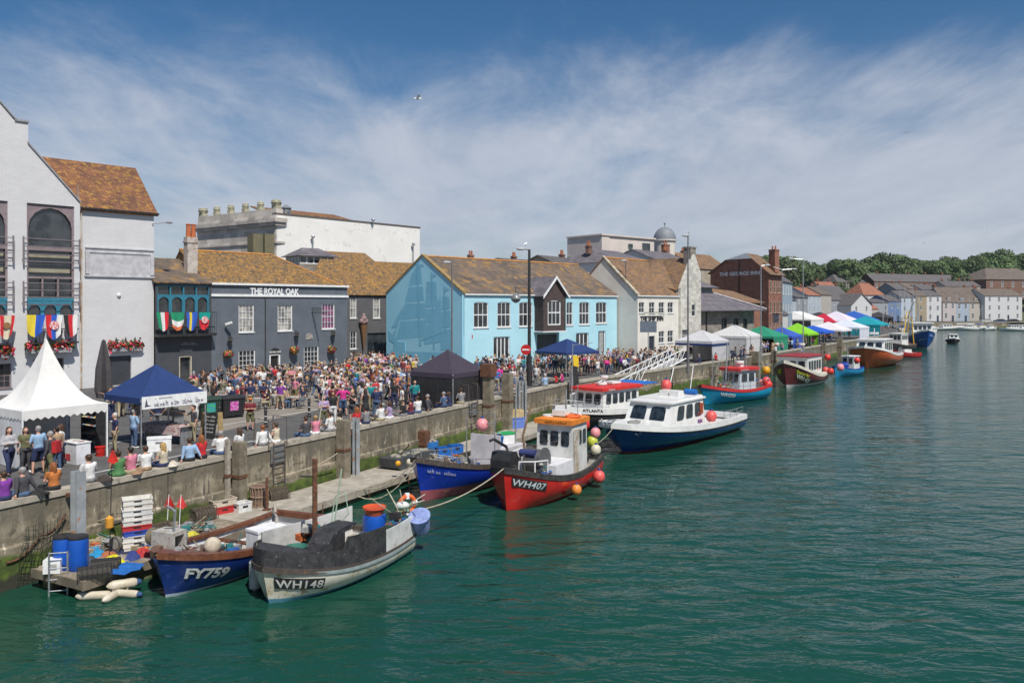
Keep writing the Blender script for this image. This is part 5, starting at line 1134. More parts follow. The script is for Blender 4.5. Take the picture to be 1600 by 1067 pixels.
tx=MB();tx.add([(-.86,.78-x*1.0,3.2+y)for x,y,z in vs_],fs_);tx.build('lettering',mat('dark red brown paint',(.12,.03,.01)),b)
q=MB();q.bx(-2.25,-1.65,-.35,.35,3.5,3.78);q.build('radar',boat_white,b);q=MB();q.cyl((-2.7,.5,3.45),(-2.7,.5,3.58),.3,n=14);q.cyl((-1.9,-.6,3.42),(-1.9,-.6,3.5),.36,n=14);q.build('antenna_disc',boat_white,b,True)
q=MB();q.tube([(-2.0+.35*math.cos(a),.62+.35*math.sin(a),3.5)for a in[x*.6 for x in range(0,11)]],.07,8);q.build('life_ring',mat('orange ring',(.75,.14,.03),scale=5),b,True)
q=MB();q.bx(-1.13,.9,-.9,1.05,.75,1.55);q.build('engine_box',mat('white panel box',(.66,.67,.68),(.58,.58,.6),scale=3,rough=.5),b)
q=MB();q.cyl((1.1,-.2,1.75),(1.1,.5,1.75),.55,n=20);q.cyl((1.1,.5,1.75),(1.1,.58,1.75),.66,n=20);q.cyl((1.1,-.28,1.75),(1.1,-.2,1.75),.66,n=20);q.build('net_drum',mat('grey drum',(.14,.14,.14),(.1,.1,.1),scale=5,rough=.5,metal=.3),b,True)
q=MB();q.cyl((1.5,-.5,2.15),(1.5,.3,2.15),.18,n=12);q.build('roller',mat('blue roller',(.03,.04,.14),scale=4),b,True)
q=MB();q.prism([(2.1,1.35),(2.1,2.0),(2.35,2.35),(2.85,2.35),(3.0,2.0),(3.0,1.35)],-1.25,-.25);q.build('drum_cover',mat('black canvas',(.018,.018,.02),(.03,.03,.03),scale=3,rough=.5),b)
q=MB();
for yy in(-1.1,-.75,-.4):q.cyl((2.5,yy,.9),(2.5,yy,1.4),.12,n=8)
q.build('cover_leg',mat('worn timber leg',(.35,.22,.13),scale=5),b)
q=MB();q.tube([(2.6,-.3,1.6),(2.7,-.6,2.6),(3.3,-.9,3.0),(3.5,-1.0,2.95)],.07,8);q.build('davit',black,b,True)
rail(b,[(3.3,.35,1.55),(2.5,.75,1.45),(1.7,1.0,1.4)],.55,.035,m=boat_white);rail(b,[(2.2,-1.2,1.5),(1.0,-1.3,1.4),(-.3,-1.35,1.4)],.6,.035,m=boat_white)
q=MB();q.tube([(-.5,-1.2,1.3),(-.2,-1.25,2.6),(-.5,-1.1,3.6),(-.7,-1.0,4.2)],[.07,.06,.05,.04],7);q.build('timber_spar',mat('brown spar',(.2,.13,.07),scale=5),b,True)
q=MB();q.bx(-4.1,-3.2,-1.1,-.6,.9,1.4);q.build('aft_locker',wood_grey,b)
gear(b,1.9,.7,1.1,.6,8,40,h=.8);gear(b,-3.5,.3,1.0,.55,9,44,h=1.3);gear(b,3.0,-.1,1.45,.5,10,24,(0,2,3,6));gear(b,.5,-1.0,1.1,.5,12,20)
q=MB();q.cyl((-3.4,-.4,1.0),(-3.7,-.5,4.6),.045,n=6);q.cyl((-2.2,.8,3.4),(-2.2,.8,5.0),.02,n=5);q.build('mast',steel,b)
q=MB();q.bx(-1.95,-1.3,.995,1.005,.8,2.9);q.build('door_frame',mat('stained door',(.5,.48,.44),(.3,.22,.14),scale=2),b)
# ---- blue and white charter boat
b=boat('charter_boat','navy hulled charter boat with long white wheelhouse and red boot line','charter boat',P(978,707).xy,(-.62,-.785),15.0,1.7)
h=Hull(15.2,4.9,1.0,1.15,1.9,.5,1.9,.92,.45,4.4,.65,.35,3.6,1.6,.1);bch=b
h.build(b,mat('deep navy gloss hull',(.008,.045,.21),(.006,.036,.17),scale=.6,rough=.18,coat=.5,c3=(.012,.05,.19)),mat('red boot line',(.33,.05,.04)),boat_white,boat_white,boat_white,rail_w=.42,rail_h=.34,strake=(.22,.07,black))
cabin(b,-2.0,3.6,1.6,1.0,2.75,boat_white,boat_white,2,3,.55,.1,.08,(.36,.88),over=.15,rt=.1,side_x=(.06,.82),frame=boat_white)
q=MB();q.prism([(3.5,.9),(6.2,1.35),(6.0,1.6),(3.4,1.75)],-1.3,1.3,0);q.build('coachroof',boat_white,b)
q=MB();q.bx(-1.9,1.9,-1.45,1.45,2.86,2.97);q.build('upper_roof',boat_white,b);q=MB();q.bx(-.7,.1,-.75,-.1,2.98,3.3);q.bx(-.7,.1,.0,.65,2.98,3.3);q.build('raft_canister',boat_white,b)
vs_,fs_=text_geo('FUN',.34,0,.015);tx=MB();tx.add([(-.85-x*1.0,1.622,1.18+y)for x,y,z in vs_],fs_);tx.build('lettering',mat('purple letters',(.2,.02,.22)),b)
vs_,fs_=text_geo('angling charters',.17,0,.006);tx=MB();tx.add([(1.7-x,1.622,1.14+y)for x,y,z in vs_],fs_);tx.build('small_lettering',mat('red letters',(.5,.03,.02)),b)
q=MB();q.bx(-1.7,-1.3,1.5,1.6,1.75,2.45);q.build('ring_board',mat('orange red board',(.5,.09,.02),(.1,.03,.02),scale=4),b)
q=MB();q.cyl((-1.5,1.2,3.15),(-1.5,.4,3.15),.19,n=12);q.build('blue_canister',mat('blue canister',(.01,.15,.5)),b,True)
rail(b,[tuple(h.inner(t,h.sheer(t)+.12,1,.2))for t in(.02,.1,.18,.26)],.55,.022,mid=True);rail(b,[tuple(h.inner(t,h.sheer(t)+.12,-1,.2))for t in(.02,.1,.18,.26)],.55,.022,mid=True)
q=MB();q.cyl((-1.7,-1,2.9),(-2.7,-1.1,4.6),.03);q.cyl((-1.7,.6,2.9),(-2.5,.5,4.9),.025);q.build('whip_aerial',white,b)
q=MB()
for i in range(30):a=i*.9;q.tube([(4.8+.6*math.cos(a)+.1*math.sin(3*a),.3*math.sin(a),1.72+.01*i%.1),(4.8+.6*math.cos(a+.9),.3*math.sin(a+.9),1.73+.01*i%.1)],.03,5)
q.build('rope_coil',mat('grey rope',(.3,.3,.28),scale=9),b)
q=MB();q.tube([(7.0,0,2.15),(7.8,0,2.2),(8.1,.0,2.0)],.05);q.tube([(7.9,.45,2.25),(8.1,.2,1.95),(8.2,0,1.9),(8.1,-.2,1.95),(7.9,-.45,2.25)],.05);q.build('anchor',steel,b,True)
for i,(x,y,c)in enumerate(((-2.6,.4,'blue'),(-3.2,-.5,'blue'))):
    t=thing('crate',('blue plastic fish crate on the charter boat aft deck','blue plastic fish bin beside the charter boat stern rail')[i],'crate',b.matrix_basis@V((x,y,.62)),b.rotation_euler[2]);q=MB();q.bx(-.35,.35,-.3,.3,0,.06);q.bx(-.35,-.31,-.3,.3,.06,.5);q.bx(.31,.35,-.3,.3,.06,.5);q.bx(-.31,.31,-.3,-.26,.06,.5);q.bx(-.31,.31,.26,.3,.06,.5);q.build('body',mat('blue crate plastic',(.01,.08,.38),scale=5,rough=.4),t);q=MB();q.bx(-.37,.37,-.32,.32,.5,.54);q.build('lid',mat('red lid',(.5,.05,.04))if i else mat('blue crate plastic',(.01,.08,.38)),t)
# ---- red roofed white boat
b=boat('charter_boat','white boat lettered ATLANTA with a red wheelhouse roof beside the navy charter boat','charter boat',P(877,677).xy,(-.68,-.73),11.5,.7)
h=Hull(11.5,3.8,1.3,1.3,1.85,.5,.9,.9,.45,3.2,.8,.35,3.4,1.4,.1);bat=b
h.build(b,mat('black and white hull',(.035,.03,.035),(.05,.045,.045)),mat('brown red antifouling',(.2,.04,.03)),boat_white,boat_white,boat_white,rail_w=.3,rail_h=.42)
h.text(b,'ATLANTA',1.9,.1,.3,mat('black letters',(.012,.012,.012)),1,.008,sx=1.3,name='lettering',off=.06)
cabin(b,-2.6,2.0,1.35,1.1,2.8,boat_white,mat('red canopy roof',(.62,.03,.02),(.5,.025,.02),scale=3,rough=.5),3,5,.1,.0,.03,(.42,.86),over=.25,rt=.2)
tx=MB();vs_,fs_=text_geo('Atlanta',.28,.002,.006,.25);tx.add([(1.6-x,1.57,2.82+y*.8)for x,y,z in vs_],fs_);tx.build('roof_lettering',white,b)
q=MB();q.bx(-1.6,-.5,-.4,.4,3.1,3.25);q.cyl((.3,0,3.1),(.3,0,3.25),.4,n=14);q.bx(-.1,.1,-.1,.1,3.25,3.6);q.cyl((0,0,3.6),(0,0,3.75),.32,n=12);q.build('radar',boat_white,b,True)
q=MB();q.bx(-5.0,-2.5,-1.5,1.5,2.95,3.02);
q.build('blue_canopy',mat('blue canvas canopy',(.01,.14,.5),scale=3),b);rail(b,[tuple(h.inner(t,h.sheer(t),1,.1))for t in(.66,.76,.86,.96)],.6,.022,mid=True);rail(b,[tuple(h.inner(t,h.sheer(t),-1,.1))for t in(.66,.76,.86,.96)],.6,.022,mid=True)
q=MB();q.cyl((3.3,-.5,1.7),(3.0,-.6,6.2),.05,.03);q.cyl((3.0,-.6,6.1),(2.2,.6,6.3),.02);q.build('mast',steel,b)
fl=tag(MB().sheet([(0,0,0),(.35,.1,-.05),(.5,.15,-1.3),(.1,.05,-1.5)],.02).build('flag',mat('black flag cloth',(.02,.02,.02)),None,False,b.matrix_basis@V((3.05,-.6,4.6))),'limp black flag hanging from the ATLANTA boat mast','flag')
fl=tag(MB().sheet([(0,0,0),(.4,.1,-.1),(.45,.12,-.9),(.05,.02,-.8)],.02).build('flag',mat('yellow flag cloth',(.75,.5,.02)),None,False,b.matrix_basis@V((3.0,-.6,5.4))),'small yellow flag on the ATLANTA boat mast','flag')
# ---- turquoise boat
b=boat('fishing_boat','turquoise fishing boat WH256 with red gunwale and small red topped wheelhouse','fishing boat',P(1101,632).xy,(-.74,-.67),9.6,.5)
h=Hull(9.6,3.5,1.35,1.1,1.75,.5,.7,.85,.48,3.2,.85,.45,3.2,1.4,.02);btq=b
h.build(b,mat('turquoise hull',(.006,.28,.50),(.006,.24,.42),scale=.8,rough=.3),mat('dark blue antifouling',(.01,.06,.12)),boat_white,mat('grey work deck',(.4,.39,.36),scale=3),mat('red gunwale paint',(.5,.02,.02)),rail_w=.14,rail_h=.26)
h.text(b,'WH256',1.6,.66,.44,white,1,.02,sx=1.2,off=.03)
q=MB();vs_=[]
for i in range(9):t=.62+.37*i/8;vs_+=[h.inner(t,h.sheer(t)+.12,1,.1),h.inner(t,h.sheer(t)+.12,-1,.1)]
q.add(vs_,[(2*i,2*i+1,2*i+3,2*i+2)for i in range(8)]);q.build('foredeck',mat('cream foredeck',(.62,.58,.5)),b)
cabin(b,-2.8,.1,.95,.9,2.85,mat('blue white cabin',(.4,.47,.52),(.5,.52,.54),scale=1.2),mat('red cabin roof',(.55,.03,.03)),3,2,.1,0,.04,(.45,.86),over=.25,rt=.25)
tx=MB();vs_,fs_=text_geo('Carol Jane',.24,.002,.004);tx.add([(-.0-x*1.2+.1,1.15,2.87+y)for x,y,z in vs_],fs_);tx.build('lettering',white,b)
q=MB();q.bx(-1.7,-1.2,-.3,.3,3.1,3.5);q.cyl((-1.4,0,3.5),(-1.4,0,3.7),.45,n=12);q.build('radar',boat_white,b,True)
q=MB();q.cyl((1.4,.3,1.2),(1.1,.3,5.6),.06);q.cyl((1.1,.3,5.2),(3.4,.0,1.9),.02);q.cyl((-3.5,-.6,1),(-3.6,-.6,4.2),.05);q.build('mast',steel,b)
rail(b,[tuple(h.inner(t,h.sheer(t),1,.08))for t in(.2,.32,.44,.56,.68)],.8,.025,mid=True)
gear(b,1.4,.5,1.0,.9,13,60,h=1.3);gear(b,.9,-.6,1.2,.7,14,30,h=.9);gear(b,-3.6,.2,1.0,.7,15,40,h=1.2)
q=MB();q.cyl((-3.9,.6,1),(-4.1,.6,5.0),.04);q.cyl((-3.9,.6,3.0),(-1.6,.2,3.2),.03);q.cyl((2.4,-.5,1.2),(2.3,-.5,4.4),.035);q.cyl((2.3,-.5,4.3),(-3.9,.6,4.8),.012);q.build('rigging',steel,b)
# ---- maroon boat
b=boat('fishing_boat','maroon fishing boat with a rising bow, arched wheelhouse windows and yellow WH 425 lettering','fishing boat',P(1228,607).xy,(-.60,-.80),10.5,.8)
h=Hull(10.5,4.3,1.3,1.35,2.95,.6,1.3,.85,.48,2.7,.75,.4,3.2,1.35,.4);bma=b
h.build(b,mat('maroon hull',(.17,.03,.035),(.13,.025,.028),scale=.8,rough=.35,c3=(.12,.03,.05)),mat('white boot paint',(.55,.55,.54)),boat_white,boat_white_worn,mat('cream gunwale',(.6,.57,.48)),rail_w=.5,rail_h=.3)
h.text(b,'WH 425',1.25,1.3,.62,mat('cream letters',(.68,.66,.5)),1,.035,back=black,sx=1.05,off=.04);h.text(b,'Quarter Bell',1.25,.76,.42,mat('yellow letters',(.6,.6,.03)),1,.015,shear=.2,sx=.9,back=mat('black panel',(.01,.01,.01)),off=.06,name='name_lettering')
h.text(b,'MY',.3,1.1,.6,mat('yellow letters',(.6,.6,.03)),-1,.03,off=.04,name='bow_mark')
cabin(b,-3.2,2.0,1.6,1.3,3.3,boat_white,mat('maroon cabin roof',(.3,.03,.04)),3,5,-.1,0,.0,(.25,.78),over=.15,rt=.12)
q=MB();q.cyl((-1,0,3.8),(-1,0,4.6),.06);q.cyl((-1,0,4.5),(-1,0,4.7),.4,n=12);q.build('radar',boat_white,b,True)
gear(b,-4.0,.3,1.2,.9,16,50,h=.9);gear(b,-4.3,-.5,1.2,.7,17,30,h=1.2)
q=MB();q.tube([(-4.6,-1.4,1.2),(-4.6,-1.3,3.6),(-4.6,1.3,3.6),(-4.6,1.4,1.2)],.06);q.cyl((-4.6,0,3.6),(-4.6,0,5.4),.04);q.build('gantry',steel,b)
# ---- small blue boat with bundles
b=boat('fishing_boat','small bright blue boat piled with blue gear beside the orange boat','fishing boat',P(1306,589).xy,(-.72,-.69),6.5,.4)
h=Hull(6.5,2.4,1.0,.9,1.4,.4,.4,.85,.48,2.5,.85,.4,3.2,1.4,.0);bsb=b
h.build(b,mat('light blue hull',(.01,.26,.5)),mat('light blue hull',(.01,.26,.5)),boat_white,rot,mat('deep blue paint',(.01,.05,.35)),rail_w=.12)
cabin(b,-2.4,-.6,.8,.6,2.4,boat_white_worn,boat_white,2,1,.05)
q=MB();rr=random.Random(5)
for i in range(6):q.ball((rr.uniform(-.4,1.6),rr.uniform(-.6,.6),.9+rr.uniform(0,.6)),rr.uniform(.3,.55),8,sc=(1,1,.8))
q.build('tarpaulin_bundle',mat('deep blue tarpaulin',(.008,.05,.33),scale=5),b)
q=MB();q.cyl((-.4,0,.6),(-.5,0,4),.05);q.cyl((.4,.5,.6),(.5,.6,3.2),.04);q.build('mast',steel,b)
gear(b,-2.2,0,.8,.7,18,36,h=1.0);gear(b,2.2,0,1.0,.6,19,26,(0,5,5,5,3))
# ---- orange catamaran
b=boat('charter_boat','rust orange charter boat with raked white wheelhouse in front of the teal stall','charter boat',P(1353,575).xy,(-.60,-.80),12.5,1.2)
h=Hull(12.5,5.8,1.7,1.9,3.1,.5,1.6,.95,.5,4.6,.62,.35,3.6,1.9,.02);bor=b
h.build(b,mat('rust orange hull',(.62,.125,.04),(.48,.1,.03),scale=.7,rough=.35,c3=(.24,.045,.02)),mat('dark orange red',(.2,.04,.02)),boat_white,boat_white,boat_white,rail_w=.5,rail_h=.3)
cabin(b,-2.9,2.9,2.0,1.7,3.9,boat_white,boat_white,3,4,.35,0,.08,(.3,.85),over=.2,rt=.12)
q=MB();q.cyl((0,0,4),(0,0,5.6),.06);q.bx(-.7,.7,-.5,.5,4.7,5.0);q.build('radar_mast',boat_white,b);rail(b,[tuple(h.inner(t,h.sheer(t),1,.2))for t in(.02,.08,.15,.22)],.9,.04,mid=True)
# ---- red small boat, black and white work boat, blue trawler
b=boat('fishing_boat','small red boat with a cream waterline stern beyond the orange charter boat','fishing boat',P(1398,560).xy,(-.95,-.3),5.0,.3)
h=Hull(5.2,2.2,.95,.95,1.4,.4,.4,.85,.48,2.5,.85,.3,3.2,1.4,.12);h.build(b,mat('bright red hull',(.45,.02,.02)),cols['white'],boat_white,rot,mat('bright red hull',(.45,.02,.02)),rail_w=.12);MB().bx(-1,.5,-.4,.4,.9,1.5).build('locker',boat_white,b)
b=boat('fishing_boat','dark hulled work boat with small white cabin moored before the blue trawler','fishing boat',P(1393,552).xy,(-.72,-.69),9,.5)
h=Hull(9,3.4,1.6,1.4,2.0,.5,.5,.9,.48,2.5,.85,.5,3.2,1.4,.02);h.build(b,black,black,boat_white,rot,rust,rail_w=.15);cabin(b,-1,2.2,1.2,1.4,3.6,boat_white,boat_white,3,3,0)
ym=mat('yellow gantry paint',(.7,.42,.02));q=MB();q.tube([(-3.8,-1.2,1.5),(-3.6,-.9,6.5),(-3.6,.9,6.5),(-3.8,1.2,1.5)],.1);q.cyl((-2,0,3),(-4.4,-.3,7.8),.09);q.cyl((-1.6,.8,3),(-.4,1.6,8.0),.09);q.build('gantry',ym,b);gear(b,-2.8,0,1.3,1.4,20,60,(0,1,2,4,6,4),h=1.2)
q=MB();q.cyl((1.6,0,3.6),(1.6,0,7.2),.06);q.cyl((1.6,0,7),(-4.2,0,6.4),.02);q.build('mast',steel,b)
b=boat('trawler','blue hulled trawler with white wheelhouse and tall rigging facing down the harbour','trawler',P(1449,545).xy,(-.18,-.98),15,1.0);btr=b
h=Hull(15,5.2,2.4,2.3,4.0,.8,1.5,.85,.48,2.8,.7,.7,3.4,1.35,.3)
h.build(b,mat('trawler blue hull',(.008,.07,.30),(.006,.055,.24),scale=.4,rough=.35),mat('pale waterline',(.3,.4,.42)),boat_white,rot,boat_white,rail_w=.3,rail_h=.35)
h.text(b,'~1.6',.3,1.2,.45,white,1,off=.06);h.text(b,'~1.6',.3,1.9,.35,white,-1,off=.06)
cabin(b,-1.5,3.6,2.0,2.1,5.2,boat_white,boat_white,4,4,.1,0,.03,(.55,.85),over=.3,rt=.15)
q=MB();q.tube([(-1.8,-1.2,2),(-1.8,-.3,11.5)],.12);q.tube([(-1.8,1.2,2),(-1.8,.3,11.5)],.12);q.cyl((-1.8,0,10),(-7,0,6),.08);q.cyl((0,0,5.3),(0,0,9),.08);q.tube([(-6.5,-2,2.3),(-6.5,-1.6,6.5),(-6.5,1.6,6.5),(-6.5,2,2.3)],.12);q.cyl((-1.8,0,11.2),(6.8,0,4.2),.03);q.cyl((-1.8,0,11.2),(-6.5,0,6.5),.03);q.build('rigging',steel,b);gear(b,-4.6,0,1.9,1.6,21,60,(0,1,2,4,6,5),h=1.5)
# ---- small motor boat under way
b=boat('motor_boat','small white cabin motor boat with dark hull out in the open water','motor boat',P(1492,537).xy,(-.35,-.94),5.6,.3)
h=Hull(5.6,2.9,.9,.9,1.3,.35,.4,.9,.48,2.5,.8,.2,3.2,1.5,.02);h.build(b,mat('near black hull',(.02,.02,.03)),black,boat_white,boat_white,boat_white,rail_w=.2,rail_h=.2);cabin(b,-.8,1.5,1.0,.8,2.1,boat_white,boat_white,2,2,.3,0,.1)
q=MB();q.cyl((0,0,2.1),(0,0,3.3),.03);q.build('flagstaff',steel,b)
p_=None
# ---- yachts and cruisers at the far quay
def yacht(label,px,d,L,mastz,ang,furl=None):
    c=PD(px,d).xy;t=thing('yacht',label,'yacht',(c.x,c.y,0),ang,'yachts moored along the far quay');hh=Hull(L,L*.3,.9,.85,1.1,.3,.6,.7,.45,2.2,.9,.15,3,1.5,.1)
    hh.build(t,boat_white,mat('grey blue stripe',(.1,.14,.25)),boat_white,boat_white,boat_white,n=12,rail_w=.15);q=MB();q.prism([(-L*.15,.7),(L*.22,.85),(L*.16,1.35),(-L*.15,1.45)],-L*.09,L*.09);q.build('coachroof',boat_white,t)
    if mastz:
        q=MB();q.cyl((L*.05,0,.8),(L*.05,0,mastz),.09,.06,6);q.cyl((L*.05,0,2),(-L*.38,0,2.1),.08,n=6);q.cyl((L*.05,0,mastz*.62),(L*.05,.8,mastz*.62),.03);q.cyl((L*.05,0,mastz*.62),(L*.05,-.8,mastz*.62),.03)
        q.cyl((L*.05,0,mastz-.2),(L*.48,0,1.1),.02,n=4);q.cyl((L*.05,0,mastz-.2),(-L*.48,0,.9),.02,n=4);q.build('mast',mat('pale alloy',(.55,.56,.57),metal=.3,rough=.4),t)
        q=MB();q.cyl((L*.02,0,2.15),(-L*.36,0,2.25),.2,.12,8);q.build('furled_sail',fabric('sail cover '+(furl or 'blue'),(.02,.07,.3)if furl!='white' else(.6,.6,.58)),t)
    else:cabin(t,-L*.2,L*.15,L*.11,.8,2.0,boat_white,boat_white,2,3,.5)
    return t
for a in(('tall masted white yacht nearest the trawler rigging',1416,275,11,15.5,2.3),('white yacht with blue sail cover beyond the trawler',1424,285,10,17,.2),('white yacht in front of the ochre house',1438,288,9,12.5,2.9),('white yacht in front of the tall plain white house',1452,290,10,13,.1),
          ('white yacht with pale sail cover below the sky blue house',1498,293,12,13.5,3.1,'white'),('low white cruiser without a mast before the terrace',1480,289,11,0,.05),('white yacht before the beige narrow house',1517,294,11,12,3.0,'white'),
          ('slim white yacht half hidden by the trawler bow',1446,270,8,11.5,1.9),('small white yacht left of the trawler wheelhouse',1408,262,8,14,2.6),('small white cruiser without mast under the white narrow house',1512,286,7,0,3.0),('white tender moored before the beige narrow house',1548,288,6,0,.3),('short masted white yacht left of the double fronted house',1534,292,8,9,.2),('white motor cruiser below the double fronted house',1582,280,9,0,3.0),('white motor cruiser cut by the frame edge',1602,284,10,0,.1),('yacht moored behind the small black work boat',1400,250,9,12.5,2.0),('yacht whose mast rises beside the strong blue house',1380,262,9,12,1.2)):yacht(*a)
# ================================================================ STREET FURNITURE, STALLS
stone_post=mat('old timber pile',(.24,.205,.15),(.14,.12,.085),scale=2,rough=.95,c3=(.12,.11,.07),bump=.02)
qn=V((-.887,.462));qt=V((.462,.887))
def qpt(s,off,z=QZ):
    a,t_=qline(s);n_=V((-t_.y,t_.x));p=a+n_*off;return V((p.x,p.y,z)),math.atan2(t_.y,t_.x)
def s_px(px,z=WZ):
    """length along the quay edge seen at column px"""
    lo,hi=0.,400.
    for _ in range(50):
        m=(lo+hi)/2;a,_t=qline(m)
        if 800+a.x/a.y*FPX<px:lo=m
        else:hi=m
    return lo
def canopy(label,cpx,cpy,size,eave,peak,colm,ang,sides=(),valance=.3,scallop=False,legs=True,curve=0.,rectr=1.0,group=None,zc=None,legm=None,name='market_stall',cat='market stall',ridge=0.):
    c=P(cpx,cpy,QZ);t=thing(name,label,cat,c,ang,group);a=size/2;b_=a*rectr;mb=MB();n=8
    cor=[(-a,-b_),(a,-b_),(a,b_),(-a,b_)]
    for i in range(4):
        p,q=cor[i],cor[(i+1)%4];tp=(-ridge/2 if True else 0,0);vs=[]
        for k in range(n+1):
            f=k/n;g=f**(1-curve*.55)if curve else f;zf=eave+(peak-eave)*(f**(1+curve*1.6))
            ra=ridge/2
            def sh(pt):return(pt[0]*(1-f)+(math.copysign(ra,pt[0])if ra else 0)*f*(1 if ra else 0),pt[1]*(1-f))
            u,v_=sh(p),sh(q);sag=-.05*math.sin(math.pi*f)*(1-curve)
            for j in range(5):w_=j/4;vs.append((u[0]+(v_[0]-u[0])*w_,u[1]+(v_[1]-u[1])*w_,zf+sag*(1-abs(2*w_-1))*1.2))
        mb.add(vs,[(5*k+j,5*k+j+1,5*k+5+j+1,5*k+5+j)for k in range(n)for j in range(4)],0)
        # valance
        m_=24;vs=[]
        for k in range(m_+1):
            w_=k/m_;x,y=p[0]+(q[0]-p[0])*w_,p[1]+(q[1]-p[1])*w_;dz_=valance*(.75+.25*abs(math.sin(w_*math.pi*12)))if scallop else valance;vs+=[(x,y,eave),(x*1.005,y*1.005,eave-dz_)]
        mb.add(vs,[(2*k,2*k+1,2*k+3,2*k+2)for k in range(m_)],0)
    mb.build('canopy',colm,t,True)
    if legs:
        for x,y in cor:
            q=MB();q.bx(x*.985-.03,x*.985+.03,y*.985-.03,y*.985+.03,0,eave-.02);q.build('leg',legm or white,t)
    for s_,m_ in sides:
        p,q=cor[s_],cor[(s_+1)%4];k=MB();vs=[]
        for i in range(13):w_=i/12;x,y=(p[0]+(q[0]-p[0])*w_)*.99,(p[1]+(q[1]-p[1])*w_)*.99;b2_=.03*math.sin(w_*20);vs+=[(x+b2_,y+b2_,.02),(x,y,eave-valance*.3)]
        k.add(vs,[(2*i,2*i+1,2*i+3,2*i+2)for i in range(12)]);k.build('side_panel',m_,t)
    return t
cloth_w=mat('white tent fabric',(.70,.69,.66),(.63,.62,.6),scale=1.5,rough=.7);cloth_w2=mat('grey white tent side',(.62,.62,.62),(.56,.56,.56),scale=2,rough=.8)
navy_c=fabric('navy canopy cloth',(.01,.035,.14));dk_c=fabric('dark purple grey canopy',(.045,.035,.055))
qa=math.atan2(.887,.462)
canopy('white peaked marquee with scalloped edge at the near end of the quay',72,716,3.5,2.35,5.2,cloth_w,qa-.12,sides=((2,cloth_w2),(3,cloth_w2)),valance=.42,scallop=True,curve=.7,name='marquee',cat='marquee')
canopy('navy blue stall canopy with a white printed banner on its front edge',243,690,3.3,2.35,3.75,navy_c,qa-.15,valance=.28,legm=steel)
canopy('dark purple stall canopy with black back sheet beside the quay wall',700,634,3.5,2.3,3.7,dk_c,qa-.1,sides=((0,black),(3,black)),valance=.3,legm=steel)
canopy('navy blue canopy standing in the crowd before the blue building',886,588,4.2,2.35,3.5,navy_c,qa-.4,valance=.2,legm=steel)
bn=thing('banner','white printed banner hung on the navy stall canopy edge','banner',P(243,690,QZ),qa-.15)
q=MB();q.bx(-1.63,1.66,-1.71,-1.69,1.85,2.42);q.build('cloth',white,bn);tx=MB();vs_,fs_=scribble(2.4,.26,3);tx.add([(-1.05+x,-1.715,1.93+y)for x,y,z in vs_],fs_);vs_,fs_=scribble(.9,.12,4);tx.add([(-1.0+x,-1.715,2.26+y)for x,y,z in vs_],fs_);tx.build('lettering',mat('banner ink',(.08,.07,.12)),bn);q=MB();q.prism([(-1.5,1.95),(-1.2,1.98),(-1.35,2.04),(-1.42,2.33)],-1.72,-1.712);q.build('emblem',mat('banner ink',(.08,.07,.12)),bn)
# far stalls
def far_stall(label,px,py,size,col,peak=3.9,eave=2.5,ang=None,sides=((0,None),(1,None)),**kw):
    c=P(px,py,QZ)
    while c.x>qd(c.y)-size*.75-.6:c.y+=.2;c.x=(px-800)/FPX*c.y
    py=HY+(CAMH-QZ)/c.y*FPX
    m_=fabric('canopy '+label.split(' stall')[0].split(' gazebo')[0],col);return canopy(label,px,py,size,eave,peak,m_,ang if ang is not None else .9,sides=[(i,m_)for i,_ in sides],group='market stalls along the far quay',legm=steel,**kw)
pg_=far_stall('pale grey gazebo with navy trim before the white stone gable',1097,570,4.6,(.5,.5,.52),3.7,2.5)
MB().bx(-2.32,2.32,-2.34,-2.31,1.95,2.2).build('navy_trim',navy_c,pg_);MB().bx(-2.34,-2.31,-2.3,2.3,1.95,2.2).build('navy_trim',navy_c,pg_)
far_stall('large off white boxy tent behind the turquoise boat',1148,563,5.2,(.55,.55,.55),4.1,2.7,sides=((0,0),(1,0),(3,0)))
far_stall('emerald green tent beside the off white boxy tent',1190,555,5.6,(.015,.24,.14),3.7,2.3,sides=((1,0),(0,0)))
far_stall('royal blue stall between the green and lime tents',1222,550,4.6,(.03,.09,.42),3.4,2.1)
far_stall('lime green stall with pointed top',1246,545,5.0,(.22,.55,.02),3.8,2.2,sides=((1,0),))
far_stall('bright blue low canopy right of the lime stall',1270,540,5.5,(.01,.09,.5),3.2,2.2,sides=())
far_stall('white pointed gazebo in front of the teal stall row',1294,541,6.5,(.68,.66,.7),3.6,2.2,sides=())
far_stall('white large marquee with square top beside the brick inn',1246,522,9,(.7,.7,.68),5.2,3.5,ridge=6)
far_stall('crimson red stall behind the white gazebo',1287,519,8,(.5,.01,.04),4.6,2.6,sides=())
far_stall('white peaked stall right of the crimson one',1307,519,9,(.65,.6,.68),5.2,2.8,sides=((0,0),))
far_stall('white and grey canopy left of the teal stall',1322,529,7,(.6,.64,.72),3.8,2.3,sides=((0,0),))
far_stall('deep blue stall behind the teal one',1334,517,10,(.02,.1,.42),5.2,2.9,sides=())
far_stall('teal stall with open front above the orange boat',1353,527,8,(.0,.28,.34),4.2,2.4,sides=((3,0),))
far_stall('dark grey stall at the right of the teal one',1372,521,8,(.045,.04,.045),4.4,2.6,sides=((1,0),(3,0)))
far_stall('dark umbrella topped stall near the tan house',1280,511,8,(.03,.03,.035),4.6,3.0,sides=())
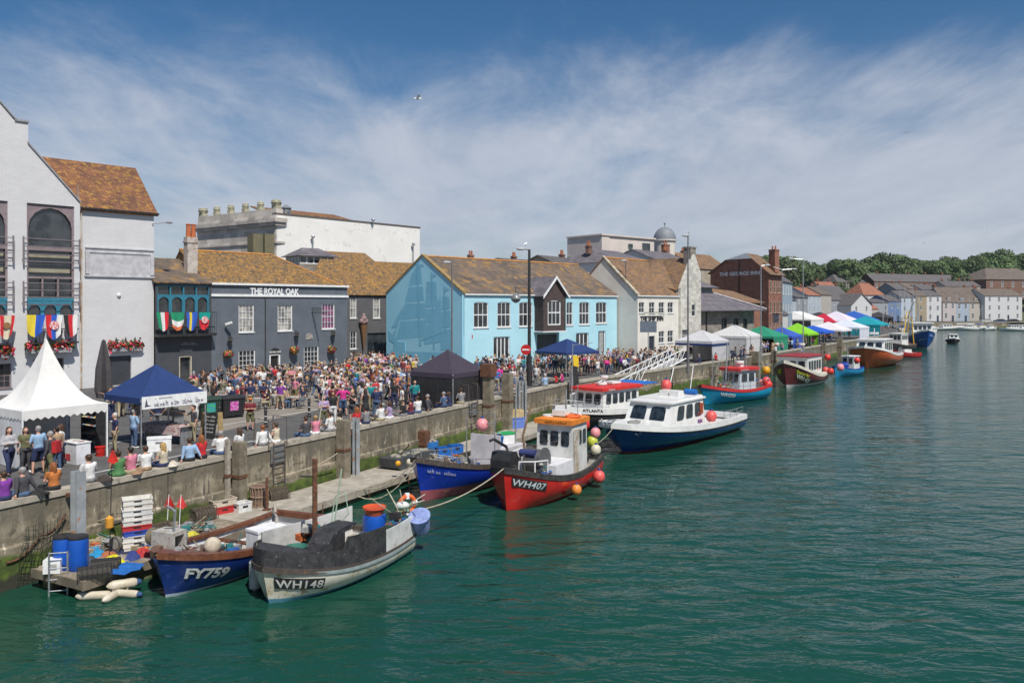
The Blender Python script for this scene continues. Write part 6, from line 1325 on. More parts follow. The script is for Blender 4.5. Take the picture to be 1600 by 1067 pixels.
# folded parasol
t=thing('parasol','tall folded dark grey parasol beside the navy stall','parasol',P(162,640,QZ),.3)
MB().lathe([(.05,0),(.05,.5)],8).build('pole',steel,t);q=MB();n=14;prof=[(.42,.75),(.55,1.3),(.48,2.6),(.26,3.7),(.12,4.35),(.02,4.45)]
vs=[]
for r_,z in prof:
    for i in range(n):k=r_*(1 if i%2 else .62);a=2*math.pi*i/n;vs.append((k*math.cos(a),k*math.sin(a),z))
q.add(vs,[(k*n+i,k*n+(i+1)%n,(k+1)*n+(i+1)%n,(k+1)*n+i)for k in range(len(prof)-1)for i in range(n)]);q.build('folded_canopy',fabric('charcoal parasol cloth',(.06,.055,.058)),t)
# marquee contents
def place_q(px,py,z=QZ):return P(px,py,z)
t=thing('counter','white fronted counter with red lettering piled with leaflets','counter',place_q(118,722),qa-1.65)
q=MB();q.bx(-.6,.6,-.3,.3,0,.86);q.build('front_cloth',mat('counter white',(.68,.69,.72),scale=2),t);q=MB();q.bx(-.63,.63,-.33,.33,.86,.89);q.build('top',white,t)
tx=MB();vs_,fs_=text_geo('FREE',.34,0,.02);tx.add([(-.55+x,-.31,.15+y)for x,y,z in vs_],fs_);tx.build('lettering',mat('red print',(.6,.02,.03)),t)
rr=random.Random(3);
for i in range(9):MB().bx(-.1,.1,-.07,.07,0,.015+.02*rr.random()).build('leaflet',mat('leaflet %d'%(i%3),((.5,.45,.4),(.3,.2,.2),(.6,.6,.55))[i%3]),t,False,(rr.uniform(-.5,.5),rr.uniform(-.2,.2),.892),rr.uniform(0,3))
t=thing('display_rack','black tiered magazine rack at the side of the white marquee','rack',place_q(148,700),qa-1.65)
q=MB();q.bx(-.62,-.58,-.3,.3,0,2.0);q.bx(.58,.62,-.3,.3,0,2.0);q.build('frame',black,t)
for i in range(5):
    q=MB();z=.3+i*.38;q.add([(-.58,-.35,z),(.58,-.35,z),(.58,.2,z+.25),(-.58,.2,z+.25)],[(0,1,2,3)]);s_=q.build('shelf',black,t)
    for k in range(5):q=MB();x=-.5+k*.22;q.add([(x,-.34,z+.02),(x+.18,-.34,z+.02),(x+.18,.1,z+.22),(x,.1,z+.22)],[(0,1,2,3)]);q.build('magazine',mat('magazine %d'%((i+k)%4),((.5,.48,.45),(.35,.12,.08),(.2,.3,.4),(.55,.45,.2))[(i+k)%4],scale=20),s_)
t=thing('bucket','red bucket on the road beside the magazine rack','bucket',place_q(157,712));q=MB();q.lathe([(.17,0),(.22,.38),(.24,.38),(.24,.41)],16);q.build('pail',mat('red plastic',(.55,.02,.015),rough=.4),t,True);MB().tube([(-.22,0,.38),(-.2,0,.25),(0,-.24,.2),(.2,0,.25),(.22,0,.38)],.012).build('handle',steel,t)
for i,(px,col,lab)in enumerate(((86,(.05,.12,.2),'dark blue display poster inside the white marquee'),(101,(.5,.5,.52),'pale display poster inside the white marquee'))):
    t=thing('poster_stand',lab,'poster stand',place_q(px,698),qa-1.65);MB().bx(-.42,.42,-.02,.02,.3,2.0).build('poster',mat('poster %d'%i,col,tuple(x*1.8+.05 for x in col)if i==0 else(.2,.22,.3),scale=2.5),t);MB().bx(-.44,.44,-.06,.06,0,.1).build('foot',steel,t)
# stall tables under the navy canopy
t=thing('table','long stall table covered with pale patterned cloth and goods','table',place_q(262,690),qa-1.6)
q=MB();vs=[]
for i in range(17):
    x=-1.5+3*i/16;s_=.03*math.sin(i*1.3);vs+=[(x,-.5+s_,.45),(x,-.45,.86),(x,.45,.86),(x,.5+s_,.45)]
q.add(vs,[(4*i+j,4*i+j+1,4*i+5+j,4*i+4+j)for i in range(16)for j in range(3)]);q.build('cloth',mat('patterned cloth',(.55,.48,.46),(.3,.14,.14),scale=9,rough=.8),t)
for x in(-1.3,1.3):MB().bx(x-.04,x+.04,-.3,.3,0,.83).build('leg',steel,t)
for i in range(10):MB().bx(-.09,.09,-.07,.07,0,.07).build('ware',mat('ware %d'%(i%3),((.4,.3,.25),(.5,.42,.3),(.12,.08,.08))[i%3],scale=8),t,False,(rr.uniform(-1.3,1.3),rr.uniform(-.3,.3),.865),rr.uniform(0,3))
t=thing('cool_box','white plastic cool box on the road by the navy stall','cool box',place_q(249,704),.4);q=MB();q.bx(-.5,.5,-.25,.25,0,.55);q.build('body',white,t);MB().bx(-.52,.52,-.27,.27,.55,.63).build('lid',white,t);MB().bx(-.15,.15,-.29,-.27,.4,.45).build('handle',steel,t)
t=thing('cooking_stand','dark barbecue stand with a sooty hood behind the navy stall table','cooking stand',place_q(262,668),qa-1.5)
q=MB();q.bx(-.9,.9,-.35,.35,.7,.95);q.build('grill_box',black,t)
for x in(-.8,.8):MB().bx(x-.04,x+.04,-.3,.3,0,.7).build('leg',steel,t)
q=MB();q.prism([(-.35,1.35),(-.2,1.7),(.3,1.7),(.35,1.35)],-.8,.8,0,'x');q.build('hood',mat('sooty maroon',(.09,.03,.03),(.03,.03,.03),scale=3),t)
t=thing('table','low dark trestle table left of the navy stall','table',place_q(196,648),qa-1.2);MB().bx(-1,1,-.35,.35,.7,.75).build('table_top',mat('dark board',(.12,.1,.09),scale=4),t)
for x in(-.9,.9):MB().bx(x-.03,x+.03,-.3,.3,0,.7).build('leg',black,t)
# black A board
t=thing('chalk_board','black chalk A board with white writing beside the navy stall','sign board',place_q(331,684),-.45)
q=MB();q.add([(-.45,-.3,0),(.45,-.3,0),(.4,0,1.25),(-.4,0,1.25),(-.45,-.26,0),(.45,-.26,0),(.4,.04,1.25),(-.4,.04,1.25)],[(0,1,2,3),(4,5,6,7),(0,1,5,4),(2,3,7,6),(1,2,6,5),(0,3,7,4)]);q.build('board',black,t)
q=MB();q.prism([(-.47,0),(-.42,0),(-.37,1.28),(-.42,1.28)],-.3,-.02);q.prism([(.47,0),(.42,0),(.37,1.28),(.42,1.28)],.0,.3);q.build('frame',mat('tan timber',(.4,.28,.13),scale=5),t)
tx=MB()
for i in range(5):
    vs_,fs_=scribble(.62,.12,i+9);z=1.02-i*.18
    tx.add([(-.33+x,-.3*(1-(z+y)/1.25)-.012,z+y)for x,y,zq in vs_],fs_)
tx.build('lettering',mat('chalk',(.6,.6,.58)),t)
# wheelie bins
def bin_(label,px,py,col,s=1.,ang=.7,logo=None):
    t=thing('wheelie_bin',label,'bin',place_q(px,py),ang,'large wheeled bins');m_=mat('bin plastic '+label[:9],col,rough=.45)
    q=MB();q.add([(-.6*s,-.4,.15),(.6*s,-.4,.15),(.6*s,.4,.15),(-.6*s,.4,.15),(-.68*s,-.5,1.15),(.68*s,-.5,1.15),(.68*s,.5,1.15),(-.68*s,.5,1.15)],[(0,3,2,1),(4,5,6,7),(0,1,5,4),(1,2,6,5),(2,3,7,6),(3,0,4,7)]);q.build('body',m_,t)
    q=MB();q.prism([(-.55,1.16),(.55,1.16),(.4,1.3),(-.4,1.3)],-.7*s,.7*s,0,'x');q.build('lid',m_,t)
    for x in(-.5*s,.5*s):
        for y in(-.32,.32):MB().cyl((x-.04,y,.09),(x+.04,y,.09),.09,n=10).build('wheel',black,t)
    if logo:q=MB();q.add([(-.25,-.455,.45),(.25,-.455,.45),(.25,-.49,.98),(-.25,-.49,.98)],[(0,1,2,3)]);q.build('sticker',mat('sticker '+logo[0],logo[1],logo[2],scale=9),t)
bin_('black wheeled bin with a magenta sticker by the pub terrace',361,652,(.022,.022,.025),1,.75,('magenta',(.45,.02,.3),(.6,.3,.5)))
bin_('dark green wheeled bin with coloured recycling stickers beside the black one',325,655,(.02,.045,.03),.9,.75,('green',(.05,.4,.12),(.02,.2,.45)))
# bollards
BOL=None
for i,(px,py,lab)in enumerate(((415,668,'black bollard near the ladder hoops'),(483,652,'black bollard at the front of the crowd'),(546,560,'black bollard beside the pub corner'),(343,662,'black bollard by the wheeled bins'))):
    if BOL is None:
        t=thing('bollard',lab,'bollard',place_q(px,py),0,'black bollards on the quay');q=MB();q.lathe([(.13,0),(.13,.12),(.08,.18),(.075,.85),(.1,.88),(.1,.93),(.06,.98),(.09,1.06),(.02,1.13)],12);q.build('post',black,t,True);q=MB();q.lathe([(.083,.3),(.083,.34)],12);q.lathe([(.083,.6),(.083,.64)],12);q.build('band',white,t);BOL=t
    else:dup(BOL,place_q(px,py),0,lab)
# lamp posts
def lamp(label,px,py,topy,head,m=steel,arm=-1.,double=False,name='street_lamp',col=black,th=1.):
    base=place_q(px,py);d=base.y;hgt=ZD(topy,d)-QZ;t=thing(name,label,'street lamp',base,0,'street lamps along the quay')
    q=MB();q.cyl((0,0,0),(0,0,hgt*.22),.14*th,.13*th,10);q.cyl((0,0,hgt*.22),(0,0,hgt),.085*th,.06*th,8);q.build('pole',col,t,True)
    q=MB();q.cyl((0,0,hgt-.05),(arm*head,0,hgt+.05),.05,n=6)
    if double:q.cyl((0,0,hgt-.05),(-arm*head*.8,0,hgt+.35),.05,n=6)
    q.build('arm',col,t)
    q=MB();q.ball((arm*(head+.2),0,hgt+.05),.32,10,sc=(1.2,.7,.4));q.build('lantern',mat('pale lamp head',(.5,.52,.54)),t,True)
    return t
lamp('thin grey lamp post standing behind the dark purple stall',706,590,411,.25,col=mat('dark grey steel',(.14,.14,.15)),arm=-1)
L2=lamp('tall black lamp post with no entry sign before the blue building',827,603,390,.5,arm=-1,th=1.7)
lamp('slim grey lamp post in front of the white inn gable',978,566,408,.05,col=mat('dark grey steel',(.14,.14,.15)))
lamp('grey lamp post with a curved head in front of the brick inn',1189,560,415,.6,col=steel,arm=1)
lamp('double headed grey lamp post beyond the brick inn',1222,548,421,1.6,col=steel,arm=1,double=True)
lamp('tall grey lamp post among the far stalls',1255,560,405,1.3,col=steel,arm=-1)
lamp('thin dark lamp post beside the quay at the turquoise boat',1075,583,369,.03,col=mat('dark grey steel',(.14,.14,.15)))
lg=thing('hanging_lantern','round black lantern hanging from a bracket on the tall black lamp post','lantern',L2.location+V((0,0,ZD(468,L2.location.y)-QZ)),0)
q=MB();q.cyl((0,0,.9),(-1.3,0,1.0),.04);q.cyl((0,0,.4),(-.9,0,.95),.025);q.cyl((-1.1,0,1.0),(-1.1,0,.55),.03);q.build('bracket',black,lg);q=MB();q.lathe([(.05,.55),(.35,.3),(.42,.05),(.3,-.15),(.1,-.28)],12,(-1.1,0,0));q.build('globe',mat('lantern grey glass',(.2,.21,.22),rough=.2),lg,True)
def noentry(label,loc,r=.42,rz=0.,pole=None):
    t=thing('road_sign',label,'road sign',loc,rz,'no entry road signs');q=MB();q.cyl((0,-.02,0),(0,.02,0),r,n=24);q.build('disc',mat('sign red',(.55,.02,.02),rough=.35),t);q=MB();q.bx(-r*.68,r*.68,-.035,-.022,-r*.14,r*.14);q.build('bar',white,t)
    if pole:MB().cyl((0,.06,-pole),(0,.06,.4),.04,n=6).build('pole',steel,t)
    return t
noentry('red no entry disc on the tall black lamp post',L2.location+V((-.28,-.25,ZD(546,L2.location.y)-QZ)),.42,-.15)
b_=place_q(732,585);noentry('red no entry sign on its own pole beside the blue building corner',V((b_.x,b_.y,ZD(526,b_.y))),.42,0,ZD(526,b_.y)-QZ)
b_=place_q(1013,572);t=thing('notice_board','blue and grey notice sign on a pole before the white inn','sign',b_,0);z_=ZD(507,b_.y)-QZ;MB().bx(-.9,.9,-.03,.03,z_-.85,z_+.35).build('board',mat('sign back grey',(.12,.15,.19)),t);MB().cyl((0,.05,0),(0,.05,z_),.05,n=6).build('pole',steel,t)
# pub lanterns, baskets and camera
def basket(label,F,px,py,r=.42,yy=-.45):
    u,z=F.uz(px,py,yy);t=thing('hanging_basket',label,'hanging basket',F.pt(u,yy,z),F.rz,'flower baskets on the pub front');rr_=random.Random(px);q=MB()
    for k in range(230):
        d=V((rr_.gauss(0,1),rr_.gauss(0,1),rr_.gauss(0,1))).normalized();p=d*r*rr_.uniform(.7,1.1);p.z=p.z*.8;l=.085;qq=(d+V((rr_.random()-.5,)*3)).to_track_quat('Z','Y');k3=rr_.random();mi=0 if k3<.45 else 1 if k3<.8 else 2
        q.add([qq@V(v)*l+p for v in((-1,-1,0),(1,-1,0),(1,1,0),(-1,1,0))],[(0,1,2,3)],mi)
    q.build('foliage',[mat('basket leaves',(.07,.13,.03)),mat('crimson petals',(.5,.03,.09)),mat('yellow petals',(.6,.3,.03))],t);MB().lathe([(.03,-.35),(.28,-.1),(.3,.05)],10).build('bowl',mat('basket liner',(.12,.08,.05)),t);MB().tube([(0,.4,.8),(0,0,.85),(0,0,0)],.015).build('hook',black,t)
for px,py,lab in((357,553,'flower basket left of the ground floor left pub window'),(460,547,'flower basket between the pub door and the right window'),(519,546,'flower basket near the right corner of the pub')):basket(lab,F3,px,py)
def wall_lantern(label,F,px,py):
    u,z=F.uz(px,py,-.4);t=thing('wall_lantern',label,'lantern',F.pt(u,-.4,z),F.rz,'black lanterns on the pub front');q=MB();q.lathe([(.12,-.35),(.24,.15),(.28,.17),(.1,.35),(.03,.42)],6);q.build('housing',black,t);q=MB();q.tube([(0,.4,.1),(0,.2,.5),(0,0,.42)],.025);q.build('bracket',black,t);q=MB();q.lathe([(.125,-.28),(.235,.12)],6);q.build('pane',mat('lantern glass',(.35,.33,.28),rough=.2),t)
for px,py,lab in((360,532,'black lantern above the left pub basket'),(464,524,'black lantern above the middle pub basket'),(521,523,'black lantern above the right pub basket')):wall_lantern(lab,F3,px,py)
u,z=F3.uz(356,507,-.4);t=thing('security_camera','white security camera on the left of the pub front','camera',F3.pt(u,-.4,z),F3.rz);MB().box((0,-.15,.1),(.22,.6,.2),0,.5,-.3).build('housing',white,t);MB().cyl((0,.4,-.1),(0,0,.05),.035).build('bracket',white,t)
u,z=F3.uz(492,484,-.1);t=thing('pub_sign_bracket','ornate black iron bracket sign high on the pub front','sign',F3.pt(u-.3,0,z),F3.rz);q=MB();q.cyl((0,0,-.3),(0,-2.2,-.3),.03);q.cyl((0,0,.2),(0,-1.9,.15),.02)
for i in range(5):a0=i*.42;q.tube([(0,-.2-a0+.16*math.cos(x),-.05+.16*math.sin(x))for x in[k*.7 for k in range(9)]],.02,5)
q.build('scrollwork',black,t);q=MB();q.prism([(-.45,0),(.45,0),(.3,.5),(0,.62),(-.35,.5)],-.05,.0);q.build('oak_plaque',mat('faded gilt plaque',(.4,.36,.3),(.15,.15,.16),scale=5),t,False,(-.3,0,-2.9))
# flower boxes and flags on the near buildings
def flower_box(label,F,px0,px1,py,yy,seed):
    (u0,z),(u1,_)=F.uz(px0,py,yy),F.uz(px1,py,yy);t=thing('flower_box',label,'flower box',F.pt((u0+u1)/2,yy,z),F.rz,'flower boxes on the white building');w_=(u1-u0)/2;rr_=random.Random(seed)
    MB().bx(-w_,w_,-.18,.18,-.55,-.2).build('trough',mat('grey trough',(.3,.31,.33)),t);q=MB()
    for k in range(420):
        p=V((rr_.uniform(-w_-.1,w_+.1),rr_.gauss(0,.2),rr_.gauss(0,.17)-.05));d=V((rr_.gauss(0,1),-abs(rr_.gauss(0,1)),rr_.gauss(0,1)));qq=d.to_track_quat('Z','Y');k3=rr_.random();mi=0 if k3<.42 else 1 if k3<.7 else 2 if k3<.93 else 3
        q.add([qq@V(v)*.085+p for v in((-1,-1,0),(1,-1,0),(1,1,0),(-1,1,0))],[(0,1,2,3)],mi)
    q.build('flowers',[mat('basket leaves',(.07,.13,.03)),mat('crimson petals',(.5,.03,.09)),mat('scarlet petals',(.65,.04,.02)),mat('pink white petals',(.7,.4,.45))],t)
    for k in range(3):MB().lathe([(.14,0),(.11,.3),(.02,.6)],7,(-w_*.6+k*w_*.6,.05,.0)).build('conifer',mat('dark conifer',(.02,.05,.03),scale=9),t)
flower_box('flower box with dark conifers under the balcony with three flags',F1,42,112,541,-.5,1);flower_box('flower box above the roller shutter beside the folded parasol',F1,172,221,539,.3,2);flower_box('flower box cut by the photo edge under the Spanish flag',F1,-20,19,548,-.5,3)
def flag(label,F,px0,px1,py0,py1,yy,cols_,vert=True,seed=0,emblem=None):
    (u0,z1),(u1,_)=F.uz(px0,py0,yy),F.uz(px1,py0,yy);z0=F.uz(px0,py1-3,yy)[1];t=thing('flag',label,'flag',F.pt((u0+u1)/2,yy,z1),F.rz,'national flags draped over the balconies');w_=u1-u0;hh=z1-z0;nu,nv=18,10;q=MB();vs=[]
    for j in range(nv+1):
        for i in range(nu+1):
            f,g=i/nu,j/nv;x=(-.5+f)*w_*(1-.25*g)+.05*math.sin(seed+g*3);z=-hh*g*(.78+.22*math.sin(math.pi*f));y=-.03-.06*math.sin(f*11+seed)*g;vs.append((x,y,z))
    for j in range(nv):
        for i in range(nu):
            a=j*(nu+1)+i;k=int((i/nu if vert else j/nv)*len(cols_));q.add([],[]);q.f.append((a,a+1,a+nu+2,a+nu+1));q.m.append(k)
    q.v=vs;q.build('cloth',[mat('flag %s'%str(c),c,tuple(x*.9 for x in c),rough=.8)for c in cols_],t,True)
    if emblem:MB().cyl((emblem[0]*w_,-.13,-hh*.42),(emblem[0]*w_,-.1,-hh*.42),hh*emblem[1],n=12).build('emblem',mat('flag emblem %s'%str(emblem[2]),emblem[2],emblem[3],scale=7),t)
RD,GN,WH,YL,BL=(.6,.02,.03),(.01,.25,.12),(.72,.72,.7),(.7,.55,.04),(.02,.1,.5)
CRM=(.62,.55,.4)
for a in(('red and cream striped flag with a small crest at the photo edge',F1,-2,22,493,534,-.8,[RD,CRM,CRM,RD],True,1,(0,.14,(.3,.15,.05),(.2,.1,.05))),('yellow and blue flag on the arched balcony',F1,40,70,492,530,-.8,[YL,YL,BL,BL],True,2),
          ('red blue and white flag with a cross crest on the arched balcony',F1,71,98,492,534,-.8,[RD,BL,WH],True,3,(-.02,.18,RD,WH)),('black red and white flag at the right of the arched balcony',F1,100,122,492,530,-.8,[(.02,)*3,RD,WH],True,4),
          ('green white and red flag on the tavern balcony',F2,245,264,488,521,-.95,[GN,WH,RD],True,5),('green white and orange flag on the tavern balcony',F2,266,288,488,520,-.95,[GN,GN,WH,(.6,.15,.05)],False,6),
          ('blue flag with a yellow cross on the tavern balcony',F2,290,308,488,520,-.95,[BL,YL,BL,BL],True,7),('teal and red flag with a crest on the tavern balcony',F2,310,328,488,519,-.95,[(.0,.3,.25),(.0,.3,.25),RD,RD],False,8,(0,.2,RD,YL))):flag(*a)
# potted palms
for px,lab in((848,'potted palm left of the deep doorway'),(874,'potted palm right of the deep doorway')):
    p=F5.pt(F5.u(px,-1.0),-1.0);t=thing('potted_palm',lab,'palm',p,0,'potted palms at the blue building');MB().lathe([(.25,0),(.35,.7),(.38,.75)],10).build('pot',mat('grey pot',(.2,.2,.2)),t);q=MB();MB().cyl((0,0,.7),(0,0,1.5),.08).build('trunk',bark,t)
    for k in range(16):
        a=k*2.4;pr=V((0,0,1.5));
        for s_ in range(5):nx=V((math.cos(a)*.22*(s_+1),math.sin(a)*.22*(s_+1),1.5+.5*math.sin((s_+1)*.55)));w_=.07*(1-s_*.15);sd_=V((-math.sin(a),math.cos(a),0))*w_;q.add([pr-sd_,pr+sd_,nx+sd_,nx-sd_],[(0,1,2,3)]);pr=nx
    q.build('fronds',mat('palm green',(.08,.16,.04)),t)
# dark car by the blue building
def car(label,loc,rz,col,grp=None):
    t=thing('parked_car',label,'car',loc,rz,grp);m_=mat('car paint '+str(col),col,rough=.25,coat=.6);n=MB()
    prof=[(-2.1,.35),(-2.15,.75),(-1.95,.95),(-1.0,1.0),(-.45,1.42),(.9,1.45),(1.6,1.05),(2.05,.95),(2.1,.4)]
    n.prism(prof,-.85,.85);n.build('body',m_,t)
    g=MB();g.prism([(-.92,1.02),(-.42,1.37),(.88,1.40),(1.45,1.05)],-.86,.86);g.build('side_window',glass,t);g=MB();g.add([(-1.0,-.7,1.03),(-1.0,.7,1.03),(-.49,.65,1.41),(-.49,-.65,1.41)],[(0,1,2,3)]);g.v=[(x-.015,y,z+.015)for x,y,z in g.v];g.build('windscreen',glass,t)
    for x in(-1.35,1.35):
        for y in(-.8,.8):w_=MB();w_.cyl((x,y-.1,.32),(x,y+.1,.32),.32,n=16);w_.build('wheel',black,t,True)
    return t
p=place_q(758,583);car('dark car parked behind the crowd at the blue building',p,.8,(.015,.018,.02))
for i,(px,lab,c_)in enumerate(((1562,'dark blue car parked below the double fronted house',(.03,.05,.12)),(1582,'black car parked at the right of the dark blue one',(.02,.02,.02)),(1541,'white car parked left of the dark blue one',(.6,.6,.6)))):
    p=PD(px,303,QZ);car(lab,p,.05,c_,'cars parked on the far quay')
# cafe furniture on the pub terrace
mt_m=mat('cafe aluminium',(.45,.46,.47),rough=.35,metal=.7)
def cafe_table(loc,rz):
    t=thing('cafe_table','x','table',loc,rz,'cafe tables on the pub terrace');MB().bx(-.38,.38,-.38,.38,.7,.73).build('table_top',mat('pale table top',(.5,.48,.45),scale=5,rough=.5),t)
    for x in(-.32,.32):
        for y in(-.32,.32):MB().cyl((x,y,0),(x,y,.7),.02,n=6).build('leg',mt_m,t)
    for k in range(2):MB().lathe([(.035,0),(.045,.14)],8,(.15-.3*k,.1*k,.731)).build('glass',mat('amber drink',(.35,.16,.03),rough=.1),t)
    return t
def cafe_chair(loc,rz):
    t=thing('cafe_chair','x','chair',loc,rz,'cafe chairs on the pub terrace');MB().bx(-.22,.22,-.22,.22,.43,.46).build('seat',mt_m,t);q=MB();q.tube([(-.2,-.2,.45),(-.2,-.24,.88),(.2,-.24,.88),(.2,-.2,.45)],.015);q.bx(-.19,.19,-.245,-.225,.6,.8);q.build('backrest',mt_m,t)
    for x in(-.2,.2):
        for y in(-.2,.2):MB().cyl((x*1.05,y*1.05,0),(x,y,.45),.014,n=5).build('leg',mt_m,t)
    return t
tb0=cafe_table(place_q(352,618),.5);ch0=cafe_chair(place_q(340,622),.5);SEATS=[];rr=random.Random(8)
tl=[(338,612,'behind the black wheeled bin'),(372,606,'below the left pub window'),(352,634,'just right of the recycling bin'),(402,617,'below the pub drainpipe'),(398,640,'at the terrace front left'),(436,614,'in front of the pub door'),(428,634,'mid terrace front'),(462,616,'right of the pub door'),(458,637,'nearest the front bollard'),(385,626,'mid left terrace')]
for i,(px,py,lab)in enumerate(tl):
    p=place_q(px,py);a=rr.uniform(0,1.5);t=tb0 if i==0 else dup(tb0);t.location=p;t.rotation_euler=(0,0,a);t['label']='pale topped metal cafe table '+lab
    for k in range(4):
        an=a+k*math.pi/2+rr.uniform(-.15,.15);q=p+V((math.cos(an),math.sin(an),0))*.8;c=ch0 if(i==0 and k==0)else dup(ch0);c.location=q;c.rotation_euler=(0,0,an+math.pi/2)
        c['label']='metal cafe chair '+('on the far side of','on the left of','on the near side of','on the right of')[int(((an+math.pi/4)%(2*math.pi))/(math.pi/2))%4 if False else k]+' the table '+lab;SEATS.append((q,an+math.pi/2))
# ================================================================ PEOPLE
def person_meshes(pose):
    """joint positions for a standing / sitting figure facing +y, 1.72 m tall, feet at z=0 (or seat at z=0 for 'wall')"""
    arms,legs,fem=pose;hz=.93;lean=0
    if legs=='wall':hz=.10
    if legs=='chair':hz=.55
    hip=V((0,0,hz));sh_z=hz+.50;hw=.095 if not fem else .10;sw=.185 if not fem else .165
    ly={'wall':.03,'chair':-.02}.get(legs,0.)
    chest=V((0,ly,sh_z-.06));neck=V((0,ly+.01,sh_z+.05));head=V((0,ly+.03,sh_z+.21))
    J={}
    for s,k in((-1,'l'),(1,'r')):
        h_=V((s*hw,0,hz-.03))
        if legs=='stand':kn,an=V((s*.11,.03,.50)),V((s*.12,0,.09))
        elif legs=='walk':kn,an=V((s*.10,s*.16+.04,.50)),V((s*.10,s*.27-.05,.11))
        elif legs=='wide':kn,an=V((s*.15,.03,.50)),V((s*.19,0,.09))
        elif legs=='wall':kn,an=V((s*.12,.42,.10)),V((s*.12,.46+.04*s,-.31))
        else:kn,an=V((s*.12,.42,.50)),V((s*.12,.40,.09))
        J[k+'leg']=(h_,kn,an);S=V((s*sw,ly,sh_z))
        if arms=='down':el,wr=S+V((s*.06,-.02,-.29)),S+V((s*.08,.05,-.54))
        elif arms=='fold':el,wr=S+V((s*.09,.02,-.28)),V((-s*.10,ly+.24,sh_z-.24))
        elif arms=='drink':el,wr=(S+V((.07,.06,-.27)),S+V((-.02,.26,-.06)))if s>0 else(S+V((-.07,.02,-.28)),S+V((-.02,.22,-.32)))
        elif arms=='phone':el,wr=S+V((s*.04,.12,-.25)),V((s*.05,ly+.34,sh_z-.02))
        elif arms=='hips':el,wr=S+V((s*.2,-.05,-.24)),S+V((s*.04,.03,-.46))
        elif arms=='lap':el,wr=S+V((s*.07,.05,-.27)),V((s*.06,ly+.30,sh_z-.34))
        elif arms=='prop':el,wr=S+V((s*.08,-.08,-.27)),S+V((s*.14,-.12,-.46))
        elif arms=='point':el,wr=(S+V((.12,.18,-.12)),S+V((.1,.45,.02)))if s>0 else(S+V((-.06,-.02,-.29)),S+V((-.08,.05,-.54)))
        J[k+'arm']=(S,el,wr)
    return hip,chest,neck,head,J,sh_z,sw,hz,ly,fem
def remesh(mb,name,vox,smooth=2):
    me=bpy.data.meshes.new(name);me.from_pydata([tuple(v)for v in mb.v],[],mb.f);bm=bmesh.new();bm.from_mesh(me);bmesh.ops.recalc_face_normals(bm,faces=bm.faces);bm.to_mesh(me);bm.free()
    o=bpy.data.objects.new(name,me);COL.objects.link(o);m=o.modifiers.new('r','REMESH');m.mode='VOXEL';m.voxel_size=vox;m.use_smooth_shade=True
    s=o.modifiers.new('s','SMOOTH');s.iterations=smooth;s.factor=.5
    dg=bpy.context.evaluated_depsgraph_get();dg.update();r=bpy.data.meshes.new_from_object(o.evaluated_get(dg));bpy.data.objects.remove(o);r.name=name
    r.polygons.foreach_set('use_smooth',[True]*len(r.polygons));r.materials.clear();r.materials.append(None);return r
def cap(mb,a,b,r0,r1):mb.cyl(a,b,r0,r1,10);mb.ball(a,r0*1.0,10);mb.ball(b,r1*1.0,10)
def torso(mb,hip,ly,sh_z,sw,hz,g,fem,bottom=-.02):
    rows=[(hz+bottom,.155,.105),(hz+.08,.145,.10),(hz+.2,.125 if fem else .145,.09),(hz+.34,.155,.105),(hz+.43,sw*.98,.10),(hz+.50,sw*.72,.075),(hz+.545,.06,.05)]
    vs=[];n=16
    for z,rx,ry in rows:
        f=(z-hz)/.5
        for i in range(n):t=2*math.pi*i/n;vs.append(((rx+g)*math.cos(t),ly*f+(ry+g)*math.sin(t),z))
    mb.add(vs,[(k*n+i,k*n+(i+1)%n,(k+1)*n+(i+1)%n,(k+1)*n+i)for k in range(len(rows)-1)for i in range(n)]+[tuple(range(n))[::-1],tuple(range((len(rows)-1)*n,len(rows)*n))])
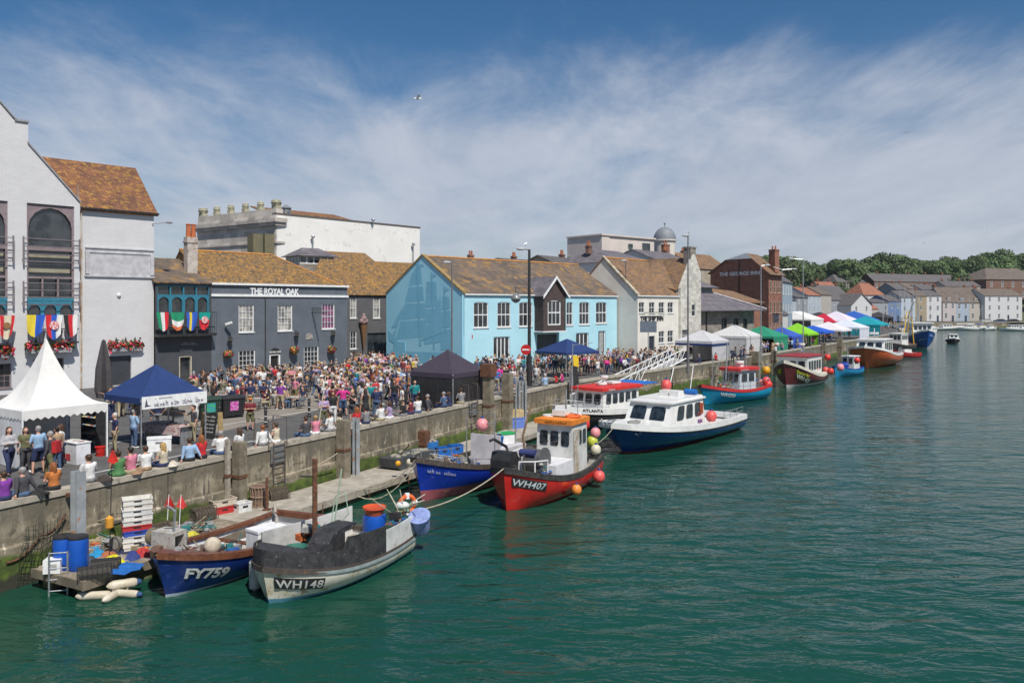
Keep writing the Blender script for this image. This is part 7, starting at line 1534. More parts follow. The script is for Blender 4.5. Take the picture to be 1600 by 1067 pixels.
def make_person(pose,hair='short',sleeve=1.0,bottoms='long',extra=None,vox=1):
    hip,chest,neck,head,J,sh_z,sw,hz,ly,fem=person_meshes(pose);out_={}
    b=MB();torso(b,hip,ly,sh_z,sw,hz,0,fem);cap(b,chest,head-V((0,.02,.06)),.06,.055)
    b.ball(head+V((0,-.005,.02)),.1,14,sc=(.80,.95,1.12));b.ball(head+V((0,.03,-.055)),.062,10,sc=(.85,.9,.9));b.ball(head+V((0,.098,-.012)),.018,6,sc=(.8,1.1,1.5))
    for s in(-1,1):b.ball(head+V((s*.083,-.005,-.005)),.022,6,sc=(.5,.9,1.3))
    for k in 'lr':
        S,el,wr=J[k+'arm'];cap(b,S,el,.052,.04);cap(b,el,wr,.039,.027);hd=(wr-el).normalized();cap(b,wr,wr+hd*.07,.03,.03)
        h_,kn,an=J[k+'leg'];cap(b,h_,kn,.088,.058);cap(b,kn,an,.057,.038);cap(b,an+V((0,-.03,-.045)),an+V((0,.14,-.055)),.037,.033)
    body=remesh(b,'person_body',.024*vox,3);bm=bmesh.new();bm.from_mesh(body);f=MB()
    for k,s in(('l',-1),('r',1))if vox==1 else():
        S,el,wr=J[k+'arm'];hd=(wr-el).normalized();sd_=hd.cross(V((0,0,1)));sd_=sd_.normalized()if sd_.length>.2 else V((1,0,0));up=sd_.cross(hd)
        for q,ln in enumerate((.065,.075,.07,.055)):
            o_=wr+hd*.085+sd_*(q-1.5)*.017;f.tube([o_,o_+hd*ln*.55,o_+hd*ln*.85-up*ln*.35],[.010,.009,.007],5)
        o_=wr+hd*.03+sd_*.03*-s;f.tube([o_,o_+hd*.03-sd_*s*.025,o_+hd*.06-sd_*s*.03],[.012,.010,.008],5)
    me2=bpy.data.meshes.new('f');me2.from_pydata([tuple(v)for v in f.v],[],f.f);bm.from_mesh(me2);bm.to_mesh(body);bm.free();bpy.data.meshes.remove(me2);body.polygons.foreach_set('use_smooth',[True]*len(body.polygons))
    out_['body']=body
    t=MB();torso(t,hip,ly,sh_z,sw,hz,.016,fem,-.06 if legs_sit(pose)else-.10 if not extra=='dress' else-.12);vtrim=None
    for k in 'lr':
        S,el,wr=J[k+'arm']
        if sleeve>0:e=S.lerp(el,min(1,sleeve));cap(t,S,e,.068,.056)
        if sleeve>1:cap(t,el,el.lerp(wr,sleeve-1),.054,.043)
    if extra=='dress' and not legs_sit(pose):
        t.lathe([(.17,hz-.02),(.2,hz-.15),(.25,hz-.42),(.2,hz-.42)],16)
    out_['shirt']=remesh(t,'shirt',.024*vox,2)
    if extra!='dress' or legs_sit(pose):
        p=MB();p.lathe([(.13,hz-.10),(.168,hz-.05),(.165,hz+.05),(.12,hz+.06)],14)
        for k in 'lr':
            h_,kn,an=J[k+'leg']
            if bottoms=='skirt':cap(p,h_,h_.lerp(kn,.8),.115,.11)
            else:
                cap(p,h_,h_.lerp(kn,1 if bottoms=='long' else .92),.104,.075 if bottoms=='long' else .085)
                if bottoms=='long':cap(p,kn,kn.lerp(an,.93),.072,.056)
        out_['trousers' if bottoms=='long' else 'shorts' if bottoms=='short' else 'skirt']=remesh(p,'trousers',.026*vox,2)
    s_=MB()
    for k in 'lr':an=J[k+'leg'][2];cap(s_,an+V((0,-.03,-.045)),an+V((0,.16,-.055)),.045,.04)
    out_['shoes']=remesh(s_,'shoes',.026*vox,1)
    h=MB()
    if hair=='hat':h.ball(head+V((0,-.01,.075)),.1,12,sc=(.93,1.08,.75));h.cyl(head+V((0,.01,.055)),head+V((0,.01,.07)),.155,n=16)
    elif hair=='cap':h.ball(head+V((0,-.01,.06)),.1,12,sc=(.92,1.08,.85));h.box(head+V((0,.13,.05)),(.13,.12,.03))
    else:
        h.ball(head+V((0,-.028,.052)),.1,12,sc=(.90,.98,1.0));h.ball(head+V((0,-.05,-.01)),.08,10,sc=(1,.75,1.05))
        if hair=='long':cap(h,head+V((0,-.07,0)),head+V((0,-.085,-.2)),.075,.06);[cap(h,head+V((s*.07,-.03,.02)),head+V((s*.085,-.03,-.15)),.035,.025)for s in(-1,1)]
        if hair=='bun':h.ball(head+V((0,-.12,.06)),.045,8)
    out_['hat' if hair in('hat','cap')else 'hair']=remesh(h,'hair',.02*vox,1)
    return out_
def legs_sit(pose):return pose[1]in('wall','chair')
SPEC={
 'st_down':(('down','stand',0),'short',.75,'long'),'st_fold':(('fold','wide',0),'short',.8,'short'),'st_drink':(('drink','stand',0),'short',1.9,'long'),'w_long':(('down','stand',1),'long',.5,'long'),
 'w_dress':(('drink','stand',1),'long',0,'long','dress'),'w_phone':(('phone','stand',1),'bun',.4,'short'),'st_hips':(('hips','wide',0),'cap',.8,'short'),'walk':(('down','walk',0),'short',1.95,'long'),'w_walk':(('fold','walk',1),'long',1.9,'long'),
 'st_hat':(('fold','stand',0),'hat',.8,'short'),'point':(('point','stand',0),'short',.8,'long'),
 'wall':(('lap','wall',0),'short',.8,'long'),'wall_w':(('lap','wall',1),'long',.5,'long'),'wall_p':(('prop','wall',0),'short',1.9,'long'),'wall_b':(('lap','wall',1),'bun',.1,'skirt'),'wall_h':(('drink','wall',0),'cap',.8,'short'),
 'chair':(('lap','chair',0),'short',.8,'long'),'chair_w':(('drink','chair',1),'long',.5,'long'),'chair_h':(('drink','chair',0),'hat',.8,'short'),
}
PM={k:make_person(v[0],*v[1:])for k,v in SPEC.items()}
SKIN=[mat('skin fair',(.56,.32,.23),(.5,.27,.19),scale=6,rough=.6),mat('skin tanned',(.42,.22,.14),(.38,.19,.12),scale=6,rough=.6),mat('skin dark',(.12,.06,.04),(.1,.05,.033),scale=6,rough=.6)]
CL=dict(white=(.68,.68,.67),cream=(.55,.48,.36),black=(.02,.02,.022),charcoal=(.06,.06,.068),grey=(.22,.22,.23),navy=(.02,.03,.09),blue=(.05,.15,.42),sky=(.28,.42,.6),teal=(.01,.22,.24),green=(.07,.2,.07),olive=(.13,.13,.06),yellow=(.6,.45,.08),orange=(.5,.17,.04),red=(.5,.02,.025),maroon=(.16,.02,.03),pink=(.6,.2,.28),magenta=(.55,.03,.22),purple=(.2,.04,.3),lilac=(.4,.3,.48),tan=(.36,.25,.15),striped=(.4,.4,.42),khaki=(.34,.29,.18),denim=(.07,.12,.22),coral=(.55,.16,.11))
CM={k:mat('cloth '+k,c,tuple(x*.7 for x in c),scale=7,rough=.85,bump=.01)for k,c in CL.items()}
HC=dict(brown=(.06,.03,.015),blond=(.42,.27,.1),grey=(.3,.29,.28),dark=(.015,.012,.01),ginger=(.25,.08,.02),white=(.55,.54,.52));HM={k:mat('hair '+k,c,scale=20,rough=.6)for k,c in HC.items()}
PART={'trousers':'trousers','shorts':'shorts','skirt':'skirt'}
USED=set();rp=random.Random(77);NP=0
def word(pose):return{'wall':'seated','chair':'seated'}.get(SPEC[pose][0][1],'walking' if SPEC[pose][0][1]=='walk' else 'standing')
def person(loc,rz,pose,shirt,bot,hair,place,skin=0,scale=1.0,group='people on the quay',label=None,bag=None):
    global NP;pm=PM[pose];low_=[k for k in pm if k in PART];hk='hat' if 'hat' in pm else 'hair'
    def mk(sh,bo,ha):
        top='dress' if len(SPEC[pose])>4 else 'top';bt=f', {bo} {low_[0]}' if low_ else ''
        hw_={'hat':f'{ha} sun hat','cap':f'{ha} cap'}.get(SPEC[pose][1])or{'long':f'long {ha} hair','bun':f'tied {ha} hair','short':f'{ha} hair'}[SPEC[pose][1]]
        return fit(f'person, {hw_}, {sh} {top}{bt}, {place}')
    lab=label or mk(shirt,bot,hair);tries=0
    while lab in USED and tries<60:
        if rp.random()<.5:shirt=rp.choice(list(CL))
        else:bot=rp.choice(('navy','black','denim','khaki','white','grey','tan','olive'))
        if rp.random()<.3:hair=rp.choice(list(HC))
        lab=mk(shirt,bot,hair);tries+=1
    USED.add(lab)
    b=bpy.data.objects.new('person',pm['body']);COL.objects.link(b);b.location=loc;b.rotation_euler=(0,0,rz);k_=1.24 if SPEC[pose][0][1]=='wall' else 1.1;b.scale=(scale*k_,scale*k_,scale);tag(b,lab,'person',group)
    def sm(o,m):o.material_slots[0].link='OBJECT';o.material_slots[0].material=m
    sm(b,SKIN[skin])
    for k,me in pm.items():
        if k=='body':continue
        c=bpy.data.objects.new(k,me);COL.objects.link(c);c.parent=b
        sm(c,CM[shirt]if k=='shirt' else CM[bot]if k in PART else CM['charcoal' if NP%3 else 'white']if k=='shoes' else(CM[hair]if hair in CM and k=='hat' else HM.get(hair,HM['brown'])))
    if bag:
        q=MB();q.box((0,-.2,(1.2 if SPEC[pose][0][1]not in('wall','chair')else .35)),(.3,.16,.42));q.build('backpack',CM[bag],b)
    NP+=1;return b
# people sitting on the wall, backs to the water: (px, pose, top, bottoms, hair, place)
SIT=[(6,'wall','purple','navy','brown','at the photo edge on the quay wall'),(36,'wall_p','charcoal','denim','grey','on the wall beside a dark glass'),(84,'wall_w','orange','black','ginger','on the wall left of the near mooring post'),(140,'wall','white','grey','brown','on the wall right of the near mooring post'),
 (186,'wall_b','green','green','brown','on the wall above the stacked fish boxes'),(206,'wall','pink','khaki','dark','on the wall next to a green floral top'),(229,'wall','white','tan','brown','on the wall left of the blond ponytail'),(257,'wall_w','cream','navy','blond','on the wall beside a white bag'),(298,'wall_p','sky','black','brown','on the wall before the chalk board'),(317,'wall_w','red','black','ginger','on the wall behind the pale blue shirt'),
 (347,'wall','white','denim','grey','on the wall left of the timber pile'),(377,'wall_w','white','black','brown','on the wall right of the timber pile'),(413,'wall_p','white','grey','ginger','on the wall inside the left ladder hoop'),(434,'wall_b','cream','white','brown','on the wall inside the right ladder hoop'),(481,'wall','charcoal','denim','brown','on the wall beside the rusty post'),(496,'wall_b','pink','white','blond','on the wall right of the dark shirt'),
 (519,'wall','white','grey','brown','on the wall left of the second pile'),(534,'wall_w','cream','white','dark','on the wall just behind the second pile'),(561,'wall_w','red','white','ginger','on the wall right of the second pile'),(575,'wall','grey','navy','dark','on the wall next to the red top'),(598,'wall','white','khaki','brown','on the wall above the nets punt'),(612,'wall_w','lilac','white','brown','on the wall just right of the nets punt'),
 (634,'wall_h','black','grey','black','on the wall above the blue tub'),(645,'wall_b','maroon','navy','brown','on the wall between black cap and white shirt'),(656,'wall','white','denim','brown','on the wall left of the dark purple stall'),(672,'wall_p','charcoal','charcoal','grey','on the wall before the black stall sheet'),(697,'wall','denim','navy','grey','on the wall before the dark purple stall'),(705,'wall_w','navy','navy','brown','on the wall behind the denim back'),(724,'wall','grey','khaki','brown','on the wall at the right end of the dark stall'),
 (855,'wall','sky','grey','white','on the wall under the navy canopy'),(872,'wall_w','red','black','dark','on the wall right of the pale blue shirt'),(881,'wall_b','magenta','black','dark','on the wall at the end of the parapet')]
for px,pose,a,b,hr,pl in SIT:
    s_=s_px(px,WZ);p,rz=qpt(s_+.15,.22,WZ+.0);person(p,rz+rp.uniform(-.35,.35),pose,a,b,hr,pl,0 if rp.random()<.8 else 1,rp.uniform(.95,1.04),'people sitting on the quay wall')
# named standing figures: (px, py, facing deg, pose, ...)
ST=[(14,742,200,'w_walk','striped','navy','brown','at the marquee corner'),(40,738,190,'w_long','olive','charcoal','brown','in front of the white marquee side'),(60,740,30,'st_fold','sky','navy','grey','with folded arms by the marquee pole'),(79,748,60,'walk','charcoal','olive','grey','carrying a red backpack by the counter'),
 (89,735,40,'st_down','tan','denim','dark','beside the white counter'),(96,728,80,'w_long','white','navy','brown','behind the brown shirt at the counter'),(180,706,100,'st_down','navy','khaki','white','left of the navy stall'),(209,700,-60,'st_drink','sky','denim','grey','at the left end of the stall table'),(303,692,110,'point','charcoal','khaki','dark','at the right end of the stall table'),
 (391,672,180,'st_hat','maroon','olive','orange','alone in front of the terrace'),(506,668,200,'st_fold','lilac','olive','brown','with a dark bag by the front bollard'),(520,662,190,'w_long','black','white','brown','right of the lilac checked shirt'),(536,650,10,'st_hips','magenta','denim','white','in the middle of the crowd'),(551,660,150,'w_phone','black','charcoal','blond','beside the magenta shirt'),
 (571,655,20,'w_dress','black','black','brown','near the second pile'),(588,652,0,'st_phone' if False else 'st_drink','navy','denim','grey','taking a photograph above the wall'),(438,640,160,'st_hips','purple','khaki','dark','at the right end of the terrace'),(466,614,170,'st_fold','white','black','ginger','with folded arms at the pub wall'),(482,612,20,'st_down','navy','black','grey','by the right pub window'),
 (628,650,100,'w_long','white','khaki','brown','with a dark backpack left of the stall'),(648,640,190,'st_drink','teal','navy','brown','next to the dark purple stall'),(800,600,0,'st_down','red','navy','dark','left of the tall black lamp post'),(790,604,60,'st_drink','cream','khaki','grey','behind the wall gap')]
for px,py,fa,pose,a,b,hr,pl in ST:
    person(P(px,py,QZ),R(fa)+math.atan2(px-800,FPX)*-1,pose,a,b,hr,pl,0 if rp.random()<.8 else 1,rp.uniform(.97,1.06),'people standing on the quay',None,'red' if 'red backpack' in pl else 'black' if 'dark backpack' in pl else None)
taken=[P(px,py,QZ).xy for px,py,*_ in ST]+[P(x,y,QZ).xy for x,y,*_ in tl]
TOPS=['white']*9+['cream']*2+['black']*7+['charcoal']*6+['grey']*4+['navy']*8+['denim']*3+['blue','sky','sky','teal','green','olive','olive','yellow','orange','red','red','maroon','maroon','pink','coral','magenta','purple','lilac','tan','tan','striped','striped','khaki'];BOTS=['navy','navy','black','black','denim','denim','denim','khaki','khaki','white','grey','tan','olive'];HAIRS=['brown']*5+['dark']*3+['blond','blond','grey','grey','white','ginger']
HATS=['white','cream','navy','black','red','tan']
STP=['st_down','st_fold','st_drink','w_long','w_dress','w_phone','st_hips','walk','w_walk','st_hat','point','w_long','st_drink','st_down']
def free(p,r=.52):return all((p-q).length>r for q in taken)
def quad_pt(z):
    a,b,c,d=[V(q)for q in z];u,v=rp.random(),rp.random();return(a*(1-u)+b*u)*(1-v)+(d*(1-u)+c*u)*v
# each zone: image quadrilateral of the feet, how many, where
ZN=[([(335,622),(420,616),(425,646),(370,652)],12,'among the left terrace tables'),([(425,616),(505,608),(505,640),(430,646)],9,'among the right terrace tables'),([(500,600),(560,590),(560,612),(500,628)],15,'at the pub corner'),([(545,582),(606,578),(606,592),(550,596)],6,'in the lane beside the grey parlour'),
 ([(555,592),(650,586),(650,610),(555,618)],27,'below the mural gable'),([(560,618),(640,608),(640,636),(560,648)],33,'in the open middle of the quay'),([(505,626),(560,616),(560,644),(505,655)],20,'between the terrace and the wall'),([(606,575),(706,582),(720,592),(620,590)],16,'standing close to the mural wall'),([(640,596),(690,594),(655,630),(620,640)],14,'left of the dark purple stall'),
 ([(740,590),(830,583),(830,592),(745,604)],9,'in front of the blue building french doors'),([(762,604),(840,592),(850,602),(775,614)],11,'behind the wall gap'),([(830,580),(900,574),(900,590),(835,597)],8,'under and around the navy canopy'),([(900,574),(980,565),(985,578),(905,592)],6,'before the blue building right end'),([(975,562),(1050,553),(1058,564),(985,578)],4,'before the white inn'),([(930,586),(1000,576),(1000,584),(930,594)],6,'at the top of the gangway')]
ZN+=[([(166,650),(222,636),(226,648),(170,664)],7,'by the dark trestle table'),([(232,664),(312,652),(316,662),(238,676)],6,'behind the navy stall table'),([(290,625),(330,618),(330,632),(294,640)],5,'behind the green wheeled bin')]
for zq,n,pl in ZN:
    k=0;tr=0
    while k<n and tr<900:
        tr+=1;q=quad_pt(zq);p=P(q.x,q.y,QZ);a_,b_=p.xy,p.y
        if not free(p.xy,.5 if tr<500 else .42)or p.x>qd(p.y)-.9:continue
        taken.append(p.xy.copy());pose=rp.choice(STP);hr=rp.choice(HATS)if SPEC[pose][1]in('hat','cap')else rp.choice(HAIRS)
        person(p,rp.uniform(0,6.28),pose,rp.choice(TOPS),rp.choice(BOTS),hr,pl,0 if rp.random()<.75 else 1 if rp.random()<.9 else 2,rp.uniform(.9,1.07),'people in the crowd on the quay',None,rp.choice((None,None,None,None,'black','red','navy'))if False else None);k+=1
# seated at the cafe tables
for i,(p,a)in enumerate(SEATS):
    if i%4==3 or(i%4==1 and rp.random()<.4):continue
    person(V((p.x,p.y,QZ-.04)),a,rp.choice(('chair','chair_w','chair','chair_w','chair_h')),rp.choice(TOPS),rp.choice(BOTS),rp.choice(HAIRS),'at the table '+tl[i//4][2],0,rp.uniform(.95,1.03),'people at the cafe tables')
print('PEOPLE',NP)
# everyone farther along the quay reads as one mass
LP={k:make_person(SPEC[k][0],*SPEC[k][1:],vox=2.9)for k in('st_down','w_long','st_fold','w_phone','st_drink','w_walk')}
LG={k:[(p,[tuple(v.co)for v in me.vertices],[tuple(f.vertices)for f in me.polygons])for p,me in d.items()]for k,d in LP.items()}
def crowd(label,zones,seed):
    rc=random.Random(seed);cl_=list(dict.fromkeys(TOPS));ml=[CM[c]for c in cl_]+[SKIN[0],SKIN[1],HM['brown'],HM['dark'],HM['blond'],HM['grey']];q=MB();nc=len(cl_);got=[]
    for zq,n,rmin in zones:
        k=tr=0
        while k<n and tr<n*12:
            tr+=1;u,v=rc.random(),rc.random();a,b,c,d=[V(z)for z in zq];w_=(a*(1-u)+b*u)*(1-v)+(d*(1-u)+c*u)*v;p=P(w_.x,w_.y,QZ)
            if any((p.xy-g).length<rmin for g in got)or not free(p.xy,.4):continue
            got.append(p.xy.copy());k+=1;ps=rc.choice(list(LG));co,si=math.cos(rc.uniform(0,6.28)),0;an=rc.uniform(0,6.28);co,si=math.cos(an),math.sin(an);s=rc.uniform(.93,1.06);sx=s*1.1
            cs,cb,hr,sk=cl_.index(rc.choice(TOPS)),cl_.index(rc.choice(('navy','black','denim','khaki','grey','charcoal'))),rc.choice((2,2,3,4,5)),nc+(rc.random()<.25)
            for part,vs,fs in LG[ps]:
                mi=sk if part=='body' else cs if part=='shirt' else nc+hr if part=='hair' else cb;o=len(q.v)
                q.v+=[(p.x+sx*(x*co-y*si),p.y+sx*(x*si+y*co),p.z+s*z)for x,y,z in vs];q.f+=[tuple(i+o for i in f)for f in fs];q.m+=[mi]*len(fs)
    print('CROWD',len(got),len(q.v));me=bpy.data.meshes.new('crowd');me.from_pydata(q.v,[],q.f)
    for m in ml:me.materials.append(m)
    me.polygons.foreach_set('material_index',q.m);me.polygons.foreach_set('use_smooth',[True]*len(q.f));o=bpy.data.objects.new('crowd',me);COL.objects.link(o)
    return tag(o,label,'crowd',None,'stuff')
crowd('distant mass of visitors before the inns and between the far stalls',[([(905,569),(985,561),(985,582),(905,592)],75,.5),([(980,563),(1058,552),(1062,566),(985,580)],80,.5),([(740,578),(905,568),(905,580),(745,592)],60,.5),([(545,567),(606,564),(606,590),(550,596)],55,.42),([(300,612),(420,598),(420,614),(300,626)],50,.45),([(420,600),(550,588),(550,606),(420,614)],60,.45),([(500,604),(610,598),(610,612),(505,622)],40,.45),([(606,580),(650,582),(650,594),(606,594)],20,.45),([(1050,553),(1100,548),(1100,560),(1058,566)],22,.5),([(1185,550),(1300,527),(1300,536),(1195,560)],60,.5),([(1205,535),(1300,515),(1320,522),(1215,545)],60,.6),([(1120,562),(1190,550),(1195,556),(1140,570)],14,.5),([(1300,514),(1400,509),(1400,516),(1310,531)],60,.7)],9)
# a few more seated by the far wall
for px,a,b,hr,pl in((1096,'navy','navy','grey','on the wall before the pale grey gazebo'),(1122,'red','black','grey','on the wall before the off white tent'),(1163,'red','maroon','dark','on the wall at the off white tent corner'),(1176,'tan','black','brown','on the wall beside the emerald tent'),(1215,'white','navy','brown','on the wall above the maroon boat')):
    s_=s_px(px);p,rz=qpt(s_,.22,WZ);person(p,rz,'wall',a,b,hr,pl,0,1,'people sitting on the quay wall')
# ================================================================ PONTOONS, PILES, DOCKSIDE GEAR
def q_axis_box(mb,s0,s1,o0,o1,z0,z1,mi=0):
    a,_=qpt(s0,o0,0);b,_=qpt(s0,o1,0);c,_=qpt(s1,o1,0);d,_=qpt(s1,o0,0)
    vs=[(*p.xy,z)for z in(z0,z1)for p in(a,b,c,d)];mb.add(vs,[(0,3,2,1),(4,5,6,7),(0,1,5,4),(1,2,6,5),(2,3,7,6),(3,0,4,7)],mi)
pont_m=mat('weathered pontoon boards',(.38,.345,.285),(.27,.245,.2),scale=1.1,rough=.9,c3=(.46,.43,.37),bump=.01)
weedy=mat('weedy timber',(.13,.12,.06),(.08,.09,.03),scale=2,rough=.95,c3=(.2,.18,.1));PZ=.55
def pontoon(label,s0,s1,o0=-.35,o1=-2.9,ang=0.):
    a,rz=qpt(s0,0,0);t=thing('pontoon',label,'pontoon',a,rz);L=s1-s0;
    q=MB();n=int(L/.9)
    for i in range(n):x=L*i/n;q.bx(x,x+L/n-.012,o1,o0,PZ-.08,PZ)
    q.build('deck_boards',pont_m,t);q=MB();q.bx(0,L,o1-.06,o1-.004,PZ-.3,PZ+.01);q.bx(0,L,o0+.004,o0+.06,PZ-.3,PZ+.01);q.bx(-.05,-.004,o1,o0,PZ-.3,PZ+.01);q.build('fascia_board',wood_grey,t)
    q=MB();q.bx(.1,L-.1,o1+.15,o1+.75,-.4,PZ-.08);q.bx(.1,L-.1,o0-.75,o0-.15,-.4,PZ-.08);q.build('float',weedy,t)
    for i in range(int(L/3.2)):MB().cyl((1.2+i*3.2,o1-.07,PZ-.1),(1.2+i*3.2,o1-.07,.0),.02,n=5).build('hanger',rust,t)
    return t
S0=s_of_d(24.9)
pontoon('long grey boarded pontoon running along the foot of the quay wall',S0+1.2,s_of_d(66),-.4,-2.75)
# near raft, turned slightly from the wall
ra=P(130,908,.62);rb=P(57,886,.62);ax=V((.47,.883));t=thing('raft','near timber raft crowded with fishing gear at the bottom of the wall','raft',(ra.x,ra.y,.16),math.atan2(ax.y,ax.x))
Rt=t;RW=(rb-ra).length;q=MB()
for i in range(22):x=i*.32;q.bx(x,x+.31,0,RW*.98,.38,.46)
q.build('deck_boards',mat('dirty raft boards',(.27,.225,.17),(.17,.14,.1),scale=2.5,rough=.95,c3=(.36,.31,.24),bump=.01),t);q=MB();q.bx(-.06,-.003,0,RW,.2,.47);q.bx(-.06,7,-.06,-.003,.18,.45);q.build('fascia_board',mat('dark wet boards',(.2,.165,.12),(.13,.11,.08),scale=2,rough=.8),t);q=MB();q.bx(.2,6.8,.1,.6,-.3,.38);q.bx(.2,6.8,RW-.7,RW-.2,-.3,.38);q.build('float',weedy,t)
raft=lambda x,y,z=.462:(lambda v:V((v.x,v.y,z)))(Matrix.Translation(Rt.location)@Matrix.Rotation(Rt.rotation_euler[2],4,'Z')@V((x,y,0)))
def at(px,py,z=.622):return P(px,py,z)
# ladder on the raft
t=thing('ladder','galvanised ladder standing up at the raft end','ladder',P(91,930,0),.25);q=MB()
for x in(-.26,.26):q.cyl((x,0,-.6),(x,0,1.35),.03,n=8)
q.build('rail',steel,t)
for z in(-.2,.15,.5,.85,1.32):MB().cyl((-.26,0,z),(.26,0,z),.02,n=6).build('rung',steel,t)
# drums
blue_pl=mat('blue drum plastic',(.01,.085,.42),(.008,.07,.36),scale=1.5,rough=.35)
def drum(label,loc):
    t=thing('drum',label,'drum',loc,0,'blue plastic drums');q=MB();q.lathe([(.27,0),(.3,.08),(.31,.3),(.305,.6),(.31,.85),(.29,.98),(.24,1.02)],20);q.build('body',blue_pl,t,True);q=MB();q.lathe([(.27,.98),(.3,1.0),(.3,1.06),(.26,1.08),(.0,1.08)],20);q.build('lid',black,t,True);return t
drum('blue plastic drum with black lid, the left one behind',at(99,888));drum('blue plastic drum with black lid, the right one in front',at(122,889))
t=thing('block','white foam block beside the raft ladder','block',at(84,893),.2);q=MB();q.bx(-.25,.25,-.2,.2,0,.42);q.build('body',white,t);q=MB();q.bx(-.1,.15,-.21,-.2,.12,.3);q.build('recess',mat('foam shade grey',(.4,.4,.38)),t)
# wire pot in front
def pot(label,loc,rz,m,l=.9,w_=.5,h_=.42,name='lobster_pot',r=.012):
    t=thing(name,label,'lobster pot',loc,rz,'lobster pots');q=MB();n=7
    for i in range(n+1):
        x=-l/2+l*i/n;q.tube([(x,-w_/2,0),(x,-w_/2,h_*.6),(x,-w_*.25,h_),(x,w_*.25,h_),(x,w_/2,h_*.6),(x,w_/2,0)],r*1.4,5)
    q.build('frame',m,t);MB().prism([(-w_*.42,.03),(-w_*.42,h_*.5),(-w_*.2,h_*.85),(w_*.2,h_*.85),(w_*.42,h_*.5),(w_*.42,.03)],-l*.46,l*.46,0,'x').build('inner_net',mat('dark pot netting',(.05,.045,.04),(.09,.08,.065),scale=22,rough=1),t);q=MB()
    for a,b in(((-w_/2,0),(-w_/2,h_*.6)),((-w_/2,h_*.6),(-w_*.25,h_)),((-w_*.25,h_),(w_*.25,h_)),((w_/2,h_*.6),(w_*.25,h_)),((w_/2,0),(w_/2,h_*.6))):
        for j in range(6):f=j/5;y,z=a[0]+(b[0]-a[0])*f,a[1]+(b[1]-a[1])*f;q.cyl((-l/2,y,z),(l/2,y,z),r*.6,n=4)
    for e in(-1,1):
        for i in range(5):y=-w_/2+w_*i/4;q.cyl((e*l/2,y,0),(e*l/2,y,h_*(.6 if abs(y)>w_*.3 else 1)),r*.6,n=4)
    q.build('netting',m,t);return t
netm=mat('black netting',(.02,.02,.02),scale=9);tann=mat('tan netting',(.28,.2,.14),(.18,.13,.09),scale=9,rough=.95);drkn=mat('brown netting',(.12,.09,.06),(.07,.055,.04),scale=9,rough=.95)
pot('black wire pot lying at the front corner of the raft',at(148,900),.5,netm,.95,.6,.3,r=.012);pot('black wire pot on the raft behind the front one',at(165,889),.3,netm,.8,.5,.32,r=.012)
pot('brown meshed pot leaning behind the stacked fish boxes',at(246,845),1.0,drkn,1.0,.6,.6,r=.014);pot('brown meshed pot left of the red fish box',at(318,812),.9,drkn,.9,.6,.5,r=.012);pot('teal wire pot beside the box stack',at(238,850),.4,mat('teal wire',(.03,.15,.17)),.6,.4,.35,r=.012)
# yellow and blue clothing heap, wheel, tarps
def heap(label,loc,col,r,seed,h_=.3,name='tarpaulin',cat='tarpaulin'):
    t=thing(name,label,cat,loc,seed);rr_=random.Random(seed);q=MB();n=14;vs=[(0,0,h_)]
    for k in range(1,4):
        for i in range(n):a=2*math.pi*i/n;rad=r*k/3*rr_.uniform(.75,1.2);vs.append((rad*math.cos(a)*1.3,rad*math.sin(a),max(0.005,h_*(1-k/3)*rr_.uniform(.6,1.35))))
    f=[(0,1+i,1+(i+1)%n)for i in range(n)]+[(1+k*n+i,1+k*n+(i+1)%n,1+(k+1)*n+(i+1)%n,1+(k+1)*n+i)for k in range(2)for i in range(n)];q.add(vs,f);q.build('cloth',fabric('cloth heap '+label[:12],col),t,False);return t
heap('yellow oilskin jacket heaped on the raft',at(177,877),(.62,.6,.01),.45,2,.22,'oilskin_jacket','jacket');heap('bright blue tarpaulin spread on the raft edge',at(186,888),(.01,.12,.42),.6,3,.1);heap('cyan cloth rolled beside the drums',at(147,868),(.01,.25,.5),.35,4,.3);heap('grey net heap between the drums and the wheel',at(160,880),(.3,.28,.26),.5,5,.2,'net_heap','net');heap('dark navy net heap before the box stack',at(200,858),(.02,.025,.07),.5,6,.38,'net_heap','net')
t=thing('wheel','old dusty trolley wheel leaning on the raft','wheel',at(182,862),-.5);q=MB();q.cyl((0,-.06,.27),(0,.06,.27),.27,n=20);q.build('tyre',mat('dusty rubber',(.09,.085,.08),(.16,.15,.13),scale=5),t,True);q=MB();q.cyl((0,-.075,.27),(0,-.061,.27),.17,n=16);q.build('hub',mat('dusty hub',(.3,.29,.25)),t)
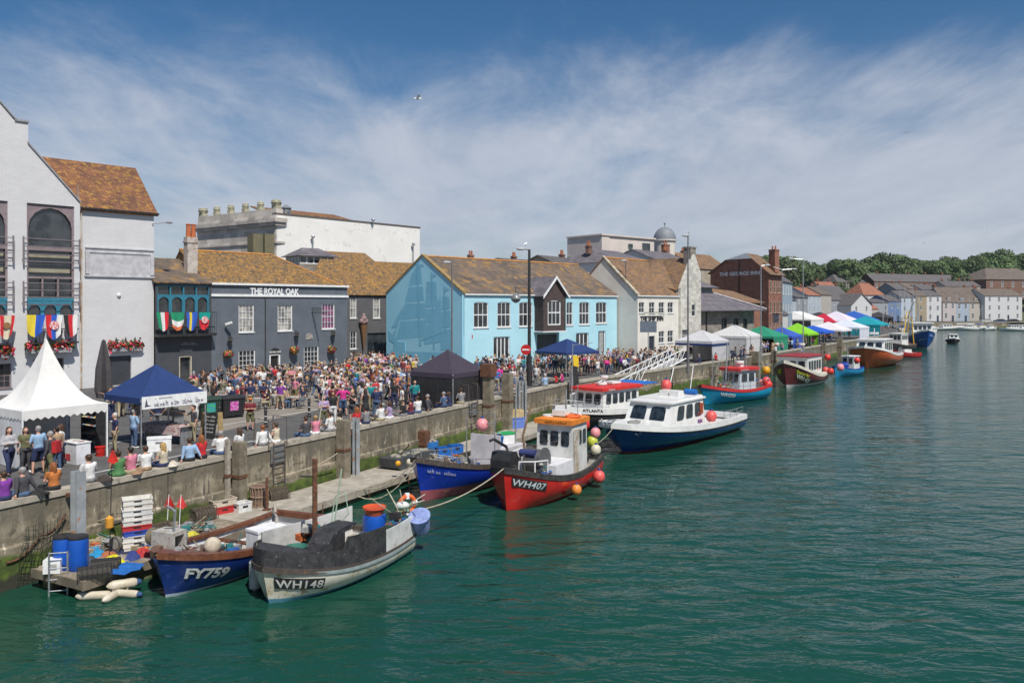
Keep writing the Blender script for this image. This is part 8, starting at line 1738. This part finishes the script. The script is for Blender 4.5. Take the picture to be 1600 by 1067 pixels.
# stacked fish boxes
BX=[(.66,.64,.6),(.66,.64,.6),(.6,.6,.58),(.03,.08,.4),(.45,.03,.03),(.55,.53,.5),(.66,.64,.6),(.62,.62,.6),(.66,.62,.56),(.68,.66,.6)]
def fish_box(label,loc,rz,col,l=.9,w_=.6,h_=.19,grp='fish boxes in the tall stack'):
    t=thing('fish_box',label,'fish box',loc,rz,grp);m_=mat('box plastic %s'%str(col),col,tuple(x*.8 for x in col),scale=4,rough=.5);q=MB();e=.025;q.bx(-l/2,l/2,-w_/2,w_/2,0,.03);q.bx(-l/2,l/2,-w_/2,-w_/2+e,.03,h_);q.bx(-l/2,l/2,w_/2-e,w_/2,.03,h_);q.bx(-l/2,-l/2+e,-w_/2+e,w_/2-e,.03,h_);q.bx(l/2-e,l/2,-w_/2+e,w_/2-e,.03,h_);q.build('tray',m_,t)
    q=MB();q.bx(-l/2-.02,l/2+.02,-w_/2-.02,-w_/2,h_-.035,h_);q.bx(-l/2-.02,l/2+.02,w_/2,w_/2+.02,h_-.035,h_);q.bx(-l/2-.02,-l/2,-w_/2,w_/2,h_-.035,h_);q.bx(l/2,l/2+.02,-w_/2,w_/2,h_-.035,h_);q.build('rim',m_,t);q=MB();q.bx(-.12,.12,-w_/2-.006,-w_/2+.001,h_*.45,h_*.7);q.bx(-l/2-.006,-l/2+.001,-.1,.1,h_*.45,h_*.7);q.build('hand_hole',black,t);return t
bp_=at(214,858);names=['lowest','second from the bottom','third from the bottom','blue one fourth','red one fifth','sixth','seventh','eighth','ninth','topmost']
for i,c in enumerate(BX):fish_box(('white' if c[0]>.5 else 'blue' if c[2]>.3 else 'red')+' fish box, '+names[i]+' in the tall stack',bp_+V((rr.uniform(-.02,.02),rr.uniform(-.02,.02),i*.178)),.55+rr.uniform(-.03,.03),c)
bp_=at(346,800,PZ)
for i,(c,n_)in enumerate((((.5,.03,.03),'red fish box, the lower of two beside the white crate'),((.58,.5,.4),'cream fish box lying on the red one'))):fish_box(n_,bp_+V((0,0,i*.3)),.8,c,1.0,.65,.28,'fish boxes on the pontoon')
fish_box('white crate on the pontoon right of the red fish box',at(378,798,PZ),.9,(.68,.68,.66),.6,.5,.38,'fish boxes on the pontoon')
# flagged dan buoys
for px,py,c,h_,lab in((171,870,(.7,.03,.02),3.6,'red flagged dan buoy pole leaning on the wall above the raft'),(260,838,(.5,.02,.02),1.5,'dark red pennant on a white pole at the blue boat bow'),(279,838,(.75,.06,.06),1.5,'bright red pennant on a white pole right of the dark one')):
    t=thing('dan_buoy',lab,'dan buoy',at(px,py),0,'dan buoys with red pennants');MB().cyl((0,0,0),(.05,.1,h_),.015,n=6).build('pole',white if h_<2 else black,t);q=MB();q.add([(.05,.1,h_),(.05,.1,h_-.5),(.3,.02,h_-.42)],[(0,1,2)]);q.add([(.05,.1,h_),(-.12,.1,h_-.45),(.18,.02,h_-.52)],[(0,1,2)]);q.build('pennant',fabric('pennant %s'%str(c),c),t)
    if h_>2:q=MB();q.lathe([(.0,.9),(.13,1.0),(.13,1.3),(0,1.4)],10);q.build('float',mat('orange float',(.65,.3,.03)),t,True)
# sausage fenders in the water
def fender(label,px,py,ang,L=.95,r=.15,col='cream',z=.1):
    t=thing('fender',label,'fender',P(px,py,z),ang,'cylindrical fenders at the raft');q=MB();pr=[(.02,-L/2-.08),(r*.6,-L/2-.02),(r,-L/2+.1),(r,L/2-.1),(r*.6,L/2+.02),(.02,L/2+.08)];q.lathe(pr,12,(0,0,0),0,Matrix.Rotation(R(90),4,'Y'));q.build('body',mat('dirty fender vinyl',(.55,.5,.40),(.42,.37,.27),scale=3,rough=.5),t,True)
    q=MB();q.lathe([(r*.75,L/2-.05),(r*.68,L/2+.04),(.05,L/2+.12)],12,(0,0,0),0,Matrix.Rotation(R(90),4,'Y'));q.build('end_cap',mat('blue cap',(.03,.08,.2)),t,True);return t
fender('long dirty cream fender floating leftmost of the four',148,930,.15,.95,.13);fender('dirty cream fender pointing at the raft corner',173,932,1.35,.55,.13);fender('dirty cream fender floating lowest right',198,927,-.15,.8,.12);fender('dirty cream fender resting highest of the four',193,912,.5,.8,.15,z=.3)
# mooring piles and posts against the wall
def pile(label,px,topy,w_=.45,m=None,bottom=-1,off=-.35,kind='timber_pile',rnd=False,group='piles standing against the quay wall'):
    p,rz=qpt(s_px(px),off,0);top=ZD(topy,p.y);t=thing(kind,label,'pile',(p.x,p.y,0),rz,group);q=MB()
    if rnd:q.cyl((0,0,bottom),(0,0,top),w_/2,n=12)
    else:q.bx(-w_/2,w_/2,-w_/2,w_/2,bottom,top)
    q.build('shaft',m or stone_post,t,rnd);q=MB();q.bx(-w_/2-.03,w_/2+.03,-w_/2-.03,w_/2+.03,top*.55,top*.55+.12);q.build('iron_band',rust,t);return t,p,rz,top
pile('thick weathered timber pile by the white fish box',365,690,.42);t_,p_,rz_,tp_=pile('stout stone grey pile beside the second steel beam',528,656,.5)
pile('dark timber post behind the weathered timber pile',350,686,.16,wood_grey,off=-.2)
def beam(label,px,topy,off=-.45,w_=.26):
    p,rz=qpt(s_px(px),off,0);top=ZD(topy,p.y);t=thing('steel_beam',label,'beam',(p.x,p.y,0),rz,'steel guide beams on the quay wall');q=MB();q.bx(-w_/2,w_/2,-.03,-.0,-1,top);q.bx(-w_/2,w_/2,-w_,-w_+.03,-1,top);q.bx(-.02,.02,-w_+.03,-.03,-1,top);q.build('web',mat('rust streaked steel',(.33,.36,.38),(.25,.27,.28),scale=1.5,rough=.5,c3=(.32,.17,.08)),t);MB().bx(-w_/2,w_/2,-.0,.25,top*.75,top*.75+.1).build('bracket',rust,t)
beam('steel guide beam at the near end above the blue drums',107,735,-.35,.34);beam('steel guide beam beside the stone grey pile',542,652);beam('left of the two steel beams beyond the wall gap',797,595,-.5);beam('right of the two steel beams beyond the wall gap',807,595,-.5)
for px,ty,w_,lab in((756,588,.55,'tall square pile with a rusty box on top at the dark stall'),(786,583,.6,'tall square pile right of the wall gap')):
    t,p,rz,top=pile(lab,px,ty,w_,stone_post)
    if px==756:MB().bx(-.4,.4,-.4,.4,top,top+.8).build('rusty_box',rust,t)
pile('rusty stump at the foot of the wall beside the blue tub',656,673,.5,rust,off=-.3);pile('thin grey post at the red canopy boat',886,580,.25,steel,off=-.4);pile('twin grey post behind the red canopy boat',893,582,.22,steel,off=-.4)
pile('dark square pile beside the turquoise boat',1176,549,.9,stone_post,off=-.4);pile('timber pile behind the turquoise boat mast',1110,572,.7,stone_post,off=-.4);pile('timber pile near the maroon boat bow',1205,548,.6,stone_post,off=-.4);pile('timber pile beside the orange charter boat',1308,528,.8,stone_post,off=-.4);pile('timber pile between the small blue boat and the stalls',1283,536,.6,stone_post,off=-.4)
# ladder with hoops
def quay_ladder(label,px,hoops=True):
    s_=s_px(px);p,rz=qpt(s_,0,0);t=thing('quay_ladder',label,'ladder',(p.x,p.y,0),rz,'ladders fixed to the quay wall');m_=mat('dark ladder steel',(.07,.07,.07),(.14,.09,.06),scale=4)
    for x in(-.35,.35):
        MB().cyl((x,-.18,-.3),(x,-.18,2.9),.03,n=6).build('rail',m_,t)
        if hoops:q=MB();q.tube([(x*1.6,-.1,2.7),(x*1.6,-.05,3.95),(x*1.6+.0,.75,3.95),(x*1.6,.8,2.5)],.03,6);q.build('hoop',m_,t)
    for i in range(11):MB().cyl((-.35,-.18,.1+i*.27),(.35,-.18,.1+i*.27),.018,n=5).build('rung',m_,t)
    MB().bx(-.45,.45,-.12,-.08,2.0,2.75).build('backing_plate',mat('grey plate',(.16,.165,.16),scale=4),t)
quay_ladder('wall ladder with tall hoops between the timber piles',432);quay_ladder('wall ladder beside the dark purple stall',738)
# lobster pots on the pontoon
t=thing('lobster_pot','upright round lobster pot wrapped in tan rope netting','lobster pot',at(405,790,PZ),0,'lobster pots');q=MB()
for z in(0,.4,.8):q.tube([(.38*math.cos(a),.38*math.sin(a),z+.03)for a in[x*.4 for x in range(17)]],.03,5)
for i in range(18):a=i*.349;q.tube([(.38*math.cos(a),.38*math.sin(a),0),(.36*math.cos(a+.1),.36*math.sin(a+.1),.4),(.38*math.cos(a),.38*math.sin(a),.85)],.025,5)
q.build('frame',tann,t);MB().lathe([(.34,.02),(.35,.82),(.0,.84)],14).build('netting',mat('red brown netting',(.2,.12,.09),(.11,.07,.05),scale=14,rough=.95),t)
pot('low brown pot lying right of the upright one',at(434,779,PZ),.7,drkn,.85,.6,.45,r=.012)
t=thing('mooring_post','rusty tube post standing on the pontoon near the upright pot','post',at(417,806,.3),0);MB().cyl((0,0,0),(0,0,1.6),.06,n=8).build('tube',rust,t,True);MB().box((0,0,.27),(.3,.3,.06)).build('base_plate',rust,t)
# goods between the two near boats
def in_boat(b,x,y,z):return V(b.matrix_basis@V((x,y,z)))
B1b=[o for o in bpy.data.objects if o.get('label','').startswith('open blue fishing boat')][0]
t=thing('box','white insulated box behind the black patched shelter','box',in_boat(b148,.6,-2.2,.8),.9);MB().bx(-.55,.55,-.35,.35,0,.6).build('body',white,t);MB().bx(-.57,.57,-.37,.37,.6,.68).build('lid',white,t)
t=thing('net_hauler','grey hauling drum on the open boat beside the black shelter','net hauler',in_boat(B1b,-.2,.7,.75),.4);q=MB();q.cyl((-.4,0,.4),(.4,0,.4),.14,n=14);q.build('drum',mat('dull drum',(.3,.3,.29),scale=5),t,True);q=MB();q.prism([(-.35,0),(.35,0),(.3,.9),(-.3,.9)],-.05,.05,0,'x');q.build('side_plate',mat('pale grey casing',(.42,.41,.38)),t,False,(.55,0,0));q=MB();q.tube([(.5,.3,.1),(.5,.4,1.1),(.5,0,1.3),(.5,-.3,1.1)],.05);q.build('guard_hoop',mat('tan hoop',(.35,.3,.25)),t)
t=thing('tub','dark green net tub beside the rusty mast','tub',in_boat(b148,.6,-.9,.4),0);MB().lathe([(.3,0),(.36,.55),(.38,.58),(.32,.5),(.0,.4)],14).build('pail',mat('dark green plastic',(.02,.12,.09)),t,True)
t=thing('hose_reel','lime green hose coil beside the rusty mast','hose',in_boat(b148,.2,.1,1.3),1.0);q=MB()
for k in range(3):q.tube([(.28*math.cos(a),.05*k,.28*math.sin(a))for a in[x*.45 for x in range(15)]],.03,6)
q.build('coil',mat('lime hose',(.4,.5,.02)),t,True)
p=in_boat(b148,-2.45,.1,.42);t=thing('drum','open blue barrel holding an orange basket at the stern','drum',p,0,'blue plastic drums');MB().lathe([(.36,0),(.42,.2),(.43,.9),(.4,1.0)],18).build('body',blue_pl,t,True);
t=thing('basket','round orange basket on top of the blue stern barrel','basket',p+V((0,0,1.0)),0);MB().lathe([(.3,0),(.38,.22),(.4,.25),(.34,.2),(0,.08)],16).build('bowl',mat('orange plastic',(.65,.13,.03)),t,True);MB().lathe([(.4,.22),(.43,.24),(.42,.29),(.39,.27)],16).build('rim',mat('red orange rim',(.6,.08,.02)),t,True)
p=in_boat(b148,-1.75,.85,.42);t=thing('crate','light blue slatted crate inside the stern of the white boat','crate',p,b148.rotation_euler[2]);q=MB()
for z in(.05,.2,.35):q.bx(-.4,.4,-.27,-.25,z,z+.1);q.bx(-.4,.4,.25,.27,z,z+.1);q.bx(-.4,-.38,-.25,.25,z,z+.1);q.bx(.38,.4,-.25,.25,z,z+.1)
q.bx(-.4,.4,-.27,.27,0,.03);q.build('body',mat('light blue plastic',(.02,.25,.5)),t)
ts_=in_boat(b148,-3.4,.75,1.5);t=thing('life_ring','orange life ring hanging at the stern of the white boat','life ring',ts_+V((.1,.2,.1)),.6);q=MB();q.tube([(.3*math.cos(a),0,.3*math.sin(a))for a in[x*.4488 for x in range(15)]],.085,8);q.build('ring',mat('orange ring',(.75,.14,.03),scale=5),t,True);q=MB();
for a in(0,1.57,3.14,4.71):q.cyl((.2*math.cos(a),0,.2*math.sin(a)),(.4*math.cos(a),0,.4*math.sin(a)),.095,n=8)
q.build('grab_band',white,t)
t=thing('tub','scuffed pale blue tub hung over the stern quarter','tub',in_boat(b148,-3.35,1.55,.85),0);t.rotation_euler=(.5,-.25,.3);MB().lathe([(.3,0),(.36,.62),(.38,.64)],16).build('pail',mat('scuffed pale blue',(.22,.3,.55),(.16,.2,.4),scale=5,c3=(.35,.4,.55)),t,True);MB().lathe([(.37,.6),(.4,.62),(.4,.66),(.37,.66)],16).build('rim',mat('scuffed pale blue',(.22,.3,.55)),t,True)
t=thing('gear_bundle','tangle of canes ropes and floats over the white boat stern','fishing gear',in_boat(b148,-3.1,.9,1.35),0);q=MB();rg=random.Random(4)
for i in range(9):a,b=V((rg.uniform(-.4,.4),rg.uniform(-.4,.4),rg.uniform(-.1,.2))),V((rg.uniform(-.9,.9),rg.uniform(-.9,.9),rg.uniform(.2,.9)));q.cyl(a,a+(b-a).normalized()*rg.uniform(.8,1.5),.018,n=5)
q.build('cane',mat('pale cane',(.5,.48,.4),(.3,.32,.2)),t);q=MB();q.ball((.0,-.1,.35),.16,10,sc=(1.7,1,1));q.build('float',boat_white_worn,t,'all');q=MB()
for i in range(14):a=i*1.1;q.tube([(.25*math.cos(a),.25*math.sin(a),.1+.02*i),(.3*math.cos(a+.7),.3*math.sin(a+.7),.13+.02*i),(.2*math.cos(a+1.5),.25*math.sin(a+1.5),.05+.03*i)],.02,5)
q.build('tangled_line',mat('teal line',(.05,.25,.2),(.3,.28,.1),scale=8),t)
# dark punt with nets
t=thing('punt','dark grey box punt loaded with nets on the pontoon','punt',at(622,724,PZ),math.atan2(.887,.462));q=MB();q.prism([(-1.6,.15),(-1.4,0),(1.5,0),(1.7,.6),(-1.7,.6)],-1.2,-.0);q.build('hull',mat('dark grey plastic',(.06,.065,.07),(.045,.05,.05)),t)
q=MB();rg=random.Random(9)
for i in range(16):q.ball((rg.uniform(-1.4,1.4),rg.uniform(-1.05,-.15),.62),rg.uniform(.12,.25),8,sc=(1.3,1,.6))
q.build('net_pile',mat('grey green net',(.14,.15,.13),(.3,.27,.2),scale=8),t,'all');
buoy('cream float lying on the nets punt',at(640,722,PZ+.72),.17,BC['cream'],group='floats on the nets punt');buoy('yellow float lying on the nets punt',at(622,724,PZ+.72),.14,BC['yellow'],group='floats on the nets punt')
t=thing('tub','big round blue tub with ropes at the foot of the wall','tub',at(671,706,PZ),0);MB().lathe([(.42,0),(.5,.3),(.52,.62),(.48,.6),(0,.5)],18).build('body',mat('mid blue plastic',(.02,.17,.5)),t,True);q=MB()
for i in range(8):a=i*.8;q.tube([(.4*math.cos(a),.4*math.sin(a),.62),(.2*math.cos(a+1),.2*math.sin(a+1),.78),(.45*math.cos(a+2),.4*math.sin(a+2),.6)],.03,5)
q.build('rope_tangle',rope_m,t)
for i,(px,py,lab)in enumerate(((692,712,'blue fish bin behind the cobalt boat rail, left one'),(712,708,'blue fish bin behind the cobalt boat rail, right one'))):fish_box(lab,at(px,py,PZ),.5,(.01,.12,.45),.75,.5,.5,'blue fish bins behind the cobalt boat')
# boxes by the second pontoon stretch
t=thing('crate','cornflower blue crate on the pontoon under the cardboard box','crate',at(806,668,PZ),.4);MB().bx(-.5,.5,-.4,.4,0,.75).build('body',mat('cornflower plastic',(.12,.2,.55),scale=5),t);MB().bx(-.53,.53,-.43,.43,.68,.75).build('rim',mat('cornflower plastic',(.12,.2,.55)),t)
t=thing('box','buff cardboard box on top of the cornflower crate','box',at(806,668,PZ)+V((0,0,.75)),.45);MB().bx(-.45,.45,-.38,.38,0,.5).build('carton',mat('buff card',(.5,.38,.2),scale=4),t);MB().bx(-.44,.44,-.04,.04,.5,.505).build('tape',mat('tape',(.4,.28,.14)),t)
pg=cobalt.matrix_basis@V((-.2,.9,2.5));t=thing('bucket','round blue bucket on the cobalt boat gantry frame','bucket',cobalt.matrix_basis@V((-2.2,.1,1.62)),0);MB().lathe([(.26,0),(.33,.45),(.35,.47)],14).build('pail',mat('mid blue plastic',(.02,.17,.5)),t,True);MB().tube([(-.33,0,.45),(-.2,0,.65),(.2,0,.65),(.33,0,.45)],.015).build('handle',steel,t)
t=thing('box','white box with bright green lid behind the blue bucket','box',cobalt.matrix_basis@V((-3.0,.1,1.62)),.5);MB().bx(-.4,.4,-.3,.3,0,.5).build('body',white,t);MB().bx(-.42,.42,-.32,.32,.5,.6).build('lid',mat('bright green',(.02,.35,.1)),t)
gear(Rt,3.4,.9,.47,.8,31,60);gear(Rt,4.6,2.1,.47,.7,32,50);gear(Rt,1.6,2.3,.47,.5,33,24);gear(Rt,5.4,1.4,.47,.7,34,40,(0,6,7,1));gear(Rt,2.6,2.6,.47,.6,35,30)
B1b_=B1b;gear(B1b_,2.1,-.3,.9,.6,36,30,(0,3,6,7));gear(B1b_,.3,-.6,.4,.8,37,40)
# nets and chain on the near wall
p,rz=qpt(s_px(48),-.16,0);t=thing('net','dark net hanging down the near end of the quay wall','net',p,rz);q=MB();rg=random.Random(2)
for i in range(11):
    x=-.6+i*.12;q.tube([(x+.3*(1-j/6)+rg.uniform(-.04,.04),-.05-.05*math.sin(j),1.9-j*.32)for j in range(7)],.01,4)
for j in range(10):q.tube([(-.6+.5*(1-j/9)*.6,-.06,1.8-j*.2),(.0+.1,-.1,1.7-j*.2),(.7,-.06,1.85-j*.2)],.01,4)
q.build('mesh',mat('dark green net',(.03,.04,.025),scale=9),t)
rope('rusty chain sagging across the near quay wall',[qpt(s_px(6),-.15,.9)[0],qpt(s_px(60),-.15,1.5)[0],qpt(s_px(98),-.15,2.0)[0]],.035,.2,'chain',rust)
rg=random.Random(12)
for i,(px,py,c,lab)in enumerate(((140,880,(.05,.06,.08),'dark rope heap right of the front blue drum'),(168,868,(.35,.12,.05),'small rust red cloth heap near the trolley wheel'),(190,875,(.25,.22,.18),'tan rope heap between the yellow jacket and box stack'),(208,872,(.03,.05,.2),'dark blue cloth heap before the box stack foot'),(222,866,(.4,.03,.03),'dark red cloth heap at the box stack corner'),(262,850,(.2,.16,.12),'brown net heap behind the blue boat bow'),(300,838,(.5,.45,.05),'yellow cloth heap behind the grey net hauler'),(285,832,(.1,.2,.25),'teal rope heap under the pennant poles'))):heap(lab,at(px,py),c,rg.uniform(.25,.4),i+20,rg.uniform(.15,.3),'gear_heap','heap')
# buoys
bq=lambda b,x,y,z:b.matrix_basis@V((x,y,z))
buoy('large orange red buoy between the cobalt and red boats',P(757,758,.55)+V((-.35,1.2,.25)),.42,BC['coral']);buoy('orange buoy hanging amidships on the red boat side',bq(bred,.6,1.95,.5),.24,BC['amber']);buoy('red orange buoy hanging near the red boat stern',bq(bred,-2.3,1.9,.55),.3,BC['coral'])
for i,(x,y,z,r,c,lab)in enumerate(((-3.5,.6,2.9,.3,'red','red'),(-4.3,.9,2.35,.27,'pink','pink'),(-4.25,.75,1.9,.3,'lime','lime yellow'),(-4.1,1.0,1.5,.28,'cream','cream'),(-3.8,-.1,2.2,.22,'cream','small pale'))):buoy(f'{lab} buoy in the bunch hung at the red boat stern',bq(bred,x,y,z),r,BC[c])
buoy('pink buoy hanging from the cobalt boat gantry',cobalt.matrix_basis@V((-.2,.45,3.0)),.32,BC['pink'])
buoy('coral buoy on the aft deck of the navy charter boat',bq(bch,-2.3,1.9,1.5),.38,BC['coral']);buoy('coral buoy on top of the navy charter boat wheelhouse',bq(bch,-1.4,-1.0,3.5),.38,BC['coral'])
for i,(x,y,z,c,lab)in enumerate(((-5.0,1.2,1.3,'red','red buoy at the turquoise boat stern'),(-5.5,.7,1.6,'coral','coral buoy behind the red one at the turquoise boat stern'),(-5.9,.0,1.3,'pink','pink buoy outermost at the turquoise boat stern'),(-6.0,.4,2.6,'yellow','amber yellow buoy above the pink ones at the turquoise stern'))):buoy(lab,bq(btq,x+.4,y,z),.4,BC[c])
for i,(px,py,z,c,lab)in enumerate(((1290,578,1.5,'coral','coral buoy at the maroon boat stern, left one'),(1298,580,1.4,'red','red buoy at the maroon boat stern, right one'),(1313,574,3.0,'pink','pink buoy hung on the small blue boat'),(1339,563,2.2,'red','red buoy between the small blue and orange boats'),(1293,558,3.0,'red','red buoy beside the maroon wheelhouse'))):buoy(lab,P(px,py,z),.36,BC[c])
t=thing('fender','grey fender between the two near boats','fender',P(398,895,.55),0);q=MB();q.lathe([(.05,-.55),(.17,-.45),(.18,.35),(.05,.5)],12);q.build('body',mat('grey vinyl',(.38,.38,.36),scale=4),t,True);MB().cyl((0,0,.45),(0,.2,.9),.015).build('lanyard',rope_m,t)
# mooring ropes
bow=lambda b,h_:b.matrix_basis@h_.pos(1.0,h_.sheer(1.0))
rope('long mooring rope from the white boat stern to the red boat bow',[in_boat(b148,-3.2,.9,1.4),bow(bred,hred)+V((0,0,.05))],.028,.35)
rope('mooring rope from the cobalt boat bow to the pontoon edge',[bow(cobalt,hc),P(560,762,PZ+.02)],.028,.5);rope('second slack rope from the cobalt boat bow to the pontoon',[bow(cobalt,hc)-V((0,0,.2)),P(545,766,PZ)],.028,.9)
rope('rope draped from the raft edge to the floating fenders',[P(190,880,.46),P(186,905,.3),P(176,922,.2),P(200,918,.25)],.02,.15);rope('rope loop on the raft edge near the blue boat bow',[P(214,868,.47),P(226,882,.2),P(240,862,.6),bow(B1b,Hull(7.4,3.1,.85,.85,1.42,.5,.5,.82,.5,3.2,.8,.55,3.2,1.6,.10))],.025,.2)
rope('slack rope along the wall above the box stack',[P(112,808,1.6),P(180,800,1.7),P(250,775,1.7),P(345,745,1.6)],.02,.25);rope('rope from the wall ring to the stone grey pile',[P(470,735,1.4),P(527,708,1.9)],.025,.1);rope('chain from the wall down to the nets punt',[P(640,694,1.9),P(600,722,.7)],.03,.2,'chain',rust)
rope('thin line between the orange roofed and navy charter boats',[bq(bred,-4,.5,1.6),bq(bch,7.0,0,1.9)],.02,.3)
# gangway
a=P(1062,560,3.0);b=P(905,641,.9);t=thing('gangway','white latticed gangway sloping from the quay down to the pontoon','gangway',b,0);q=MB();v=a-b;sd_=V((v.y,-v.x,0)).normalized()*.7
q.add([-sd_,sd_,v+sd_,v-sd_,-sd_-V((0,0,.12)),sd_-V((0,0,.12)),v+sd_-V((0,0,.12)),v-sd_-V((0,0,.12))],[(0,1,2,3),(4,5,6,7),(0,1,5,4),(2,3,7,6),(1,2,6,5),(0,3,7,4)]);q.build('walkway',mat('grey decking',(.35,.35,.34)),t)
for s in(-1,1):
    q=MB();q.cyl(sd_*s+V((0,0,1.15)),v+sd_*s+V((0,0,1.15)),.06,n=6);q.cyl(sd_*s,v+sd_*s,.08,n=6);n=14
    for i in range(n):p0,p1=v*(i/n)+sd_*s,v*((i+1)/n)+sd_*s;q.cyl(p0,p0+V((0,0,1.15)),.04,n=5);q.cyl(p0,p1+V((0,0,1.15)),.03,n=5)
    q.build('lattice_rail',white,t)
# metal barriers and gear at the wall gap
t=thing('barrier','steel crowd barrier beside the dark purple stall','barrier',P(744,618,QZ),1.0);q=MB();q.tube([(-1,0,0),(-1,0,1.1),(1,0,1.1),(1,0,0)],.025);q.cyl((-1,0,.25),(1,0,.25),.02)
for i in range(12):x=-1+2*(i+.5)/12;q.cyl((x,0,.25),(x,0,1.1),.012,n=4)
q.build('frame',steel,t);MB().bx(-1.2,-.8,-.3,.3,0,.03).build('foot',steel,t)
t=thing('barrier','steel crowd barrier beyond the tall square pile','barrier',P(772,612,QZ),.7);q=MB();q.tube([(-1,0,0),(-1,0,1.1),(1,0,1.1),(1,0,0)],.025)
for i in range(12):x=-1+2*(i+.5)/12;q.cyl((x,0,.25),(x,0,1.1),.012,n=4)
q.cyl((-1,0,.25),(1,0,.25),.02);q.build('frame',steel,t)
# things left on the wall
for px,c,lab,nm in((64,(.02,.02,.022),'black jacket hanging over the quay wall','jacket'),(165,(.05,.035,.03),'dark brown bag on the wall right of a seated figure','bag'),(216,(.28,.17,.1),'brown patterned handbag on the wall','bag'),(272,(.55,.5,.42),'cream cloth bag on the wall','bag')):
    p,rz=qpt(s_px(px),.1,WZ);t=heap(lab,p,c,.26,px%7+2,.2,nm,nm)
    if nm=='jacket':MB().sheet([(-.3,-.1,0),(.3,-.1,0),(.2,-.22,-.75),(-.1,-.2,-.6)],.05).build('sleeve',CM['black'],t)
p,rz=qpt(s_px(29),.12,WZ);t=thing('glass','dark pint glass on the quay wall','glass',p);MB().lathe([(.035,0),(.045,.15)],10).build('tumbler',mat('dark ale',(.04,.015,.01),rough=.1),t,True);MB().lathe([(.043,.15),(.04,.155),(0,.155)],10).build('froth',cloth_w,t)
t=thing('fishing_rod','pale pole leaning on the wall between the seated figures','pole',qpt(s_px(507),.5,QZ)[0],0);MB().cyl((0,0,0),(.35,.6,3.4),.03,.02,6).build('shaft',mat('pale cane',(.5,.48,.4)),t,True);MB().cyl((0,0,0),(.04,.07,.4),.04,n=6).build('grip',black,t)
# birds
def gull(label,px,py,d,s,rz):
    t=thing('seagull',label,'seagull',PD(px,d,ZD(py,d)),rz,'gulls in the sky');q=MB();q.tube([(-.3,0,0),(-.15,0,.02),(.05,0,.03),(.22,0,.05),(.3,0,.06),(.36,0,.05)],[.015,.06,.085,.06,.05,.01],8)
    for sgn in(-1,1):q.add([(.1,sgn*.05,.05),(-.1,sgn*.05,.05),(-.05,sgn*.4,.2),(.12,sgn*.4,.2),(-.2,sgn*.85,.12)],[(0,1,2,3),(3,2,4)]);
    q.add([(-.3,0,0),(-.45,.1,0),(-.45,-.1,0)],[(0,1,2)]);q.build('body',mat('gull plumage',(.85,.85,.85),(.75,.75,.78),scale=3),t,True);MB().cyl((.35,0,.05),(.42,0,.045),.015,.004,6).build('beak',BCm,t);t.scale=(s,)*3
BCm=mat('yellow beak',(.6,.35,.03))
gull('white gull gliding high over the theatre',652,155,45,.75,.4);gull('tiny gull high on the right of the sky',1418,208,130,1.0,1.2);gull('tiny gull low over the hill trees',1445,380,200,1.0,2.0);gull('tiny gull over the trees at the far right',1541,354,220,1.0,0.3)
t=thing('seagull','gull perched on top of the tall black lamp post','seagull',L2.location+V((-.3,0,ZD(388,L2.location.y)-QZ+.25)),1.0);q=MB();q.tube([(-.3,0,.02),(-.1,0,.08),(.08,0,.14),(.14,0,.24),(.2,0,.25)],[.02,.08,.08,.05,.02],8);q.build('body',mat('gull plumage',(.6,.6,.6)),t,True);MB().cyl((0,0,-.1),(0,0,.05),.015).build('leg',BCm,t)

# thin sea air over the far bank
hz_=MB().bx(-330,700,-60,620,-1.0,75).build('haze',[],None);tag(hz_,None,None,None,'stuff')
m=bpy.data.materials.new('sea haze');m.use_nodes=True;n=m.node_tree.nodes;n.clear();o_=n.new('ShaderNodeOutputMaterial');pv=n.new('ShaderNodeVolumePrincipled');pv.inputs['Density'].default_value=.00012;pv.inputs['Color'].default_value=(.85,.92,1,1);pv.inputs['Anisotropy'].default_value=.3;m.node_tree.links.new(pv.outputs[0],o_.inputs['Volume']);hz_.data.materials.append(m)
